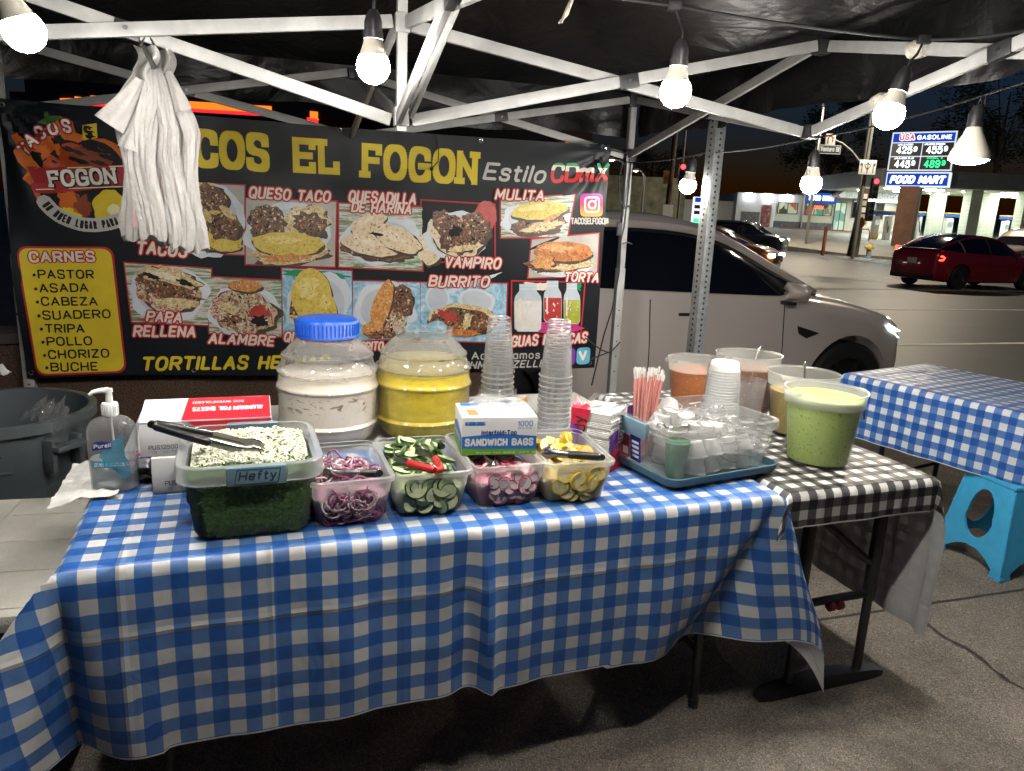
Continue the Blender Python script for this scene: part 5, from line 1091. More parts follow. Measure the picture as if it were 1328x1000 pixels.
write(g, 'PUS12500', (.02, .020), (.075, .020), .011, fn, .14, 2, ); write(g, '12"x10.75"', (.027, .009), (.06, .009), .006, fn, .12, 2)
write(g, 'ALUMINUM FOIL', (.205, .030), (.32, .030), .016, fn, .16, 3, eps=2e-5); write(g, 'HandyChoice', (.305, .066), (.255, .066), -.010, lambda x, y, l: fn(x, y, l+.001), .16, 3)
g.obj('front_print', [REDI, GREYP, INKK, WHTI], f2, fix=False)
g = G(); ft_ = plane((-.1625, -.126, .0935), (1, 0, 0), (0, 1, .16)); 
g.add([ft_(x, y, l) for x, y, l in ((0, 0, 0), (.325, 0, 0), (.325, .15, 0), (0, .15, 0), (0, 0, -.0015), (.325, 0, -.0015), (.325, .15, -.0015), (0, .15, -.0015))], [(0, 1, 2, 3), (7, 6, 5, 4), (0, 4, 5, 1), (1, 5, 6, 2), (2, 6, 7, 3), (3, 7, 4, 0)], 3)
flatpoly(g, [(.10, .002), (.11, .148), (.323, .148), (.323, .002)], ft_, 0, .0006)
write(g, 'ALUMINUM FOIL SHEETS', (.305, .082), (.135, .082), .026, ft_ if 0 else (lambda x, y, l: ft_(x, y, l+.0012)), .17, 3); write(g, '500 INTERFOLDED', (.255, .122), (.185, .122), .015, lambda x, y, l: ft_(x, y, l+.0012), .15, 3)
g.obj('lid_flap', [REDI, GREYP, INKK, WHTI], f2, fix=False)
sb = thing('sandwich_bag_carton', 'blue white and green sandwich bag carton standing on the radish tub', 'box', TB(1.028, .240, TT+.1215), TA-R(9))
printed_box(sb, .205, .155, .105)
g = G(); fn = plane((-.1025, -.0785, 0), (1, 0, 0), (0, 0, 1))
flatpoly(g, [(.001, .001), (.204, .001), (.204, .015), (.001, .019)], fn, 0); flatpoly(g, [(.001, .019), (.204, .015), (.204, .052), (.10, .060), (.001, .052)], fn, 1)
write(g, 'SANDWICH BAGS', (.008, .026), (.196, .026), .021, lambda x, y, l: fn(x, y, l+.0006), .25, 2); write(g, 'Interfold-Top', (.052, .057), (.146, .057), .013, lambda x, y, l: fn(x, y, l+.0006), .2, 3); write(g, '1000', (.150, .080), (.192, .080), .015, fn, .13, 4)
flatpoly(g, [(.008, .083), (.062, .083), (.062, .093), (.008, .093)], fn, 1); write(g, '7"x7"x1.5"', (.012, .085), (.058, .085), .006, lambda x, y, l: fn(x, y, l+.0006), .15, 2); write(g, 'Bolsas con doblez para sandwich', (.04, .005), (.16, .005), .005, lambda x, y, l: fn(x, y, l+.0006), .15, 2, track=.6); write(g, 'BAGS / BOLSAS', (.152, .073), (.192, .073), .004, fn, .15, 4)
g.obj('front_print', [GRNI, BLUI, WHTI, NAVY, BLUI], sb, fix=False)
g = G(); fn = plane((-.1035, .0775, 0), (0, -1, 0), (0, 0, 1)); flatpoly(g, [(.001, .001), (.154, .001), (.154, .02), (.001, .03)], fn, 0); flatpoly(g, [(.001, .03), (.154, .02), (.154, .052), (.06, .075), (.001, .06)], fn, 1); write(g, 'SANDWICH', (.02, .036), (.14, .030), .016, lambda x, y, l: fn(x, y, l+.0006), .22, 2); g.obj('side_print', [GRNI, BLUI, WHTI], sb, fix=False)
g = G(); fn = plane((-.1025, -.0775, .1056), (1, 0, 0), (0, 1, 0)); flatpoly(g, [(.01, .12), (.07, .12), (.07, .15), (.01, .15)], fn, 0); flatpoly(g, [(.02, .02), (.05, .02), (.045, .08), (.02, .08)], fn, 2); flatpoly(g, [(.14, .11), (.2, .11), (.2, .145), (.14, .145)], fn, 1); write(g, '7x7', (.15, .12), (.19, .12), .015, lambda x, y, l: fn(x, y, l+.0006), .2, 3)
g.obj('top_print', [BLUI, BLUI, pbr('orange_bread_print', (.55, .25, .08), .5), WHTI], sb, fix=False)
FILM = clearmat('crinkled_clear_film', (1, 1, 1), .86, (.7, .7, .7), .6, .08, .5, .9, 30, .25)
def crumple(c, sx, sy, sz, seed, n=26):
    g = G(); g.grid(lambda i, j: (lambda x, y: V((c[0]+x*sx, c[1]+y*sy, c[2]+sz*(math.cos(x*2.6)*math.cos(y*2.6))**.5*(.55+.9*abs(noise.noise((x*5+seed, y*5, 1)))+.4*noise.noise((x*12, y*12, seed))))))(i-.5, j-.5), n, n); return g
o = crumple((0, 0, 0), .15, .10, .045, 3).obj('loose_bags', FILM); o.location = TB(1.03, .240, TT+.2285); o.rotation_euler = (0, 0, TA); tag(o, 'crinkled clear sandwich bags pulled out on top of the sandwich bag carton', 'plastic bag')
# ================================================================== hand sanitiser
pu = thing('sanitizer_bottle', 'clear pump bottle of hand sanitizer with blue label at the left end of the table', 'bottle', TB(.048, .465), TA-R(4))
CLRP = clearmat('clear_bottle', (.98, .99, 1), .84, (.92, .95, .97), .2, .05, .5, 0, 20, .22)
prof = [(.050, 0, .8), (.056, .006, .9), (.0575, .10, 1), (.0575, .165, 1), (.052, .180, 1), (.040, .193, 1), (.020, .200, 1.5), (.0165, .203, 1.9)]
def bring(hw, z, k=1.0, n=8):
    r = min(.026, hw*.9); dep = min(hw*.62*k, hw) if hw < .03 else hw*.60
    return [V((x, y, z)) for x, y in rr(hw*2, dep*2, min(r, dep*.9), n)]
g = G(); S_ = [bring(a, z, k) for a, z, k in prof]; g.rings(S_, cap=False); g.add(S_[0], [tuple(range(len(S_[0])))[::-1]]); g.obj('bottle', CLRP, pu)
GEL = clearmat('sanitiser_gel', (.97, .99, 1), .66, (.88, .93, .95), .08, .1, .5, 0, 20, .12)
g = G(); S_ = [bring(a-.003, z+.003, k) for a, z, k in prof[:2]]+[bring(.0545, .088)]; g.rings(S_); g.obj('gel', GEL, pu)
PLBL = clearmat('blue_label_film', (.5, .8, .95), .45, (.16, .52, .74), .1, .2, .4, 0, 30, .1)
g = G(); fn = plane((-.0575, -.0352, 0), (1, 0, 0), (0, 0, 1)); flatpoly(g, [(.050, .135), (.080, .150), (.090, .165), (.092, .10), (.100, .085), (.104, .05), (.085, .035), (.066, .06), (.045, .08), (.030, .10)], fn, 0, .0005)
flatpoly(g, [(.017, .118), (.062, .122), (.064, .139), (.045, .139), (.043, .142), (.022, .140)], fn, 1, .0012); write(g, 'Purell', (.021, .123), (.060, .126), .011, lambda x, y, l: fn(x, y, l+.002), .2, 2, shear=.12)
flatpoly(g, [(.015, .070), (.066, .070), (.066, .087), (.015, .087)], fn, 3, .0012); write(g, '2X', (.018, .074), (.031, .074), .010, lambda x, y, l: fn(x, y, l+.002), .2, 2, shear=.2)
for yy in (.082, .0765): write(g, 'SANITIZING' if yy > .08 else 'STRENGTH', (.034, yy-.003), (.064, yy-.003), .0036, lambda x, y, l: fn(x, y, l+.002), .18, 2)
write(g, 'HAND SANITIZER', (.016, .108), (.062, .108), .0045, lambda x, y, l: fn(x, y, l+.001), .15, 4)
for yy in (.062, .056): write(g, 'REFRESHING GEL' if yy > .06 else 'KILLS GERMS', (.022, yy), (.060, yy), .003, lambda x, y, l: fn(x, y, l+.001), .15, 4)
g.obj('label', [PLBL, NAVY, WHTI, pbr('teal_label_ink', (.03, .32, .48), .4), INKK], pu, fix=False)
g = G(); g.lathe([(.0185, .200), (.0195, .202), (.0195, .232), (.018, .235), (.009, .236), (.008, .262), (.010, .263), (.010, .272), (.002, .273)], n=28, cap0=True, cap1=True)
g.tube([(0, 0, .268), (-.02, -.004, .268), (-.035, -.008, .265), (-.043, -.010, .258)], [.0085, .007, .0055, .004], 10)
for k in range(20): a = 2*math.pi*k/20; g.box((.0195*math.cos(a), .0195*math.sin(a), .217), (.0018, .0018, .026))
g.obj('pump', WHITE_PL, pu); G().tube([(0, 0, .2), (.004, 0, .1), (.01, 0, .012)], .003, 8).obj('dip_tube', WHITE_PL, pu)
# crumpled tissue and film pack by the sanitiser
o = G().grid(lambda i, j: (lambda x, y: V((x, y, .018*(abs(noise.noise((x*22, y*22, 2))))+.004-(.30*max(0, -x-.02) if x < 0 else 0))))(-.10+.16*i, -.13+.34*j), 30, 40).obj('paper_towel', pbr('tissue', (.70, .69, .66), .8, 0, .05, 60, .3, 80))
o.location = TB(.0, .52, TT+.001); o.rotation_euler = (0, 0, TA); tag(o, 'crumpled white paper towel draped over the left table edge behind the sanitizer', 'paper towel')
pk = thing('foil_packet', 'small crumpled white and blue film packet between sanitizer and foil boxes', 'packet', TB(.115, .545), TA)
g = G(); g.grid(lambda i, j: V((.05*math.cos(2*math.pi*i)*(1+.2*noise.noise((i*7, j*4, 3))), -.07+.14*j, .032+.030*math.sin(2*math.pi*i)*(.5+.5*math.sin(math.pi*j))*(1+.4*noise.noise((math.cos(i*6.28)*2, j*6, 5))))), 30, 16, 0)
for p_ in range(len(g.f)): g.mi[p_] = 1 if (p_ % 16) in (5, 6) else (2 if (p_ % 16) in (8, 9) else 0)
g.obj('wrapper', [pbr('white_film', (.66, .66, .68), .25, 0, .1, 20), NAVY, REDI], pk)
# ================================================================== napkins
nk = thing('napkin_pack', 'opened pack of white paper napkins in red and purple printed film beside the lemon tub', 'napkins', TB(1.425, .365), TA-R(52))
g = G()
for k in range(34): g.box((random.uniform(-.002, .002), random.uniform(-.002, .002), .006+.0052*k), (.128+random.uniform(-.003, .003), .150+random.uniform(-.003, .003), .0045), None, 0)
g.obj('napkin_stack', pbr('napkin_paper', (.66, .65, .61), .85, 0, .05, 80, .3, 120), nk)
WRAP = [clearmat('clear_wrap', (1, 1, 1), .85, (.7, .7, .7), .5, .1, .5, .6, 40, .3), pbr('wrap_red', (.55, .02, .06), .25, 0, .06, 20, .3, 40), pbr('wrap_purple', (.16, .04, .30), .25, 0, .06, 20, .3, 40), pbr('wrap_white', (.66, .66, .66), .25, 0, .04, 20, .3, 40), pbr('wrap_black_ink', (.015, .012, .02), .35)]
for face, (o_, x_) in enumerate((((-.067, -.079, 0), (1, 0, 0)), ((.0675, -.079, 0), (0, 1, 0)))):
    g = G(); fn0 = plane(o_, x_, (0, 0, 1)); L_ = .134 if face == 0 else .158
    fn = lambda x, y, l=0, fn0=fn0: fn0(x, y, l+.002+.003*noise.noise((x*30, y*30, face)))
    def quad(pts, mi, lf): 
        g.grid(lambda i, j: fn(*[(pts[0][k]*(1-i)+pts[1][k]*i)*(1-j)+(pts[3][k]*(1-i)+pts[2][k]*i)*j for k in (0, 1)], lf), 8, 8, mi)
    h = .188
    if face == 0:
        quad(((0, .0), (L_, 0), (L_, .04), (0, .05)), 1, 0); quad(((0, .05), (L_*.45, .045), (L_*.35, .12), (0, .14)), 2, 0); quad(((0, .14), (L_*.35, .12), (L_*.5, h), (0, h)), 1, 0); quad(((L_*.45, .05), (L_*.7, .05), (L_*.55, .1), (L_*.38, .1)), 3, 0)
        write(g, 'Melody', (.075, .020), (.042, .165), .034, lambda x, y, l: fn(x, y, .0012+l), .16, 4, shear=.15)
    else:
        quad(((0, 0), (L_, 0), (L_, .10), (0, .06)), 1, 0); quad(((0, .06), (L_*.75, .09), (L_*.75, .19), (L_*.4, h)), 3, 0); quad(((L_*.62, .08), (L_, .1), (L_, h), (L_*.72, h)), 2, .0006); quad(((0, .06), (L_*.4, .075), (L_*.3, .13), (0, .12)), 2, .0006)
        write(g, 'Melody', (.085, .022), (.085, .172), .040, lambda x, y, l: fn(x, y, .0018+l), .15, 4, shear=.15)
    g.obj('film_print', WRAP, nk, fix=False)
g = G(); g.grid(lambda i, j: (lambda x, y: V((x, y, .186+.022*abs(noise.noise((x*25, y*25, 4)))+.03*max(0, y/.08)*(.4+noise.noise((x*30, 1, 2))))))(-.066+.132*i, -.078+.156*j), 26, 26); g.obj('torn_film', FILM, nk)
g = G(); g.grid(lambda i, j: (lambda x, y: V((x, y, .188+.05*j*abs(noise.noise((x*18, 2, 7))+.3))))(-.066+.05*i, -.08+.03*j), 10, 10); g.obj('torn_film', WRAP[1], nk)
# ================================================================== drink jars on the grey table
JARCLR = clearmat('clear_jar', (.99, .99, .99), .93, (.70, .70, .68), .10, .06, .5, .12, 14, .42)
JARRES = clearmat('jar_wall_with_residue', (.98, .98, .97), .72, (.62, .61, .58), .10, .07, .45, .15, 26, .35)
def jar(label, s, t, level, liquid, foam):
    o = thing('drink_jar', label, 'drink jar', TB(s, t), TA, 'barrel shaped drink jars behind the food tubs')
    P_ = [(.118, 0), (.130, .004), (.148, .022), (.155, .045), (.1565, .054), (.1615, .059), (.163, .063), (.161, .068), (.157, .073), (.159, .12), (.160, .165), (.1605, .174), (.1655, .179), (.167, .184), (.165, .189), (.160, .195), (.157, .225), (.156, .230), (.163, .237), (.163, .243), (.152, .251), (.145, .273), (.143, .278), (.148, .284), (.147, .289), (.136, .296), (.122, .315), (.102, .333), (.094, .339), (.093, .344), (.097, .347), (.097, .350), (.092, .353), (.092, .362), (.096, .364), (.096, .369), (.090, .370)]
    g = G(); g.lathe(P_, n=64, cap0=True)
    for q in range(len(g.f)):
        if q//64 < len(P_)-1 and P_[q//64][1] > level-.012 and P_[q//64][1] < .34: g.mi[q] = 1
    g.obj('jar', [JARCLR, JARRES], o)
    ins = [(max(.001, r-.004), z+.003) for r, z in P_ if z < level]
    g = G(); g.lathe(ins+[(ins[-1][0], level)], n=56, cap0=True)
    top = []
    rl = ins[-1][0]
    for k in range(0, 9): top.append((max(.0005, rl*(1-k/8)), level+(.004*math.sin(k*2.1) if foam else 0)))
    g.lathe(top, n=56); g.obj('drink', liquid, o)
    if foam:
        G().lathe([(rl-.001, level-.004), (rl-.0015, level+.02), (rl-.004, level+.032), (.09, level+.028), (.04, level+.034), (.0005, level+.03)], n=48).obj('foam', clearmat('yellow_foam', (.95, .9, .6), .45, (.62, .56, .20), .1, .4, .4, .6, 60, .2), o)
    return o
def horch():
    m = mottled('horchata_drink', [(.3, (.74, .66, .56)), (.5, (.80, .72, .62)), (.7, (.84, .78, .70))], 3.2, .3, 4, 0); nt = m.node_tree; L = nt.links.new
    b = [n for n in nt.nodes if n.type == 'BSDF_PRINCIPLED'][0]; tc = N(nt, 'ShaderNodeTexCoord'); mp = N(nt, 'ShaderNodeMapping'); mp.inputs['Scale'].default_value = (24, 24, 60); L(tc.outputs['Object'], mp.inputs[0])
    n = N(nt, 'ShaderNodeTexNoise', i_Scale=1.0, i_Detail=2.0, i_Distortion=1.5); L(mp.outputs[0], n.inputs['Vector']); sp = N(nt, 'ShaderNodeSeparateXYZ'); L(tc.outputs['Object'], sp.inputs[0])
    w = ramp(nt, sp.outputs['Z'], [(.10, (0, 0, 0)), (.135, (1, 1, 1)), (.18, (1, 1, 1)), (.2, (.2, .2, .2))]); f = ramp(nt, n.outputs[0], [(.60, (0, 0, 0)), (.68, (1, 1, 1))])
    mu = N(nt, 'ShaderNodeMath', operation='MULTIPLY'); L(w, mu.inputs[0]); L(f, mu.inputs[1]); src = b.inputs['Base Color'].links[0].from_socket
    mx = N(nt, 'ShaderNodeMix', data_type='RGBA'); L(mu.outputs[0], mx.inputs[0]); L(src, mx.inputs[6]); mx.inputs[7].default_value = (.26, .20, .15, 1); L(mx.outputs[2], b.inputs['Base Color']); return m
j1 = jar('barrel shaped clear jar of milky horchata with a blue screw lid', .638, .80, .232, horch(), False)
PINE = mottled('pineapple_drink', [(.25, (.42, .29, .003)), (.45, (.60, .45, .006)), (.6, (.68, .53, .02)), (.78, (.78, .66, .12))], 9, .3, 6, .1, stretch=(1, 1, 1.8), dist=1.6)
j2 = jar('open barrel shaped clear jar of cloudy yellow pineapple drink', .958, .80, .228, PINE, True)
g = G(); pr = [(.001, .405), (.085, .405), (.094, .402), (.0985, .396), (.0985, .353), (.101, .350), (.101, .345), (.097, .345)]
g.lathe(pr, n=64)
for k in range(48): a = 2*math.pi*k/48; g.box((.0992*math.cos(a), .0992*math.sin(a), .374), (.004, .004, .036), Matrix.Identity(4))
g.obj('lid', pbr('blue_screw_lid', (.012, .08, .46), .36, 0, .06, 20), j1)
# ================================================================== clear cup stacks
CUPC = clearmat('clear_cup', (.995, .995, .995), .955, (.80, .80, .80), .10, .06, .55, 0, 20, .30)
CUPR = clearmat('cup_rim', (.98, .98, .98), .55, (.80, .80, .80), .3, .06, .55, 0, 20, .30)
def cupmesh(r0, r1, h, lipr, n=32):
    """upside-down cup, rim at z=0"""
    g = G(); g.lathe([(r1+lipr, 0), (r1+lipr*1.3, .0025), (r1+lipr, .005), (r1, .0055), (r1-.0015, .02), ((r0+r1)/2+.001, h*.5), (r0+.002, h-.012), (r0, h-.003), (r0-.004, h), (r0-.006, h-.004), (.002, h-.005)], n=n)
    for q in range(len(g.f)):
        if q//n in (0, 1, 2, 7, 8): g.mi[q] = 1
    return g
cupM = cupmesh(.037, .0545, .19, .003).mesh('clear_cup', [CUPC, CUPR])
for s, t, n_, dz, nm in ((1.20, .72, 13, .0185, 'clear plastic cup in the left upside down stack, partly in its sleeve'), (1.365, .60, 14, .0175, 'clear plastic cup in the right upside down stack behind the lemons')):
    for k in range(n_):
        o = bpy.data.objects.new('plastic_cup', cupM); sc.collection.objects.link(o); o.location = TB(s+random.uniform(-.001, .001), t+random.uniform(-.001, .001), TT+.004+k*dz); o.rotation_euler = (random.gauss(0, .006), random.gauss(0, .006), k)
        tag(o, nm, 'cup', 'clear cups stacked on the left' if t > .7 else 'clear cups stacked on the right')
def sleeve_film(c, r, h, seed, label):
    g = G(); g.grid(lambda i, j: V((math.cos(2*math.pi*i)*r*(1+.10*noise.noise((math.cos(i*6.283)*3, math.sin(i*6.283)*3, j*7+seed))), math.sin(2*math.pi*i)*r*(1+.10*noise.noise((math.cos(i*6.283)*3, math.sin(i*6.283)*3, j*7+seed))), h*j+.012*j*noise.noise((math.cos(i*6.283)*4, math.sin(i*6.283)*4, seed)))), 64, 16)
    o = g.obj('cup_sleeve', FILM); o.location = c; tag(o, label, 'plastic sleeve')
sleeve_film(TB(1.20, .72, TT+.003), .066, .165, 2, 'torn clear sleeve round the bottom of the left cup stack')
sleeve_film(TB(1.365, .60, TT+.003), .064, .10, 6, 'crumpled clear sleeve round the bottom of the right cup stack')
# printed odds and ends tucked behind the sandwich bag carton
o = crumple((0, 0, 0), .07, .05, .05, 12, 18).obj('sleeve_label', pbr('dark_sleeve_print', (.05, .06, .14), .3, 0, .6, 60)); o.location = TB(1.36, .50, TT+.004); tag(o, 'dark crumpled printed sleeve label in front of the right cup stack', 'packaging')
o = thing('snack_wrapper', 'small orange and white printed wrapper leaning on the left cup stack', 'packaging', TB(1.27, .67, TT), TA)
g = G(); g.grid(lambda i, j: V((-.02+.045*i, .008*math.sin(i*5+j*3), .10+.045*j)), 8, 8); w_ = g.obj('wrapper', pbr('orange_wrapper', (.55, .30, .12), .35, 0, .35, 50), o); w_.modifiers.new('Solidify', 'SOLIDIFY').thickness = .002
# ================================================================== big clear bin of cups and straws
BZ = TT+.004; BRZ = TA+R(8)
lid = thing('bin_lid', 'grey blue plastic lid turned over as a tray under the clear cup bin', 'lid', TB(1.705, .275, BZ), BRZ)
g = G(); W_, D_ = .435, .335
g.rings([ring(W_-.03, D_-.03, .03, 0), ring(W_, D_, .04, .006), ring(W_+.012, D_+.012, .045, .022), ring(W_+.012, D_+.012, .045, .030), ring(W_+.002, D_+.002, .04, .031), ring(W_-.01, D_-.01, .035, .010)], cap=False)
r0_ = ring(W_-.03, D_-.03, .03, 0); g.add(r0_, [tuple(range(len(r0_)))[::-1]]); r1_ = ring(W_-.01, D_-.01, .035, .010); g.add(r1_, [tuple(range(len(r1_)))]); g.obj('tray', pbr('grey_blue_lid', (.055, .125, .165), .35, 0, .06, 20), lid)
bn = thing('cup_bin', 'long clear plastic bin full of small cups and straws on an upturned blue lid', 'bin', TB(1.70, .285, BZ+.011), BRZ)
tub(.415, .335, .158, .90, .035, .012, .026).obj('tub', clearmat('hazy_bin', (.97, .98, .98), .76, (.60, .62, .61), .12, .12, .5, .10, 18, .3), bn)
g = G(); g.box((-.222, .0, .130), (.012, .12, .048), None, 0, .004); g.obj('latch', BLUELATCH, bn)
g = G(); fn = plane((-.2005, .08, .02), (0, -1, 0), (-.10, 0, 1)); flatpoly(g, [(.0, .005), (.045, .005), (.045, .075), (0, .075)], fn, 0, .004); flatpoly(g, [(.05, .0), (.10, .0), (.10, .08), (.05, .08)], fn, 1, .004); flatpoly(g, [(.005, .01), (.04, .01), (.04, .035), (.005, .035)], fn, 2, .005)
for k in range(4): flatpoly(g, [(.058, .012+.015*k), (.092, .012+.015*k), (.092, .020+.015*k), (.058, .020+.015*k)], fn, 2, .005)
g.obj('sticker', [pbr('dark_red_sticker', (.12, .02, .03), .35), NAVY, WHTI], bn, fix=False)
BM = Matrix.Translation(TB(1.70, .285, BZ+.011)) @ Matrix.Rotation(BRZ, 4, 'Z')
# green printed foam cup lying against the front wall
gc = thing('printed_cup', 'green and pink printed cup standing inside the clear bin by its front wall', 'cup', BM @ V((-.150, -.115, .004)), BRZ)
g = G(); g.lathe([(.026, 0), (.0275, .002), (.036, .105), (.038, .108), (.036, .110)], n=32, cap0=True); g.obj('cup', mottled('printed_cup_art', [(.0, (.02, .12, .05)), (.45, (.03, .20, .08)), (.6, (.10, .28, .14)), (.72, (.50, .30, .30)), (.85, (.62, .60, .55))], 14, .4, 2, 0), gc)
WCUP = clearmat('white_portion_cup', (.9, .9, .9), .22, (.78, .78, .76), .15, .3, .45, 0, 20, .2)
wc = cupmesh(.026, .036, .050, .003, 24).mesh('portion_cup', [WCUP, WCUP]); cc = cupmesh(.022, .030, .036, .003, 24).mesh('portion_cup', [CUPC, CUPR])
wl_ = ['white portion cup on top of the heap, nearest the straws', 'white portion cup standing tilted highest in the bin', 'white portion cup just behind the little strainer', 'white portion cup in the middle of the bin', 'white portion cup at the front rim of the bin', 'white portion cup to the right of the strainer rim', 'white portion cup lying on its side near the clear cups', 'white portion cup at the back wall beside the straws']
wpos = [(-.115, .02, .110, .1, .2), (-.035, .075, .135, -.5, .5), (-.07, .03, .118, .1, .1), (-.03, -.005, .115, .3, -.2), (-.02, -.075, .098, .2, .1), (-.065, -.06, .10, .1, .2), (.04, -.05, .100, 1.2, .3), (-.08, .10, .11, .2, .2)]
for (x, y, z, a, b), l in zip(wpos, wl_):
    o = bpy.data.objects.new('portion_cup', wc); sc.collection.objects.link(o); o.matrix_basis = BM @ Matrix.Translation((x, y, z)) @ Matrix.Rotation(a, 4, 'X') @ Matrix.Rotation(b, 4, 'Y'); tag(o, l, 'cup', 'white portion cups in the clear bin')
for k in range(30):                                     # lower layer, hidden in the crowd
    o = bpy.data.objects.new('portion_cup', wc); sc.collection.objects.link(o); o.matrix_basis = BM @ Matrix.Translation((-.06+.062*(k % 4)-.02, -.115+.068*((k//4) % 4), .006+.052*(k//16))) @ Matrix.Rotation(random.gauss(0, .12), 4, 'X') @ Matrix.Rotation(random.gauss(0, .12), 4, 'Y'); tag(o, 'white portion cup heaped low in the clear bin', 'cup', 'white portion cups low in the clear bin')
for k in range(30):
    i, r_ = k % 5, k//5
    o = bpy.data.objects.new('portion_cup', cc); sc.collection.objects.link(o); o.matrix_basis = BM @ Matrix.Translation((.045+.034*i+random.uniform(-.006, .006), .13-.048*r_+random.uniform(-.01, .01), .088+random.uniform(0, .014)+.02*(r_ < 2))) @ Matrix.Rotation(R(180) if k % 3 else random.gauss(0, .3), 4, 'X') @ Matrix.Rotation(random.gauss(0, .25), 4, 'Y')
    tag(o, 'small clear portion cup in the right half of the bin', 'cup', 'clear portion cups in the bin')
for k in range(20):
    o = bpy.data.objects.new('portion_cup', cc); sc.collection.objects.link(o); o.matrix_basis = BM @ Matrix.Translation((.055+.036*(k % 4), .12-.06*(k//4), .044)) @ Matrix.Rotation(random.gauss(0, .3), 4, 'X'); tag(o, 'small clear portion cup low in the right half of the bin', 'cup', 'clear portion cups low in the bin')
sr = thing('strainer', 'small round steel strainer lying on the cups in the clear bin', 'strainer', BM @ V((-.125, -.085, .130)), BRZ)
sr.matrix_basis = BM @ Matrix.Translation((-.120, -.065, .137)) @ Matrix.Rotation(R(-25), 4, 'X')
G().tube([(.042*math.cos(k*.2094), .042*math.sin(k*.2094), 0) for k in range(30)], .0032, 8, closed=True).obj('rim', STEEL, sr)
MESHM = clearmat('steel_mesh', (.8, .8, .78), .55, (.3, .29, .26), .5, .3, .3, .2, 300, .3)
G().lathe([(.041, 0), (.038, -.012), (.028, -.022), (.012, -.028), (.001, -.029)], n=30).obj('mesh_bowl', MESHM, sr)
G().tube([(-.042, 0, 0), (-.055, .012, .012), (-.062, .0, .022), (-.055, -.014, .016), (-.043, -.008, .002)], .003, 8).obj('handle_loop', STEEL, sr)
sc_ = thing('straw_cup', 'clear cup holding pink striped paper wrapped straws at the left of the bin', 'cup', BM @ V((-.135, .075, .006)), BRZ)
G().lathe([(.030, 0), (.033, .003), (.045, .150), (.047, .152), (.047, .156), (.044, .156)], n=36, cap0=True).obj('cup', CUPC, sc_)
STRW = mottled('pink_striped_paper', [(.0, (.62, .22, .20)), (.42, (.66, .28, .25)), (.55, (.72, .62, .58)), (1, (.74, .66, .62))], 1, .55, 1, 0)
def strawmat():
    m, nt, out = nodes('wrapped_straw'); L = nt.links.new; b = N(nt, 'ShaderNodeBsdfPrincipled', i_Roughness=.5); L(b.outputs[0], out.inputs[0])
    tc = N(nt, 'ShaderNodeTexCoord'); gr = N(nt, 'ShaderNodeTexGradient', gradient_type='RADIAL'); L(tc.outputs['Object'], gr.inputs[0]); m_ = N(nt, 'ShaderNodeMath', operation='MULTIPLY', n1=3.0); L(gr.outputs[0], m_.inputs[0]); f = N(nt, 'ShaderNodeMath', operation='FRACT'); L(m_.outputs[0], f.inputs[0])
    sp = N(nt, 'ShaderNodeSeparateXYZ'); L(tc.outputs['Object'], sp.inputs[0]); tip = N(nt, 'ShaderNodeMath', operation='GREATER_THAN', n1=.245); L(sp.outputs['Z'], tip.inputs[0])
    c = ramp(nt, f.outputs[0], [(0, (.62, .26, .22)), (.55, (.68, .56, .52)), (.62, (.66, .24, .21))], 'CONSTANT'); mx = N(nt, 'ShaderNodeMix', data_type='RGBA'); L(tip.outputs[0], mx.inputs[0]); L(c, mx.inputs[6]); mx.inputs[7].default_value = (.74, .72, .69, 1); L(mx.outputs[2], b.inputs['Base Color']); return m
g = G(); g.tube([(0, 0, 0), (0, 0, .236), (.0005, 0, .243)], [.0042, .0042, .003], 8)
g.grid(lambda i, j: V((-.006+.012*i, .002*math.sin(i*9), .243+.024*j*(1-.4*abs(i-.5)))), 6, 3); sm_ = g.mesh('straw', strawmat())
SM_ = Matrix.Translation(BM @ V((-.135, .075, .012))) @ Matrix.Rotation(BRZ, 4, 'Z')
for k in range(26):
    a, r_ = k*2.4, .026*math.sqrt((k+.5)/26)
    o = bpy.data.objects.new('straw', sm_); sc.collection.objects.link(o); lean = r_*3.2
    o.matrix_basis = SM_ @ Matrix.Translation((r_*math.cos(a)*.95, r_*math.sin(a)*.95, random.uniform(0, .02))) @ Matrix.Rotation(lean*math.sin(-a)+random.gauss(0, .02), 4, 'X') @ Matrix.Rotation(lean*math.cos(a)+random.gauss(0, .02)+.03, 4, 'Y') @ Matrix.Rotation(a, 4, 'Z')
    tag(o, 'paper wrapped pink striped straw standing in the clear straw cup', 'straw', 'straws in the clear cup')
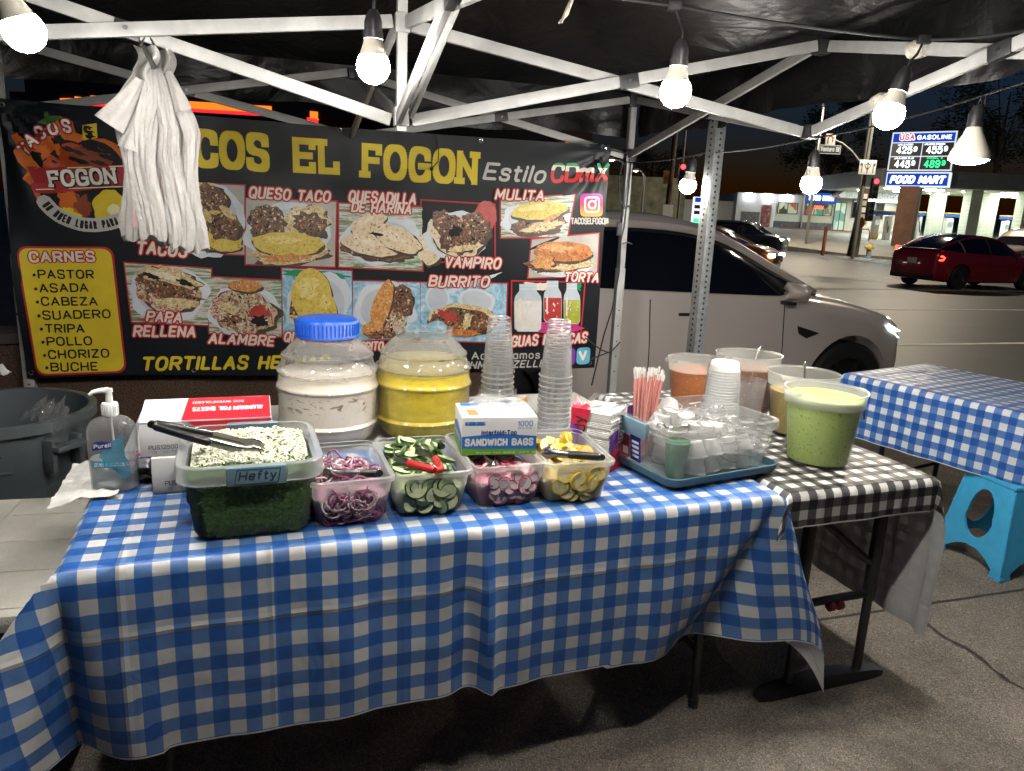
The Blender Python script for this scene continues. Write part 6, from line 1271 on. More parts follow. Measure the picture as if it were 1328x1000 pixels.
# ================================================================== salsa buckets
BKT = clearmat('translucent_bucket', (.98, .98, .97), .88, (.62, .63, .60), .08, .22, .55, .06, 12, .16)
BKTR = clearmat('translucent_bucket_rim', (.98, .98, .97), .50, (.66, .67, .64), .1, .22, .55, .06, 12, .25)
def bucket(label, s, t, lev, salsa, r0=.098, r1=.126, h=.232, rz=0, spoon=False, k_=1):
    o = thing('salsa_bucket', label, 'salsa bucket', TB(s, t), TA+R(rz), 'round food storage buckets of salsa on the black gingham cloth')
    R_ = lambda z: r0+(r1-r0)*z/h
    g = G(); g.lathe([(r0-.012, 0), (r0-.003, .003), (r0, .012), (R_(h-.05), h-.05), (R_(h-.05)+.0035, h-.049), (r1+.002, h-.006), (r1+.005, h-.004), (r1+.005, h), (r1+.001, h)], n=56, cap0=True)
    for q in range(len(g.f)):
        if q//56 in (3, 4, 5, 6, 7): g.mi[q] = 1
    for sx in (1, -1):
        g.rings([[V((sx*(r1+.001+q*.026), y*w, h-.014+z)) for y, z in ((-1, 0), (1, 0), (1, .010), (-1, .010))] for q, w in ((0, .034), (.5, .030), (1, .016))])
    g.obj('bucket', [BKT, BKTR], o)
    pr = [(r0-.016, .004), (r0-.0045, .008), (r0-.004, .014), (R_(lev*h)-.0045, lev*h)]
    g = G(); g.lathe(pr+[(R_(lev*h)*f, lev*h+.0012*math.sin(f*40)) for f in (.9, .7, .5, .3, .1, .001)], n=48, cap0=True); g.obj('salsa', salsa, o)
    if spoon:
        G().tube([(.03, .0, lev*h-.02), (.07, .02, lev*h+.05), (.105, .035, h+.012), (.112, .038, h+.016)], [.004, .004, .005, .004], 8).obj('ladle', STEEL, o)
    return o
def speck(name, base, spots, sc1=90):
    m = mottled(name, base, 14, .35, 4, .1); nt = m.node_tree; L = nt.links.new
    b = [n for n in nt.nodes if n.type == 'BSDF_PRINCIPLED'][0]; src = b.inputs['Base Color'].links[0].from_socket; tc = N(nt, 'ShaderNodeTexCoord')
    for scl, thr, col in spots:
        v = N(nt, 'ShaderNodeTexVoronoi', i_Scale=float(scl)); L(tc.outputs['Object'], v.inputs['Vector']); s = N(nt, 'ShaderNodeSeparateColor'); L(v.outputs['Color'], s.inputs[0])
        a = N(nt, 'ShaderNodeMath', operation='LESS_THAN', n1=.34); L(v.outputs['Distance'], a.inputs[0]); c = N(nt, 'ShaderNodeMath', operation='LESS_THAN', n1=thr); L(s.outputs[1], c.inputs[0]); mu = N(nt, 'ShaderNodeMath', operation='MULTIPLY'); L(a.outputs[0], mu.inputs[0]); L(c.outputs[0], mu.inputs[1])
        mx = N(nt, 'ShaderNodeMix', data_type='RGBA'); L(mu.outputs[0], mx.inputs[0]); L(src, mx.inputs[6]); mx.inputs[7].default_value = (*col, 1); src = mx.outputs[2]
    L(src, b.inputs['Base Color']); return m
GRS = speck('avocado_salsa', [(.3, (.33, .45, .11)), (.6, (.40, .52, .14)), (.8, (.45, .56, .19))], [(120, .06, (.12, .19, .04)), (190, .10, (.10, .17, .035))])
BRS = speck('roasted_salsa', [(.3, (.12, .040, .012)), (.6, (.18, .066, .022)), (.8, (.24, .10, .036))], [(110, .25, (.42, .26, .14)), (140, .18, (.06, .02, .01))])
TMS = speck('tomatillo_salsa', [(.3, (.24, .17, .03)), (.6, (.31, .225, .05)), (.8, (.36, .27, .08))], [(110, .25, (.42, .36, .14)), (140, .15, (.08, .06, .01))])
RDS = speck('orange_salsa', [(.3, (.38, .085, .010)), (.6, (.46, .125, .014)), (.8, (.50, .18, .03))], [(120, .12, (.55, .32, .10))])
bk = bucket('large translucent bucket of pale green avocado salsa, front most on the black gingham', 2.165, .225, .90, GRS, h=.245)
G().tube([(.128, 0, .205), (.150, -.006, .19), (.156, -.02, .165), (.150, -.03, .14)], .0035, 8).obj('wire_handle', BLACK_PL, bk)
bucket('translucent bucket of mustard coloured salsa right behind the green one', 2.335, .52, .70, TMS, spoon=True, rz=30)
bucket('tall translucent bucket of brown roasted salsa with light specks', 2.30, .80, .78, BRS, h=.25, spoon=True, rz=10)
bucket('smaller translucent bucket of orange salsa behind the white cup stack', 2.09, .86, .78, RDS, .082, .104, .225)
ws = thing('cup_stack_sleeve', 'tall sleeved stack of white foam cups standing before the orange salsa', 'cups', TB(2.04, .60), TA)
g = G()
P_ = [(.066, .0)]
for k in range(22): z = .006+.0105*k; r_ = .066-.012*k/22; P_ += [(r_, z), (r_+.0022, z+.002), (r_+.0022, z+.006), (r_, z+.008)]
P_ += [(.050, .262), (.047, .265), (.046, .262), (.001, .258)]
g.lathe(P_, n=40, cap0=True, cap1=True); g.obj('cups', pbr('white_foam', (.74, .74, .72), .6, 0, .04, 120), ws)
g = G(); g.grid(lambda i, j: V(((.072-.016*j+.004*noise.noise((math.cos(i*6.283)*3, math.sin(i*6.283)*3, j*5)))*math.cos(2*math.pi*i), (.072-.016*j)*math.sin(2*math.pi*i)*1.1, .002+.25*j)), 48, 14); g.obj('sleeve', clearmat('thin_sleeve', (1, 1, 1), .80, (.7, .7, .72), .6, .12, .5, .4, 40, .3), ws)
g = G(); g.lathe([(.044, 0), (.054, .05), (.064, .19), (.066, .20), (.063, .2)], n=36, cap0=True); o = g.obj('cup_sleeve', FILM); o.location = TB(2.12, .56, TT+.002); tag(o, 'clear half empty cup sleeve beside the white foam cup stack', 'plastic sleeve')
o = thing('fried_chips', 'small heap of brown fried chips on the back of the black gingham table', 'food', TB(1.98, .92), TA); o['kind'] = 'stuff'
g = G(); scatter(g, 60, lambda r_: V((r_.gauss(0, .05), r_.gauss(0, .04), abs(r_.gauss(.006, .006)))), lambda g, M, r_: g.add([(-.02, -.012, 0), (.02, -.01, .004), (.0, .02, .002)], [(0, 1, 2)], 0, M), 3); g.obj('chips', FRIED, o)
# ================================================================== cooler, bin and wall at the left
BEIGE = pbr('beige_lid_plastic', (.58, .56, .50), .55, 0, .16, 5, .3, 160)
co = thing('cooler', 'black cooler with a worn beige panelled lid at the left end of the front table', 'cooler', TB(-.085, .28, 0), TA+R(-6))
g = G(); LX, LY = .62, .80
g.box((-LX/2, LY/2, .475), (LX, LY, .05), None, 0, .018)
for x0, x1, y0, y1 in ((-.30, -.05, .04, .22), (-.30, -.05, .245, .42), (-.30, -.05, .445, .62), (-.30, -.05, .645, .77), (-.58, -.33, .04, .40), (-.58, -.33, .43, .77)): g.box(((x0+x1)/2, (y0+y1)/2, .5005), (x1-x0+.012, y1-y0+.012, .006), None, 0, .004)
g.box((-.10, .70, .5035), (.035, .075, .004), None, 0, .0015)
g.obj('lid', BEIGE, co)
g = G(); g.box((-LX/2, LY/2, .24), (LX-.03, LY-.03, .41), None, 0, .02); g.obj('body', BLACK_PL, co)
g = G(); g.tube([(-.30, .006, .16), (-.22, -.03, .15), (-.12, -.035, .15), (-.06, -.03, .15), (-.04, .008, .16)], .011, 10); g.tube([(-.075, -.03, .15), (-.075, -.04, .15)], .02, 14); g.obj('handle', pbr('grey_handle', (.06, .06, .065), .4), co)
tr = thing('trash_can', 'big dark grey round trash can behind the beige cooler lid', 'trash can', V((-1.93, 2.68, 0)), R(10))
GRC = pbr('dark_grey_bin', (.075, .092, .10), .5, 0, .10, 8, .1, 200)
g = G(); g.lathe([(.23, 0), (.24, .01), (.275, .50), (.278, .505), (.285, .60), (.30, .645), (.30, .66), (.322, .662), (.325, .70), (.312, .705), (.295, .70), (.272, .50), (.23, .03), (.001, .03)], n=64, cap0=True)
g.obj('can', GRC, tr)
for a in (-28, 152):
    M = Matrix.Rotation(R(a), 4, 'Z'); g = G(); g.box((.335, 0, .60), (.05, .13, .02), M, 0, .006); g.box((.305, .055, .57), (.05, .02, .12), M, 0, .005); g.box((.305, -.055, .57), (.05, .02, .12), M, 0, .005); g.obj('handle', GRC, tr)
g = G()
for k in range(2):
    for a in range(-8, 3): g.box((.2855, 0, .53-k*.16), (.004, .02, .008), Matrix.Rotation(R(-70+a*3.6+k*12), 4, 'Z'))
g.obj('moulded_rib', GRC, tr)
def cyl(r, a0, z0): return lambda x, y, l=0: V(((r+l+.002)*math.cos(a0+x/r), (r+l+.002)*math.sin(a0+x/r), z0+y))
g = G(); write(g, 'BRUTE', (0, 0), (.17, 0), .042, cyl(.287, R(-100), .585), .22); g.obj('lettering', BLACK_PL, tr, fix=False)
o = crumple((0, 0, 0), .13, .12, .12, 21, 22).obj('plastic_bag', FILM); o.location = (-1.70, 2.58, .66); o.rotation_euler = (0, .5, 0); tag(o, 'crinkled clear plastic bag spilling over the trash can rim', 'plastic bag')
o = crumple((0, 0, 0), .3, .2, .10, 27, 20).obj('paper_trash', PAPER); o.location = (-2.25, 2.95, .72); tag(o, 'white crumpled paper at the far left behind the trash can', 'paper')
AGG = mottled('brown_pebble_dash', [(.25, (.018, .010, .006)), (.45, (.055, .030, .018)), (.6, (.10, .055, .032)), (.78, (.19, .12, .075))], 130, .8, 3, 1.0)
pw = thing('planter_wall', 'low dark brown pebble dash wall behind the menu banner and trash can', 'wall', CP(1.2, .03, 0), CA)
G().box((-.35, .1, .40), (3.1, .2, .80), None, 0, .015).obj('wall', AGG, pw)
G().box((-.35, .1, .83), (3.14, .25, .05), None, 0, .01).obj('coping', pbr('dark_coping', (.05, .04, .035), .8, 0, .2, 20), pw)
# dark folded tarp hanging low beside the leg
o = crumple((0, 0, 0), .42, .22, .62, 33, 24).obj('folded_tarp', BLACK_RUB); o.location = TB(1.68, 1.28, .0); o.rotation_euler = (0, 0, TA); tag(o, 'black folded tarp heap below the banner corner by the back right tent leg', 'tarp')
# perforated sign post
sp_ = thing('sign_post', 'galvanised perforated square sign post in front of the white car', 'post', V((.905, 3.66, 0)), R(28))
g = G()
W2 = .030
g.box((0, 0, 1.35), (2*W2, 2*W2, 2.7), None, 0, .004); g.obj('post', GALV, sp_)
g = G()
for z in range(96):
    zz = .05+.0265*z
    for M in (Matrix.Rotation(0, 4, 'Z'), Matrix.Rotation(R(-90), 4, 'Z')):
        Q_ = M @ Matrix.Translation((0, -W2-.0004, zz)) @ Matrix.Rotation(R(90), 4, 'X'); g.lathe([(.0001, .0004), (.0062, .0004), (.0062, -.0004)], n=12, M=Q_)
g.obj('punched_holes', BLACK_RUB, sp_)
# ================================================================== vehicles
def crom(P, n):
    """smooth resampling of station tuples"""
    out = []; m = len(P)
    for i in range(m-1):
        p0, p1, p2, p3 = P[max(0, i-1)], P[i], P[i+1], P[min(m-1, i+2)]
        for k in range(n):
            t = k/n; out.append(tuple(.5*((2*b)+(-a+c)*t+(2*a-5*b+4*c-d)*t*t+(-a+3*b-3*c+d)*t**3) for a, b, c, d in zip(p0, p1, p2, p3)))
    out.append(P[-1]); return out
CARGLASS = pbr('dark_car_glass', (.006, .007, .010), .06, 0, .1, 4, spec=.8)
TYRE = pbr('tyre_rubber', (.012, .012, .012), .75, 0, .2, 30); RIM = pbr('grey_alloy', (.16, .16, .17), .35, .9, .1, 20); DRIM = pbr('dark_alloy', (.03, .03, .032), .4, .6, .1, 20); TRIM = pbr('black_trim', (.014, .014, .015), .45)
def paint(name, col, metal=.0):
    if name in MATS: return MATS[name]
    m, nt, out = nodes(name); b = N(nt, 'ShaderNodeBsdfPrincipled', i_Roughness=.32); nt.links.new(b.outputs[0], out.inputs[0]); b.inputs['Base Color'].default_value = (*col, 1); b.inputs['Metallic'].default_value = metal; b.inputs['Coat Weight'].default_value = 1.0; b.inputs['Coat Roughness'].default_value = .05; MATS[name] = m; return m
def car(label, cat, loc, head, body, cabin, W2_, axles, wr, pm, sc_=1, rim=RIM, lights=None, roofpaint=True, detail=2, rake=.0, group=None, nm='car'):
    """body: (x,zlow,zbelt,halfw,ztop) nose to tail; cabin: (x,zbase,zroof,wbase,wtop)"""
    t = thing(nm, label, cat, loc, head, group)
    def bring_(s):
        x, zl, zb, w, zt = s; h = [(0, zl), (w*.80, zl), (w*.95, zl+.05), (w*.985, zl+.18), (w, zl+(zb-zl)*.55), (w*.985, zb-.10), (w*.955, zb-.02), (w*.90, zb+(zt-zb)*.35), (w*.72, zb+(zt-zb)*.8), (w*.40, zt), (0, zt+.006)]
        return [V((x, y, z))*sc_ for y, z in h]+[V((x, -y, z))*sc_ for y, z in h[-2:0:-1]]
    S = crom(body, 5); g = G(); g.rings([bring_(s) for s in S]); bo = g.obj('body', pm, t)
    cut = G()
    for ax in axles:
        for s in (1, -1): cut.lathe([(wr*1.16*sc_, -.16*sc_), (wr*1.16*sc_, .16*sc_)], (0, 0, 0), 36, 0, Matrix.Translation(V((ax, s*(W2_-.10), wr))*sc_) @ Matrix.Rotation(R(90), 4, 'X'), True, True)
    co_ = cut.obj('cutter', TRIM, None); co_.parent = t
    md = bo.modifiers.new('b', 'BOOLEAN'); md.object = co_; md.solver = 'EXACT'; md.operation = 'DIFFERENCE'
    bpy.context.view_layer.update(); dg = bpy.context.evaluated_depsgraph_get(); me = bpy.data.meshes.new_from_object(bo.evaluated_get(dg)); me.name = 'body'
    if len(me.polygons) > 40: bo.modifiers.clear(); bo.data = me; me.materials.clear(); me.materials.append(pm); me.materials.append(TRIM); me.shade_smooth(); me.set_sharp_from_angle(angle=R(35))
    bpy.data.objects.remove(co_)
    def cring(s, gr=0):
        x, zb, zr, wb, wt = s; h = [(0, zb), (wb, zb), (wb+(wt-wb)*.45, zb+(zr-zb)*.50), (wt+.02, zb+(zr-zb)*.84), (wt*.90, zb+(zr-zb)*.95), (wt*.6, zr-.004), (0, zr+.01)]
        return [V((x, y, z))*sc_ for y, z in h]+[V((x, -y, z))*sc_ for y, z in h[-2:0:-1]]
    C_ = crom(cabin, 5); g = G(); g.rings([cring(s) for s in C_]); g.obj('windows', CARGLASS, t)
    if roofpaint:
        g = G(); sec = []
        for s in C_:
            x, zb, zr, wb, wt = s
            if zr-zb < .33: continue
            hh = [(wt+.024, zb+(zr-zb)*.84-.03), (wt+.030, zb+(zr-zb)*.86), (wt*.92, zb+(zr-zb)*.955+.012), (wt*.6, zr+.010), (0, zr+.022)]
            sec.append([V((x, y, z))*sc_ for y, z in hh]+[V((x, -y, z))*sc_ for y, z in hh[-2::-1]])
        for i in range(len(sec)-1):
            n = len(sec[0]); g.add(sec[i]+sec[i+1], [(k, k+1, n+k+1, n+k) for k in range(n-1)])
        g.obj('roof', pm, t, fix=True)
    g = G()
    for s in (1, -1):
        pts = [V((x, s*(wt+.025), zb+(zr-zb)*.85))*sc_ for x, zb, zr, wb, wt in C_]
        g.tube(pts, .034*sc_, 8)
    g.obj('roof_rail', pm, t)
    if detail > 1:
        for xb in (cabin[0][0]-1.55, cabin[0][0]-2.6):
            g = G()
            for s in (1, -1):
                st = min(C_, key=lambda q: abs(q[0]-xb)); x, zb, zr, wb, wt = st
                g.tube([V((xb+.06, s*(wb+.004), zb))*sc_, V((xb+.02, s*(wb+(wt-wb)*.45+.006), zb+(zr-zb)*.5))*sc_, V((xb-.04, s*(wt+.024), zb+(zr-zb)*.84))*sc_], .030*sc_, 6)
            g.obj('pillar', TRIM, t)
    for ax in axles:
        for s in (1, -1):
            M = Matrix.Translation(V((ax, s*(W2_-.115), wr))*sc_) @ Matrix.Rotation(R(90)*-s, 4, 'X')
            w = bpy.data.objects.new('wheel', None); sc.collection.objects.link(w); w.parent = t; w.matrix_basis = M; w.empty_display_size = .1
            r = wr*sc_
            G().lathe([(r*.66, -.10), (r*.93, -.105), (r, -.08), (r, .08), (r*.93, .105), (r*.68, .10)], n=36).obj('tyre', TYRE, w)
            g = G(); g.lathe([(r*.68, -.09), (r*.68, .095), (r*.64, .095), (r*.62, .04), (r*.16, .055), (r*.15, .085), (.001, .088)], n=30)
            for k in range(10 if detail > 1 else 6):
                a = 2*math.pi*k/(10 if detail > 1 else 6); g.box((r*.40, 0, .075), (r*.52, r*.10, .022), Matrix.Rotation(a, 4, 'Z'))
            g.obj('rim', rim, w)
    def sidey(x, z):
        s = min(S, key=lambda q: abs(q[0]-x)); f = (z-s[1])/max(.01, s[2]-s[1]); return s[3]*(1-.018*abs(f-.55)*2)
    return t, S, C_, sidey
WHP = paint('warm_white_paint', (.60, .535, .495)); REDP = paint('deep_red_paint', (.26, .006, .022), .15); BLKP = paint('black_car_paint', (.008, .009, .012)); ORP = paint('orange_car_paint', (.34, .07, .015)); VANP = paint('beige_van_paint', (.38, .32, .27)); TEALP = paint('teal_truck_paint', (.03, .14, .15))
BODY_X = [(2.24, .34, .58, .48, .66), (2.19, .24, .68, .72, .78), (1.98, .20, .86, .87, .93), (1.55, .20, .95, .945, 1.03), (1.0, .20, 1.0, .955, 1.08), (.6, .20, 1.04, .96, 1.06), (-.6, .20, 1.08, .955, 1.08), (-1.5, .20, 1.11, .945, 1.11), (-2.05, .22, 1.13, .90, 1.16), (-2.34, .28, 1.06, .82, 1.08), (-2.42, .42, .90, .72, .92)]
CAB_X = [(1.18, 1.03, 1.06, .80, .70), (.75, 1.03, 1.30, .885, .66), (.25, 1.04, 1.545, .90, .655), (-.35, 1.06, 1.62, .90, .66), (-1.1, 1.08, 1.575, .89, .645), (-1.75, 1.10, 1.36, .86, .62), (-2.15, 1.12, 1.16, .80, .60)]
h_ = R(18); fw = V((2.76, 6.12, 0)); hd = V((math.cos(h_), math.sin(h_), 0)); hn = V((-math.sin(h_), math.cos(h_), 0))
cen = fw-hd*1.445*1.03+hn*.86*1.03
W_BODY = [(min(x, 1.97+(x-2.0)*.35) if x > 1.9 else x, zl, zb+.05-.06*max(0, (x-1.0)/1.2), w, zt+.05-.11*max(0, (x-1.0)/1.2)) for x, zl, zb, w, zt in BODY_X]; W_CAB = [(x, zb+.05, zr+.03, wb, wt) for x, zb, zr, wb, wt in CAB_X]
wcar, S_, C_, sy = car('white crossover car parked at the kerb right behind the food stand', 'car', (cen.x, cen.y, -.155), h_, W_BODY, W_CAB, .955, (1.445, -1.445), .36, WHP, 1.03, DRIM, detail=1)
k_ = 1.03
g = G()
for xd, z0, z1 in ((.78, .42, 1.02), (-.36, .38, 1.05), (-1.22, .62, 1.08)):
    for s in (1, -1): G().tube([V((xd-.05*(z-.4), s*(sy(xd, z)+.001), z))*k_ for z in [z0+(z1-z0)*i/10 for i in range(11)]], .004, 6).obj('door_gap', TRIM, wcar)
for s in (1, -1):
    for xd in (-.05, -1.0):
        g = G(); g.box((xd*k_, s*(sy(xd, .93)+.004)*k_, .945*k_), (.22, .012, .022), None, 0, .004); g.obj('door_handle', TRIM, wcar)
    g = G(); g.grid(lambda i, j: V((.88-.20*j, s*(.985+.11*math.sin(math.pi*i)*math.sin(math.pi*(.1+.8*j))+.05), 1.05+.13*i+.02*j))*k_, 10, 10); mo = g.obj('mirror', WHP, wcar); mo.modifiers.new('S', 'SOLIDIFY').thickness = .07
    G().box((.74*k_, s*1.00*k_, 1.04*k_), (.08, .10, .03), None, 0, .008).obj('mirror_arm', TRIM, wcar)
    g = G(); fx = [(2.05, .72), (1.98, .80), (1.80, .87), (1.84, .81), (2.0, .74), (2.06, .69)]
    g.add([V((x, s*(sy(x, z)*(.98 if x > 2.1 else 1.0)+.010), z))*k_ for x, z in fx], [tuple(range(6))]); hl = g.obj('headlight', emis('headlight_glow', (.85, .95, 1.0), 7.0, 14), wcar, smooth=False)
    g = G(); g.add([V((x, s*(sy(x, z)+.006), z))*k_ for x, z in ((1.10, .80), (.88, .86), (.90, .80), (.98, .76))], [(0, 1, 2, 3)]); g.obj('fender_badge', TRIM, wcar, smooth=False)
    g = G(); g.add([V((x, s*(sy(x, z)+.004), z))*k_ for x, z in ((2.03, .66), (1.95, .66), (1.95, .635), (2.03, .635))], [(0, 1, 2, 3)]); g.obj('side_marker', pbr('amber_marker', (.5, .16, .02), .3), wcar, smooth=False)
    g = G(); g.tube([V((x, s*(sy(x, .28)+.004), .235))*k_ for x in (.98, .4, -.2, -.9)], .03, 8); g.obj('sill', TRIM, wcar)
# red car driving off to the right
hr = R(21); rw = V((13.25, 22.55, 0)); hd = V((math.cos(hr), math.sin(hr), 0)); hn = V((-math.sin(hr), math.cos(hr), 0)); cen = rw+hd*1.445+hn*.86
rc, S_, C_, sy = car('red crossover car with lit tail lights crossing the junction', 'car', (cen.x, cen.y, -.155), hr, BODY_X, CAB_X, .955, (1.445, -1.445), .36, REDP, 1.0, RIM, roofpaint=False)
LT = emis('lit_tail_light', (1.0, .06, .03), 5.0); LTD = emis('tail_light_core', (1.0, .25, .12), 7.0)
for s in (1, -1):
    g = G(); pts = [V((-2.30, s*.50, .93)), V((-2.27, s*.72, .95)), V((-2.17, s*.86, .97)), V((-2.12, s*.895, .93)), V((-2.16, s*.885, .86)), V((-2.28, s*.76, .85)), V((-2.33, s*.62, .86))]
    g.tube([p+V((-.055, s*.01, 0)) for p in pts], .024, 8); g.obj('tail_light', LT, rc)
    G().box((-2.375, s*.64, .905), (.02, .16, .05)).obj('tail_light', LTD, rc)
g = G(); g.box((-2.435, 0, .80), (.012, .34, .17), None, 0, .004); pl_ = g.obj('number_plate', pbr('white_plate', (.55, .55, .55), .4), rc)
g = G(); g.box((-2.36, 0, .36), (.10, 1.55, .20), None, 0, .04); g.obj('bumper', TRIM, rc)
g = G(); g.add([V(p) for p in ((-2.19, .72, 1.175), (-2.19, -.72, 1.175), (-1.80, -.66, 1.40), (-1.80, .66, 1.40))], [(0, 1, 2, 3)]); 
g = G(); g.box((-2.22, 0, 1.165), (.16, 1.45, .03), None, 0, .012); g.obj('spoiler', REDP, rc)
g = G(); g.box((.72, -.99, 1.09), (.12, .16, .12), None, 0, .03); g.box((.72, .99, 1.09), (.12, .16, .12), None, 0, .03); g.obj('mirror', REDP, rc)
g = G()
for xd in (.78, -.36): g.tube([V((xd, -(sy(xd, z)+.001), z)) for z in (.42, .6, .8, 1.0)], .006, 6)
g.obj('door_gap', TRIM, rc)
BODY_V = [(2.45, .35, .75, .60, .85), (2.38, .25, .85, .85, .98), (2.1, .22, .95, .95, 1.06), (1.5, .22, 1.02, .98, 1.14), (1.1, .22, 1.08, .98, 1.16), (0, .22, 1.10, .98, 1.10), (-1.5, .22, 1.12, .98, 1.12), (-2.3, .25, 1.12, .96, 1.13), (-2.42, .35, 1.05, .92, 1.08)]
CAB_V = [(1.45, 1.08, 1.12, .82, .78), (.95, 1.08, 1.45, .93, .78), (.5, 1.08, 1.74, .94, .78), (-.5, 1.09, 1.80, .94, .78), (-1.8, 1.10, 1.78, .93, .77), (-2.25, 1.11, 1.60, .92, .76), (-2.40, 1.11, 1.15, .90, .75)]
def far_car(label, cat, loc, head, pm, van=True, s=1.0, front=True, rear=False, nm='car', st=4.0):
    t, S, C_, sy = car(label, cat, (loc[0], loc[1], -.155 if len(loc) < 3 else loc[2]), head, BODY_V if van else BODY_X, CAB_V if van else CAB_X, .975 if van else .955, (1.5, -1.45), .37, pm, s, RIM, detail=1, nm=nm)
    x = (2.36 if van else 2.20)*s
    for q in (1, -1):
        if front: G().box((x, q*.68*s, (.86 if van else .74)*s), (.16, .30, .13), None, 0, .03).obj('headlight', emis('car_headlamp', (1.0, .93, .8), st), t)
        if rear: G().box((-2.40*s, q*.80*s, .98*s), (.08, .16, .26), None, 0, .02).obj('tail_light', LT, t)
    if front:
        G().box((x+.06, 0, .62*s), (.06, 1.0, .22), None, 0, .02).obj('grille', TRIM, t); G().box((x+.10, 0, .52*s), (.02, .32, .12)).obj('number_plate', pbr('white_plate', (.55, .55, .55), .4), t)
    return t
far_car('black sport utility vehicle waiting before the food mart with headlights on', 'car', (13.2, 44.5), R(-34), BLKP, True, 1.0, True, st=7)
far_car('orange sedan half hidden behind the nose of the white car', 'car', (6.55, 25.4), R(-32), ORP, False, .96, True, st=5)
far_car('beige van on the far right beyond the red car', 'van', (21.6, 31.6), R(200), VANP, True, 1.12, True, nm='van', st=2.5)
far_car('black hatchback with a red tail light just behind the roof of the red car', 'car', (17.2, 29.4), R(21), BLKP, False, 1.0, False, True)
far_car('dark car passing behind the back right tent leg', 'car', (4.6, 26.0), R(12), BLKP, True, .98, False, True)
far_car('teal pickup truck at the far right edge by the gas pumps', 'truck', (43.5, 52.0), R(200), TEALP, True, 1.25, False, nm='pickup_truck')
# ================================================================== gas station across the junction
STUC = pbr('white_stucco', (.58, .58, .56), .8, 0, .06, 2, .1, 30); TAN = pbr('tan_stucco', (.40, .38, .31), .8, 0, .06, 2, .1, 30); DKB = mottled('dark_stone_base', [(.3, (.04, .042, .05)), (.7, (.12, .12, .13))], 5, .8, 4, .2)
CORR = pbr('ribbed_metal', (.50, .52, .56), .4, .2, .05, 4); BANDM = pbr('grey_fascia', (.19, .20, .205), .5, 0, .12, 2)
FX = lambda px: (px-953)/13.12+21.2
hor = lambda px: 276+.0454*(px-664)
FZ = lambda px, py: 1.5+(hor(px)-py)/12.75
FY = 75.0
fm = thing('food_mart', 'low white gas station food mart building with lit windows across the street', 'building', (27, FY, 1.2))
def wbox(nm, par, x0, x1, z0, z1, y, d, m): return G().box(((x0+x1)/2, y+d/2, (z0+z1)/2), (x1-x0, d, z1-z0)).obj(nm, m, par, world=True, smooth=False)
wbox('wall', fm, 21.2, 27.7, 1.0, 4.45, FY, 8, STUC); wbox('wall', fm, 27.7, 37.6, 1.0, 4.7, FY-.4, 9, TAN); wbox('base_band', fm, 25.0, 27.68, 1.0, 1.9, FY-.06, .06, DKB); wbox('base_band', fm, 27.72, 30.6, 1.0, 1.9, FY-.46, .06, DKB)
INT = mottled('lit_shop_interior', [(.2, (.05, .06, .04)), (.4, (.30, .30, .18)), (.55, (.45, .42, .28)), (.68, (.35, .12, .08)), (.8, (.15, .35, .25))], 2.2, .5, 3, 0, vor=True)
def lit(nm, src, st, sc_=2.2):
    m, nt, out = nodes(nm); L = nt.links.new; e = N(nt, 'ShaderNodeEmission', i_Strength=st); tc = N(nt, 'ShaderNodeTexCoord'); v = N(nt, 'ShaderNodeTexVoronoi', i_Scale=sc_); L(tc.outputs['Object'], v.inputs['Vector']); s = N(nt, 'ShaderNodeSeparateColor'); L(v.outputs['Color'], s.inputs[0]); L(ramp(nt, s.outputs[0], src, 'CONSTANT'), e.inputs[0]); L(e.outputs[0], out.inputs[0]); return m
SHOPW = lit('lit_shop_window', [(0, (.06, .07, .05)), (.25, (.40, .45, .28)), (.5, (.25, .22, .14)), (.65, (.60, .60, .42)), (.8, (.35, .10, .06)), (.9, (.10, .30, .18))], .9, 1.6)
DOORL = lit('lit_shop_door', [(0, (.35, .55, .42)), (.4, (.55, .72, .55)), (.7, (.20, .38, .30))], 1.0, 1.2)
def window(x0, x1, z0, z1, y, m, nb=2, nm='window'):
    f = G(); t_ = .07
    for a, b, c, d in ((x0, x1, z0, z0+t_), (x0, x1, z1-t_, z1), (x0, x0+t_, z0, z1), (x1-t_, x1, z0, z1)): f.box(((a+b)/2, y-.05, (c+d)/2), (b-a, .1, d-c))
    for k in range(1, nb): xx = x0+(x1-x0)*k/nb; f.box((xx, y-.045, (z0+z1)/2), (.06, .08, z1-z0-.1))
    fo = f.obj(nm, pbr('dark_window_frame', (.05, .05, .05), .5), fm, world=True, smooth=False)
    g = G(); g.add([V((x0+.02, y-.02, z0+.02)), V((x1-.02, y-.02, z0+.02)), V((x1-.02, y-.02, z1-.02)), V((x0+.02, y-.02, z1-.02))], [(0, 1, 2, 3)])
    p = g.obj('pane', m, fm, world=True, smooth=False); p.parent = fo; return fo
window(FX(1006), FX(1032), FZ(1019, 278), FZ(1019, 264), FY, SHOPW, 2); window(FX(1040), FX(1074), FZ(1057, 280), FZ(1057, 265), FY-.4, SHOPW, 3); window(FX(1077), FX(1092), 1.25, FZ(1085, 264), FY-.4, DOORL, 2, 'door')
window(FX(1099), FX(1108), 2.5, FZ(1100, 258), FY-.4, CARGLASS, 1); window(FX(1129), FX(1140), 2.5, FZ(1135, 260), FY-.4, CARGLASS, 1)
wbox('poster', fm, FX(960), FX(984), FZ(970, 289), FZ(970, 275), FY-.03, .03, mottled('brick_poster', [(.3, (.06, .06, .07)), (.6, (.14, .13, .14)), (.8, (.25, .22, .22))], 4, .6, 3, 0)); wbox('side_door', fm, FX(986), FX(998), 1.25, FZ(990, 267), FY-.06, .06, mottled('red_door_poster', [(.3, (.05, .03, .03)), (.55, (.25, .05, .05)), (.75, (.4, .36, .33))], 3, .5, 3, 0))
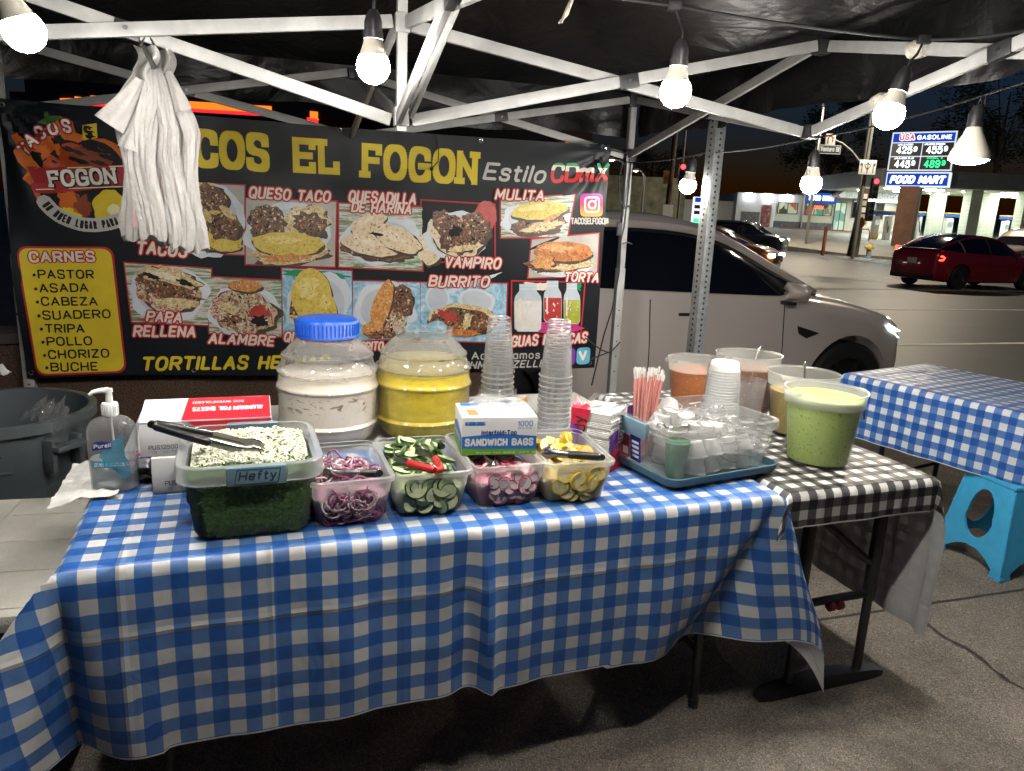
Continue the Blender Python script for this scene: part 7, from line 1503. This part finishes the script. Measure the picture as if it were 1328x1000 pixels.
wbox('ice_sign', fm, FX(999), FX(1004), 1.35, FZ(1000, 266), FY-.05, .05, PAPER)
for k in range(3): wbox('wall_lamp', fm, FX(966+k*24), FX(970+k*24), 4.32, 4.42, FY-.35, .3, emis('wall_lamp_glow', (.85, .88, 1.0), 110))
g = G(); g.box((29.2, FY-.55, FZ(1060, 259)), (2.9, .2, .95), None, 0, .02); fs_ = g.obj('shop_sign', emis('blue_lit_sign', (.02, .09, .42), 1.0), fm, world=True)
g = G(); write(g, 'FOOD MART', (27.95, FZ(1060, 259)-.26), (30.45, FZ(1060, 259)-.26), .52, lambda x, y, l: V((x, FY-.67-l, y)), .22, eps=6e-4); g.obj('lettering', emis('white_lit_letters', (.9, .95, 1), 2.2), fm, world=True, fix=False)
g = G(); write(g, 'OPEN', (FX(1050), FZ(1055, 272)), (FX(1062), FZ(1055, 272)), .32, lambda x, y, l: V((x, FY-.53-l, y)), .2, eps=6e-4); g.obj('neon_open_sign', emis('red_neon', (1, .08, .05), 4.0), fm, world=True, fix=False)
# gable and ribbed canopy front over the entrance
ge = G(); x0, xp, x1 = FX(1066), FX(1096), FX(1163); ge.add([V((x0, FY-3, 4.55)), V((xp, FY-3, FZ(1096, 237))), V((x1, FY-3, 5.0)), V((x1, FY-3, 4.2)), V((x0+.2, FY-3, 4.3)), V((x0, FY+4, 4.55)), V((xp, FY+4, FZ(1096, 237))), V((x1, FY+4, 5.0)), V((x1, FY+4, 4.2)), V((x0+.2, FY+4, 4.3))], [(0, 1, 2, 3, 4), (9, 8, 7, 6, 5), (0, 5, 6, 1), (1, 6, 7, 2), (2, 7, 8, 3), (3, 8, 9, 4), (4, 9, 5, 0)]); gb = ge.obj('gable', CORR, fm, world=True, smooth=False)
g = G()
for k in range(26): x = x0+.8+(x1-x0-1)*k/25; zt = 4.5+(min((x-x0)/(xp-x0), 1)*(FZ(1096, 237)-4.6) if x < xp else (1-(x-xp)/(x1-xp))*(FZ(1096, 237)-5.05)+.5); g.box((x, FY-3.03, (4.28+zt)/2), (.08, .06, max(.2, zt-4.28-.05)))
g.obj('ribs', CORR, fm, world=True, smooth=False)
g = G(); g.bar(V((x0-.6, FY-3.1, 4.45)), V((xp, FY-3.1, FZ(1096, 237)+.05)), .3, .18); g.obj('barge_board', pbr('brown_barge', (.10, .05, .03), .7), fm, world=True, smooth=False)
wbox('entry_lamp', fm, FX(1110), FX(1150), 4.1, 4.16, FY-2.5, 1.5, emis('entry_soffit_glow', (.9, .95, 1.0), 9)); wbox('back_roof', fm, FX(1100), FX(1165), 5.0, 6.1, FY+3, 3, BANDM)
wbox('kerb_red', fm, FX(1005), FX(1105), 1.1, 1.28, FY-1.6, .2, pbr('red_kerb_paint', (.24, .03, .025), .7))
# forecourt roof on brick columns
fc = thing('pump_canopy', 'flat forecourt roof on white brick columns with bright underside at the right', 'gas station canopy', (34, 62, .7))
CY = 60.0; CX = lambda px: (px-664)/960*CY*1.04-1.55
def cz(px, py): return 1.5+(hor(px)-py)/16.0
x0c, x1c = CX(1118), CX(1460)
wbox('fascia', fc, x0c, x1c, 4.9, 6.15, CY, 12, BANDM)
for k in range(4): wbox('fascia_rib', fc, x0c-.02, x1c+.02, 5.02+k*.28, 5.10+k*.28, CY-.05, .05, pbr('fascia_rib_grey', (.19, .2, .2), .5))
g = G(); g.add([V((x0c+.3, CY+.3, 4.885)), V((x1c-.3, CY+.3, 4.885)), V((x1c-.3, CY+11.7, 4.885)), V((x0c+.3, CY+11.7, 4.885))], [(0, 1, 2, 3)]); g.obj('soffit', pbr('white_soffit', (.62, .64, .58), .6), fc, world=True, smooth=False)
for i in range(7):
    for j in range(2): wbox('soffit_lamp', fc, x0c+2+i*3.2, x0c+3.2+i*3.2, 4.82, 4.875, CY+2.5+j*5, 1.0, emis('soffit_lamp_glow', (.92, 1.0, .86), 80))
BRK = None
def brickw():
    m, nt, out = nodes('white_brick'); L = nt.links.new; b = N(nt, 'ShaderNodeBsdfPrincipled', i_Roughness=.8); L(b.outputs[0], out.inputs[0]); tc = N(nt, 'ShaderNodeTexCoord'); mp = N(nt, 'ShaderNodeMapping'); mp.inputs['Rotation'].default_value = (R(90), 0, 0); L(tc.outputs['Object'], mp.inputs[0])
    t = N(nt, 'ShaderNodeTexBrick', i_Scale=2.2); t.inputs['Color1'].default_value = (.46, .48, .40, 1); t.inputs['Color2'].default_value = (.38, .40, .34, 1); t.inputs['Mortar'].default_value = (.20, .21, .18, 1); L(mp.outputs[0], t.inputs['Vector']); L(t.outputs[0], b.inputs['Base Color']); return m
BRK = brickw()
for p0, p1, yy in ((1161, 1177, 1), (1221, 1234, 4), (1238, 1252, 1), (1288, 1301, 4), (1304, 1317, 1), (1372, 1386, 1)): wbox('column', fc, CX(p0), CX(p1), .3, 4.88, CY+yy, 1.1, BRK)
PUMPB = pbr('pump_white', (.5, .5, .48), .4); PUMPY = pbr('pump_yellow', (.6, .42, .04), .4); PUMPL = pbr('pump_blue', (.03, .08, .35), .4)
for k, (p0, p1, yy, lb) in enumerate(((1136, 1161, 3.0, 'fuel pump with glowing display nearest the rust coloured pylon'), (1209, 1222, 6, 'fuel pump partly hidden behind the middle brick columns'), (1252, 1288, 6, 'fuel pump between the two pairs of brick columns'), (1330, 1352, 6, 'fuel pump at the far right edge of the forecourt'))):
    pu_ = thing('fuel_pump', lb, 'fuel pump', (CX((p0+p1)/2), CY+yy, lotz(CY+yy)), 0, 'fuel pumps under the forecourt roof'); w = (CX(p1)-CX(p0))*.45
    for s in (-1, 1): G().box((s*w*.7, 0, .95), (w*.55, .6, 1.9), None, 0, .03).obj('dispenser', PUMPB, pu_)
    G().box((0, 0, 2.12), (2*w+.3, .8, .26), None, 0, .02).obj('valance', PUMPL, pu_); G().box((0, -.02, 2.29), (2*w+.34, .86, .08)).obj('trim_strip', PUMPY, pu_)
    G().box((-w*.7, -.32, 1.35), (w*.4, .03, .4)).obj('display', emis('pump_display', (.75, .9, .75), .7, 6), pu_); G().box((-w*.7, -.31, .25), (w*.6, .05, .3)).obj('base', PUMPY, pu_)
    g = G(); g.tube([(w*.4, -.33, 1.5), (w*.35, -.5, 1.0), (w*.5, -.5, .6), (w*.62, -.34, 1.1)], .04, 8); g.obj('hose', BLACK_RUB, pu_)
# price pylon
PY_ = V((28.75, 56.0, 0)); pa = R(-38)
pyl = thing('price_sign', 'tall lit gas price sign on a rust brown pillar with a blue food mart panel', 'sign', (PY_.x, PY_.y, .3), pa)
U = .0495                                    # metres per layout unit
def sg(x, y, l=0): return V(((x-1197)*U, -.34-l, (hor(1197)-y)*U+1.5-.3))
def panel(nm, x0, x1, y0, y1, m, l=0, par=pyl):
    g = G(); a, b = sg(x0, y0), sg(x1, y1); g.box(((a.x+b.x)/2, -.34-l+.02, (a.z+b.z)/2), (abs(b.x-a.x), .04, abs(a.z-b.z))); return g.obj(nm, m, par, smooth=False)
a_, b_ = sg(1155, 160), sg(1239, 214); G().box(((a_.x+b_.x)/2, 0, (a_.z+b_.z)/2), (b_.x-a_.x, .6, a_.z-b_.z), None, 0, .03).obj('cabinet', pbr('sign_cabinet', (.5, .5, .52), .5), pyl)
a_, b_ = sg(1155, 216), sg(1239, 237); G().box(((a_.x+b_.x)/2, 0, (a_.z+b_.z)/2), (b_.x-a_.x, .6, a_.z-b_.z), None, 0, .03).obj('cabinet', emis('white_sign_edge', (.8, .88, 1), 1.0), pyl)
SB = emis('sign_blue_lit', (.012, .05, .42), 1.0); SK = pbr('sign_black', (.012, .012, .014), .4); SW = emis('sign_white_lit', (.92, .96, 1), 2.0); SR_ = emis('sign_red_lit', (1.0, .06, .09), 1.3); SG_ = emis('sign_green_lit', (.05, .9, .30), 1.6); SE = emis('sign_edge_lit', (.75, .82, .95), .9)
panel('border', 1155, 1239, 160, 214, SE, .02); panel('header', 1157, 1237, 162, 174, SB, .06)
for x0, x1 in ((1157, 1196.5), (1198, 1237)):
    for y0, y1 in ((175.5, 193.5), (195, 212.5)): panel('price_panel', x0, x1, y0, y1, SK, .06)
panel('lower_panel', 1157, 1237, 218, 235, SB, .06)
def swrite(t_, x0, y, x1, h, m, w=.2, **kw):
    g = G(); write(g, t_, (x0, -y), (x1, -y), h, lambda a, b, l: sg(a, -b, .09+l*.002), w, eps=.5, **kw); g.obj('lettering', m, pyl, fix=False)
swrite('USA', 1166, 171.5, 1186, 8.5, SW, .34, grow=1.2); 
g = G(); write(g, 'USA', (1166, -171.5), (1186, -171.5), 8.5, lambda a, b, l: sg(a, -b, .14+l*.002), .26, eps=.5); g.obj('lettering', SR_, pyl, fix=False)
swrite('GASOLINE', 1189, 171, 1233, 6, SW, .2)
for t_, x, y, m in (('425', 1164, 190.5, SW), ('455', 1203, 190.5, SW), ('445', 1164, 210, SW), ('489', 1203, 210, SG_)): swrite(t_, x, y, x+21, 10.5, m, .19); swrite('9', x+22.5, y-3, x+27.5, 7, m, .2)
for t_, x, y, m in (('UNLEADED', 1165, 178.8, SW), ('UNLEADED PREMIUM', 1200, 178.8, SW), ('UNLEADED PLUS', 1163, 198, SW), ('DIESEL #2'.replace('#', ''), 1206, 198, SG_)): swrite(t_, x, y, x+(26 if len(t_) > 8 else 20), 2.4, m, .2, track=.5)
swrite('FOOD MART', 1161, 232.5, 1233, 11.5, SW, .27, shear=.2, track=.6)
a_, b_ = sg(1176, 214), sg(1202, 240); g = G(); zt_ = sg(1176, 236).z; g.box(((a_.x+b_.x)/2, 0, zt_/2-.5), (b_.x-a_.x, .9, zt_+1.0)); g.obj('pillar', mottled('rust_brown_panel', [(.3, (.10, .045, .028)), (.6, (.15, .075, .045)), (.8, (.20, .10, .065))], 1.3, .7, 6, .1), pyl, smooth=False)
# small second price sign far left of it
s2 = thing('price_sign', 'small white lit price sign far away left of the perforated post', 'sign', (11.2, 48, .2)); G().box((0, 0, 2.0), (.72, .25, 1.6), None, 0, .02).obj('cabinet', emis('small_sign_white', (.8, .9, 1), 1.3), s2); G().box((0, -.02, .6), (.3, .2, 1.3)).obj('post', TRIM, s2)
for z, h, m in ((2.62, .28, SB), (2.2, .22, SK), (1.85, .22, SK), (1.36, .28, SG_)): G().box((0, -.135, z), (.56, .02, h)).obj('price_panel', m, s2, smooth=False)
# ================================================================== junction furniture
STEELP = pbr('weathered_pole', (.20, .20, .19), .55, .3, .15, 3); WOOD = mottled('weathered_wood', [(.3, (.05, .035, .025)), (.6, (.10, .07, .05)), (.8, (.16, .12, .09))], 4, .8, 5, .3, stretch=(6, 6, .6))
REDL = emis('red_signal', (1.0, .03, .04), 6.0)
def at40(px, py, Y):     # far street furniture is laid out from the survey table below (bearing, height)
    a, b = (px-664)/960, (500-py)/960; c, s = math.cos(R(2.6)), math.sin(R(2.6)); a, b = a*c-b*s, a*s+b*c; c, s = math.cos(R(13.1)), math.sin(R(13.1)); k = Y/(c+b*s)
    return V((a*k, Y, 1.5+(b*c-s)*k))
def signal(par, p, m=REDL, face=-90):
    g = G(); g.box(tuple(p), (.36, .28, 1.05), None, 0, .04); hd_ = g.obj('signal_head', TRIM, par, world=True)
    for k, mm in enumerate((m, CARGLASS, CARGLASS)):
        c = V(p)+V((0, -.145, .33-.33*k)); g = G(); g.lathe([(.0001, .03), (.10, .02), (.13, 0)], (0, 0, 0), 20, 0, Matrix.Translation(c) @ Matrix.Rotation(R(90), 4, 'X')); o = g.obj('lens', mm, par, world=True); o.parent = hd_
tp = thing('traffic_signal', 'grey signal pole with curved arm and white lane arrow sign before the food mart', 'traffic light', (17.75, 40, .0))
A_ = at40(1119, 222, 40); g = G(); g.tube([V((17.75, 40, -.05)), V((17.75, 40, 3)), V((17.80, 40, 8.5))], [.11, .10, .08], 12); g.obj('pole', STEELP, tp, world=True)
pts = [at40(x, y, 39.9) for x, y in ((1121, 222), (1115, 210), (1104, 196), (1092, 186), (1078, 180), (1040, 172), (980, 163))]; G().tube(pts, [.08, .07, .065, .06, .055, .05, .045], 10).obj('mast_arm', STEELP, tp, world=True)
signal(tp, at40(1134, 244, 39.8)); 
p = at40(1125, 217, 39.7); g = G(); g.box(tuple(p), (.86, .04, .72), None, 0, .01); la = g.obj('lane_sign', PAPER, tp, world=True)
g = G(); fn = lambda x, y, l: V((p.x+x, p.y-.024-l, p.z+y))
for ln in ([(-.30, -.25), (-.28, .05), (-.36, .2)], [(-.36, .2), (-.36, .08)], [(-.36, .2), (-.26, .14)], [(0, -.27), (0, .24)], [(0, .24), (-.08, .12)], [(0, .24), (.08, .12)], [(0, -.12), (-.14, .05), (-.16, .16)], [(0, -.12), (.13, .05), (.16, .16)], [(.30, -.25), (.28, .05), (.36, .2)], [(.36, .2), (.36, .08)], [(.36, .2), (.26, .14)]): ribbon(g, ln, .045, fn, eps=2e-4)
g.obj('arrows', INKK, tp, world=True, fix=False)
p2 = at40(1076, 194, 39.6); g = G(); g.box(tuple(p2), (1.12, .04, .46), None, 0, .01); o = g.obj('street_name_sign', pbr('street_sign_dark', (.05, .07, .09), .4), tp, world=True)
g = G(); write(g, 'Ventura Bl', (p2.x-.48, p2.z-.10), (p2.x+.48, p2.z-.10), .24, lambda x, y, l: V((x, p2.y-.025-l, y)), .17, eps=2e-4); 
for a, b in (((-.53, -.2), (.53, -.2)), ((.53, -.2), (.53, .2)), ((.53, .2), (-.53, .2)), ((-.53, .2), (-.53, -.2))): ribbon(g, [(p2.x+a[0], p2.z+a[1]), (p2.x+b[0], p2.z+b[1])], .025, lambda x, y, l: V((x, p2.y-.025-l, y)), eps=2e-4)
g.obj('lettering', pbr('sign_reflective_white', (.62, .66, .68), .4), tp, world=True, fix=False)
p3 = at40(1077, 181, 39.6); g = G(); g.box(tuple(p3), (.5, .04, .55), None, 0, .02); g.obj('turn_sign', PAPER, tp, world=True); g = G(); ribbon(g, [(p3.x-.12, p3.z-.18), (p3.x-.12, p3.z+.1), (p3.x, p3.z+.18), (p3.x+.12, p3.z+.1), (p3.x+.12, p3.z-.1)], .05, lambda x, y, l: V((x, p3.y-.025-l, y)), eps=2e-4); g.obj('arrows', pbr('red_sign_ink', (.4, .03, .03), .5), tp, world=True, fix=False)
up_ = thing('utility_pole', 'stout stained wooden pole with stickers and small signal heads by the forecourt kerb', 'pole', (18.3, 41.2, 0))
g = G(); g.tube([V((18.25, 41.2, 0)), V((18.35, 41.2, 2.2)), V((18.5, 41.2, 3.6))], [.30, .24, .20], 14); g.obj('pole', WOOD, up_, world=True)
for z, c in ((3.2, PAPER), (2.85, TAN), (2.5, PAPER), (2.15, TAN)): G().box((18.33, 40.95, z), (.32, .02, .26)).obj('sticker', c, up_, world=True, smooth=False)
signal(up_, at40(1128, 274, 41), CARGLASS)
for px, py, w, lb, cat, nm in ((1117, 289, .45, 'yellow diamond warning sign on a stake beside the utility pole', 'sign', 'warning_sign'),):
    c = at40(px, py, 40.5); t = thing(nm, lb, cat, (c.x, c.y, .0)); M = Matrix.Translation(c) @ Matrix.Rotation(R(45), 4, 'Y'); G().box((0, 0, 0), (w, .03, w), M, 0, .01).obj('plate', pbr('ochre_sign', (.50, .30, .05), .5), t, world=True); G().tube([V((c.x, c.y+.03, 0)), V((c.x, c.y+.03, c.z))], .025, 8).obj('stake', STEELP, t, world=True)
hy = thing('fire_hydrant', 'yellow and pale blue fire hydrant at the foot of the utility pole', 'hydrant', (18.75, 40.4, 0)); G().lathe([(.17, 0), (.17, .05), (.12, .06), (.12, .45)], n=16, cap0=True).obj('barrel', pbr('pale_blue_hydrant', (.35, .42, .50), .5), hy)
g = G(); g.lathe([(.15, .45), (.15, .52), (.13, .62), (.06, .70), (.001, .72)], n=16); g.tube([(-.24, 0, .55), (.24, 0, .55)], .06, 10); g.obj('cap', pbr('yellow_hydrant', (.62, .44, .03), .5), hy)
bo_ = thing('bollard', 'rust red steel bollard left of the utility pole', 'bollard', (16.55, 41, 0)); G().lathe([(.09, 0), (.09, 1.5), (.05, 1.55), (.001, 1.56)], n=14).obj('post', pbr('rust_red_paint', (.22, .05, .03), .6), bo_)
rk = thing('bike_rack', 'red bent tube rack in front of the shop entrance', 'rack', (27.2, 60, .55)); G().tube([(-.5, 0, 0), (-.5, 0, .7), (-.35, 0, .95), (.35, 0, .95), (.5, 0, .7), (.5, 0, 0)], .05, 8).obj('tube', pbr('red_tube_paint', (.40, .03, .04), .4), rk)
ts2 = thing('traffic_signal', 'far signal with a red light on a thin pole left of the perforated post', 'traffic light', (8.5, 40, 0)); c = at40(885, 220, 40); G().tube([V((c.x+.02, 40.2, -.1)), V((c.x+.02, 40.2, 9))], .06, 10).obj('pole', STEELP, ts2, world=True); signal(ts2, c-V((0, 0, .2)))
for px, r_, lb in ((866, .16, 'brown wooden utility pole behind the white car, left of the far red signal'), (917, .10, 'thin dark pole just right of the far red signal')):
    c = at40(px, 260, 42); t = thing('utility_pole', lb, 'pole', (c.x, 42, 0)); G().tube([V((c.x, 42, -.1)), V((c.x+.15, 42, 10))], [r_, r_*.8], 10).obj('pole', WOOD, t, world=True)
    if r_ > .12:
        G().box((c.x+.02, 41.8, c.z-.55), (.55, .04, .65)).obj('parking_sign', PAPER, t, world=True); G().box((c.x-.25, 41.75, c.z+1.2), (.28, .2, .7)).obj('crossing_lamp', pbr('dark_orange_box', (.28, .10, .04), .6), t, world=True)
w2 = thing('boundary_wall', 'long pale plastered wall with creeper beyond the dark car', 'wall', (6, 52, 0)); 
g = G(); g.box((3.0, 56, 2.2), (18, .3, 4.6)); g.obj('wall', mottled('mossy_plaster', [(.3, (.05, .055, .035)), (.5, (.13, .13, .09)), (.7, (.22, .21, .15))], 1.2, .85, 7, .2), w2, world=True)
wl2 = thing('boundary_wall', 'plain white block wall joining the left end of the food mart', 'wall', (18.5, 76, 1.0)); G().box((18.4, 76.3, 2.3), (5.6, .3, 2.6)).obj('wall', STUC, wl2, world=True)
# ------------------------------------------------------------------ neon edged shop and other blocks on the left
nb = thing('neon_building', 'dark low shop building with orange and red light strips along its roof edge', 'building', (-12, 30, 0), R(0))
DKW = pbr('dark_facade', (.03, .03, .034), .7, 0, .2, 2)
G().box((-12.5, 34, 4.2), (14.6, 6, 8.4)).obj('wall', DKW, nb, world=True, smooth=False)
def strip(px0, py0, px1, py1, h, m, nm='light_strip'):
    a, b = at40(px0, py0, 30), at40(px1, py1, 30); g = G(); g.bar(a+V((0, .0, 0)), b+V((0, .0, 0)), .12, h, up=(0, 0, 1)) if 0 else g.add([a, b, b+V((0, 0, h)), a+V((0, 0, h)), a+V((0, .2, 0)), b+V((0, .2, 0)), b+V((0, .2, h)), a+V((0, .2, h))], [(0, 1, 2, 3), (7, 6, 5, 4), (0, 4, 5, 1), (3, 2, 6, 7), (0, 3, 7, 4), (1, 5, 6, 2)]); return g.obj(nm, m, nb, world=True, smooth=False)
ORE = emis('orange_light_strip', (1.0, .20, .015), 1.3); RDE = emis('red_light_strip', (1.0, .02, .03), 1.6)
strip(78, 132, 94, 132, .13, ORE); strip(97, 130, 106, 131, .14, ORE); strip(97, 133, 106, 133.5, .10, RDE); strip(118, 133, 352, 147, .26, ORE); strip(118, 137, 352, 151, .12, RDE)
strip(402, 154, 412, 155, .28, ORE, 'end_sign'); strip(398, 158, 411, 159, .16, RDE)
G().box((-12.5, 30.3, 4.95), (14.6, .5, .5)).obj('fascia', DKW, nb, world=True, smooth=False)
ob = thing('office_building', 'dark street building behind the banner with one orange lit sign', 'building', (-2, 44, 0)); G().box((-1.5, 48, 3.2), (11, 6, 6.4)).obj('wall', DKW, ob, world=True, smooth=False); a_ = at40(739, 188, 43.9); G().box((a_.x, 44.7, a_.z), (.4, .5, .7)).obj('lit_sign', ORE, ob, world=True)
# ------------------------------------------------------------------ street lamps
def lamp(label, base, h, arm, st, r_=.22):
    t = thing('street_lamp', label, 'street lamp', base, 0, 'street lamps along the boulevard'); x, y = arm
    G().tube([(0, 0, 0), (0, 0, h*.6), (0, 0, h), (x*.4, y*.4, h+.35), (x, y, h+.4)], [.10, .085, .07, .05, .045], 10).obj('pole', STEELP, t)
    G().box((x, y, h+.42), (.34, .7, .14), None, 0, .04).obj('lamp_head', STEELP, t)
    g = G(); g.lathe([(r_, h+.34), (r_*.7, h+.31), (.001, h+.30)], (x, y, 0), 20); g.obj('lens', emis('street_lamp_glow_%d' % st, (1.0, .86, .64), st), t)
lamp('street lamp beside the signal pole, its head hidden above the tent roof', (19.2, 43.5, -.02), 10.5, (-.3, -6.5), 3000, .26)
lamp('street lamp at the near kerb right of the view', (11.5, 8.0, -.15), 9, (-.8, 2.0), 900)
lamp('distant street lamp whose white head shows beside the banner corner', (6.2, 46, -.1), 4.6, (-.9, .2), 260, .16)
lamp('distant street lamp behind the back right tent leg', (8.3, 52, -.1), 4.4, (-.6, .2), 260, .12)
lamp('street lamp at the junction corner left of the food mart', (20.5, 54, 0), 9.5, (-1.2, -2), 2600, .26)
# ------------------------------------------------------------------ trees beyond the forecourt
BARK = pbr('dark_bark', (.05, .038, .028), .9, 0, .3, 6)
def leafmat(nm, c): return mottled(nm, [(.3, tuple(x*.7 for x in c)), (.7, tuple(x*1.3 for x in c))], 2, .6, 3, 0)
LEAFM = [leafmat('night_leaf_a', (.035, .055, .025)), leafmat('night_leaf_b', (.05, .07, .03))]
def tree(label, base, h, cr, seed, n=5200, dens=.6):
    t = thing('street_tree', label, 'tree', base, 0, None); rnd = random.Random(seed); g = G()
    g.tube([(0, 0, -.2), (.1, 0, h*.3), (.2, .1, h*.55), (.25, .1, h*.8)], [.32, .24, .16, .06], 10); cl = []
    for k in range(15):
        a = rnd.uniform(0, 6.28); rr_ = cr*rnd.uniform(.25, .95); z = h*rnd.uniform(.45, 1.0); rr_ *= (1.15-abs(z/h-.65)*1.2); c = V((rr_*math.cos(a), rr_*math.sin(a), z)); cl.append((c, cr*rnd.uniform(.16, .36)))
        g.tube([(.2, .1, h*rnd.uniform(.35, .6)), tuple(c*.5+V((0, 0, h*.28))), tuple(c)], [.10, .06, .02], 6)
    g.obj('trunk', BARK, t); g = G()
    for k in range(n):
        c, r_ = cl[k % len(cl)]; d = V((rnd.gauss(0, 1), rnd.gauss(0, 1), rnd.gauss(0, .8))); d = d.normalized()*r_*rnd.random()**.4*(1+.3*rnd.gauss(0, 1)); p = c+d; s = rnd.uniform(.10, .26); M = Matrix.Translation(p) @ Matrix.Rotation(rnd.uniform(0, 6.28), 4, 'Z') @ Matrix.Rotation(rnd.uniform(0, 3.1), 4, 'X')
        g.add([(-s, 0, 0), (0, -s*.45, .03), (s, 0, 0), (0, s*.45, .03)], [(0, 1, 2, 3)], k % 2, M)
    g.obj('crown', LEAFM, t, smooth=False, fix=False)
tree('tall dark tree rising behind the price sign at the far right', (50, 82, 1.5), 18, 6.5, 4)
tree('dark bushy tree above the food mart roof left of the price sign', (36.5, 92, 1.8), 15, 5.5, 9)
tree('dark tree at the right picture edge beyond the pumps', (60, 88, 1.6), 17, 6.5, 14)
tree('low dark tree between the poles and the food mart', (16, 96, 1.0), 9, 5, 23, 3000)
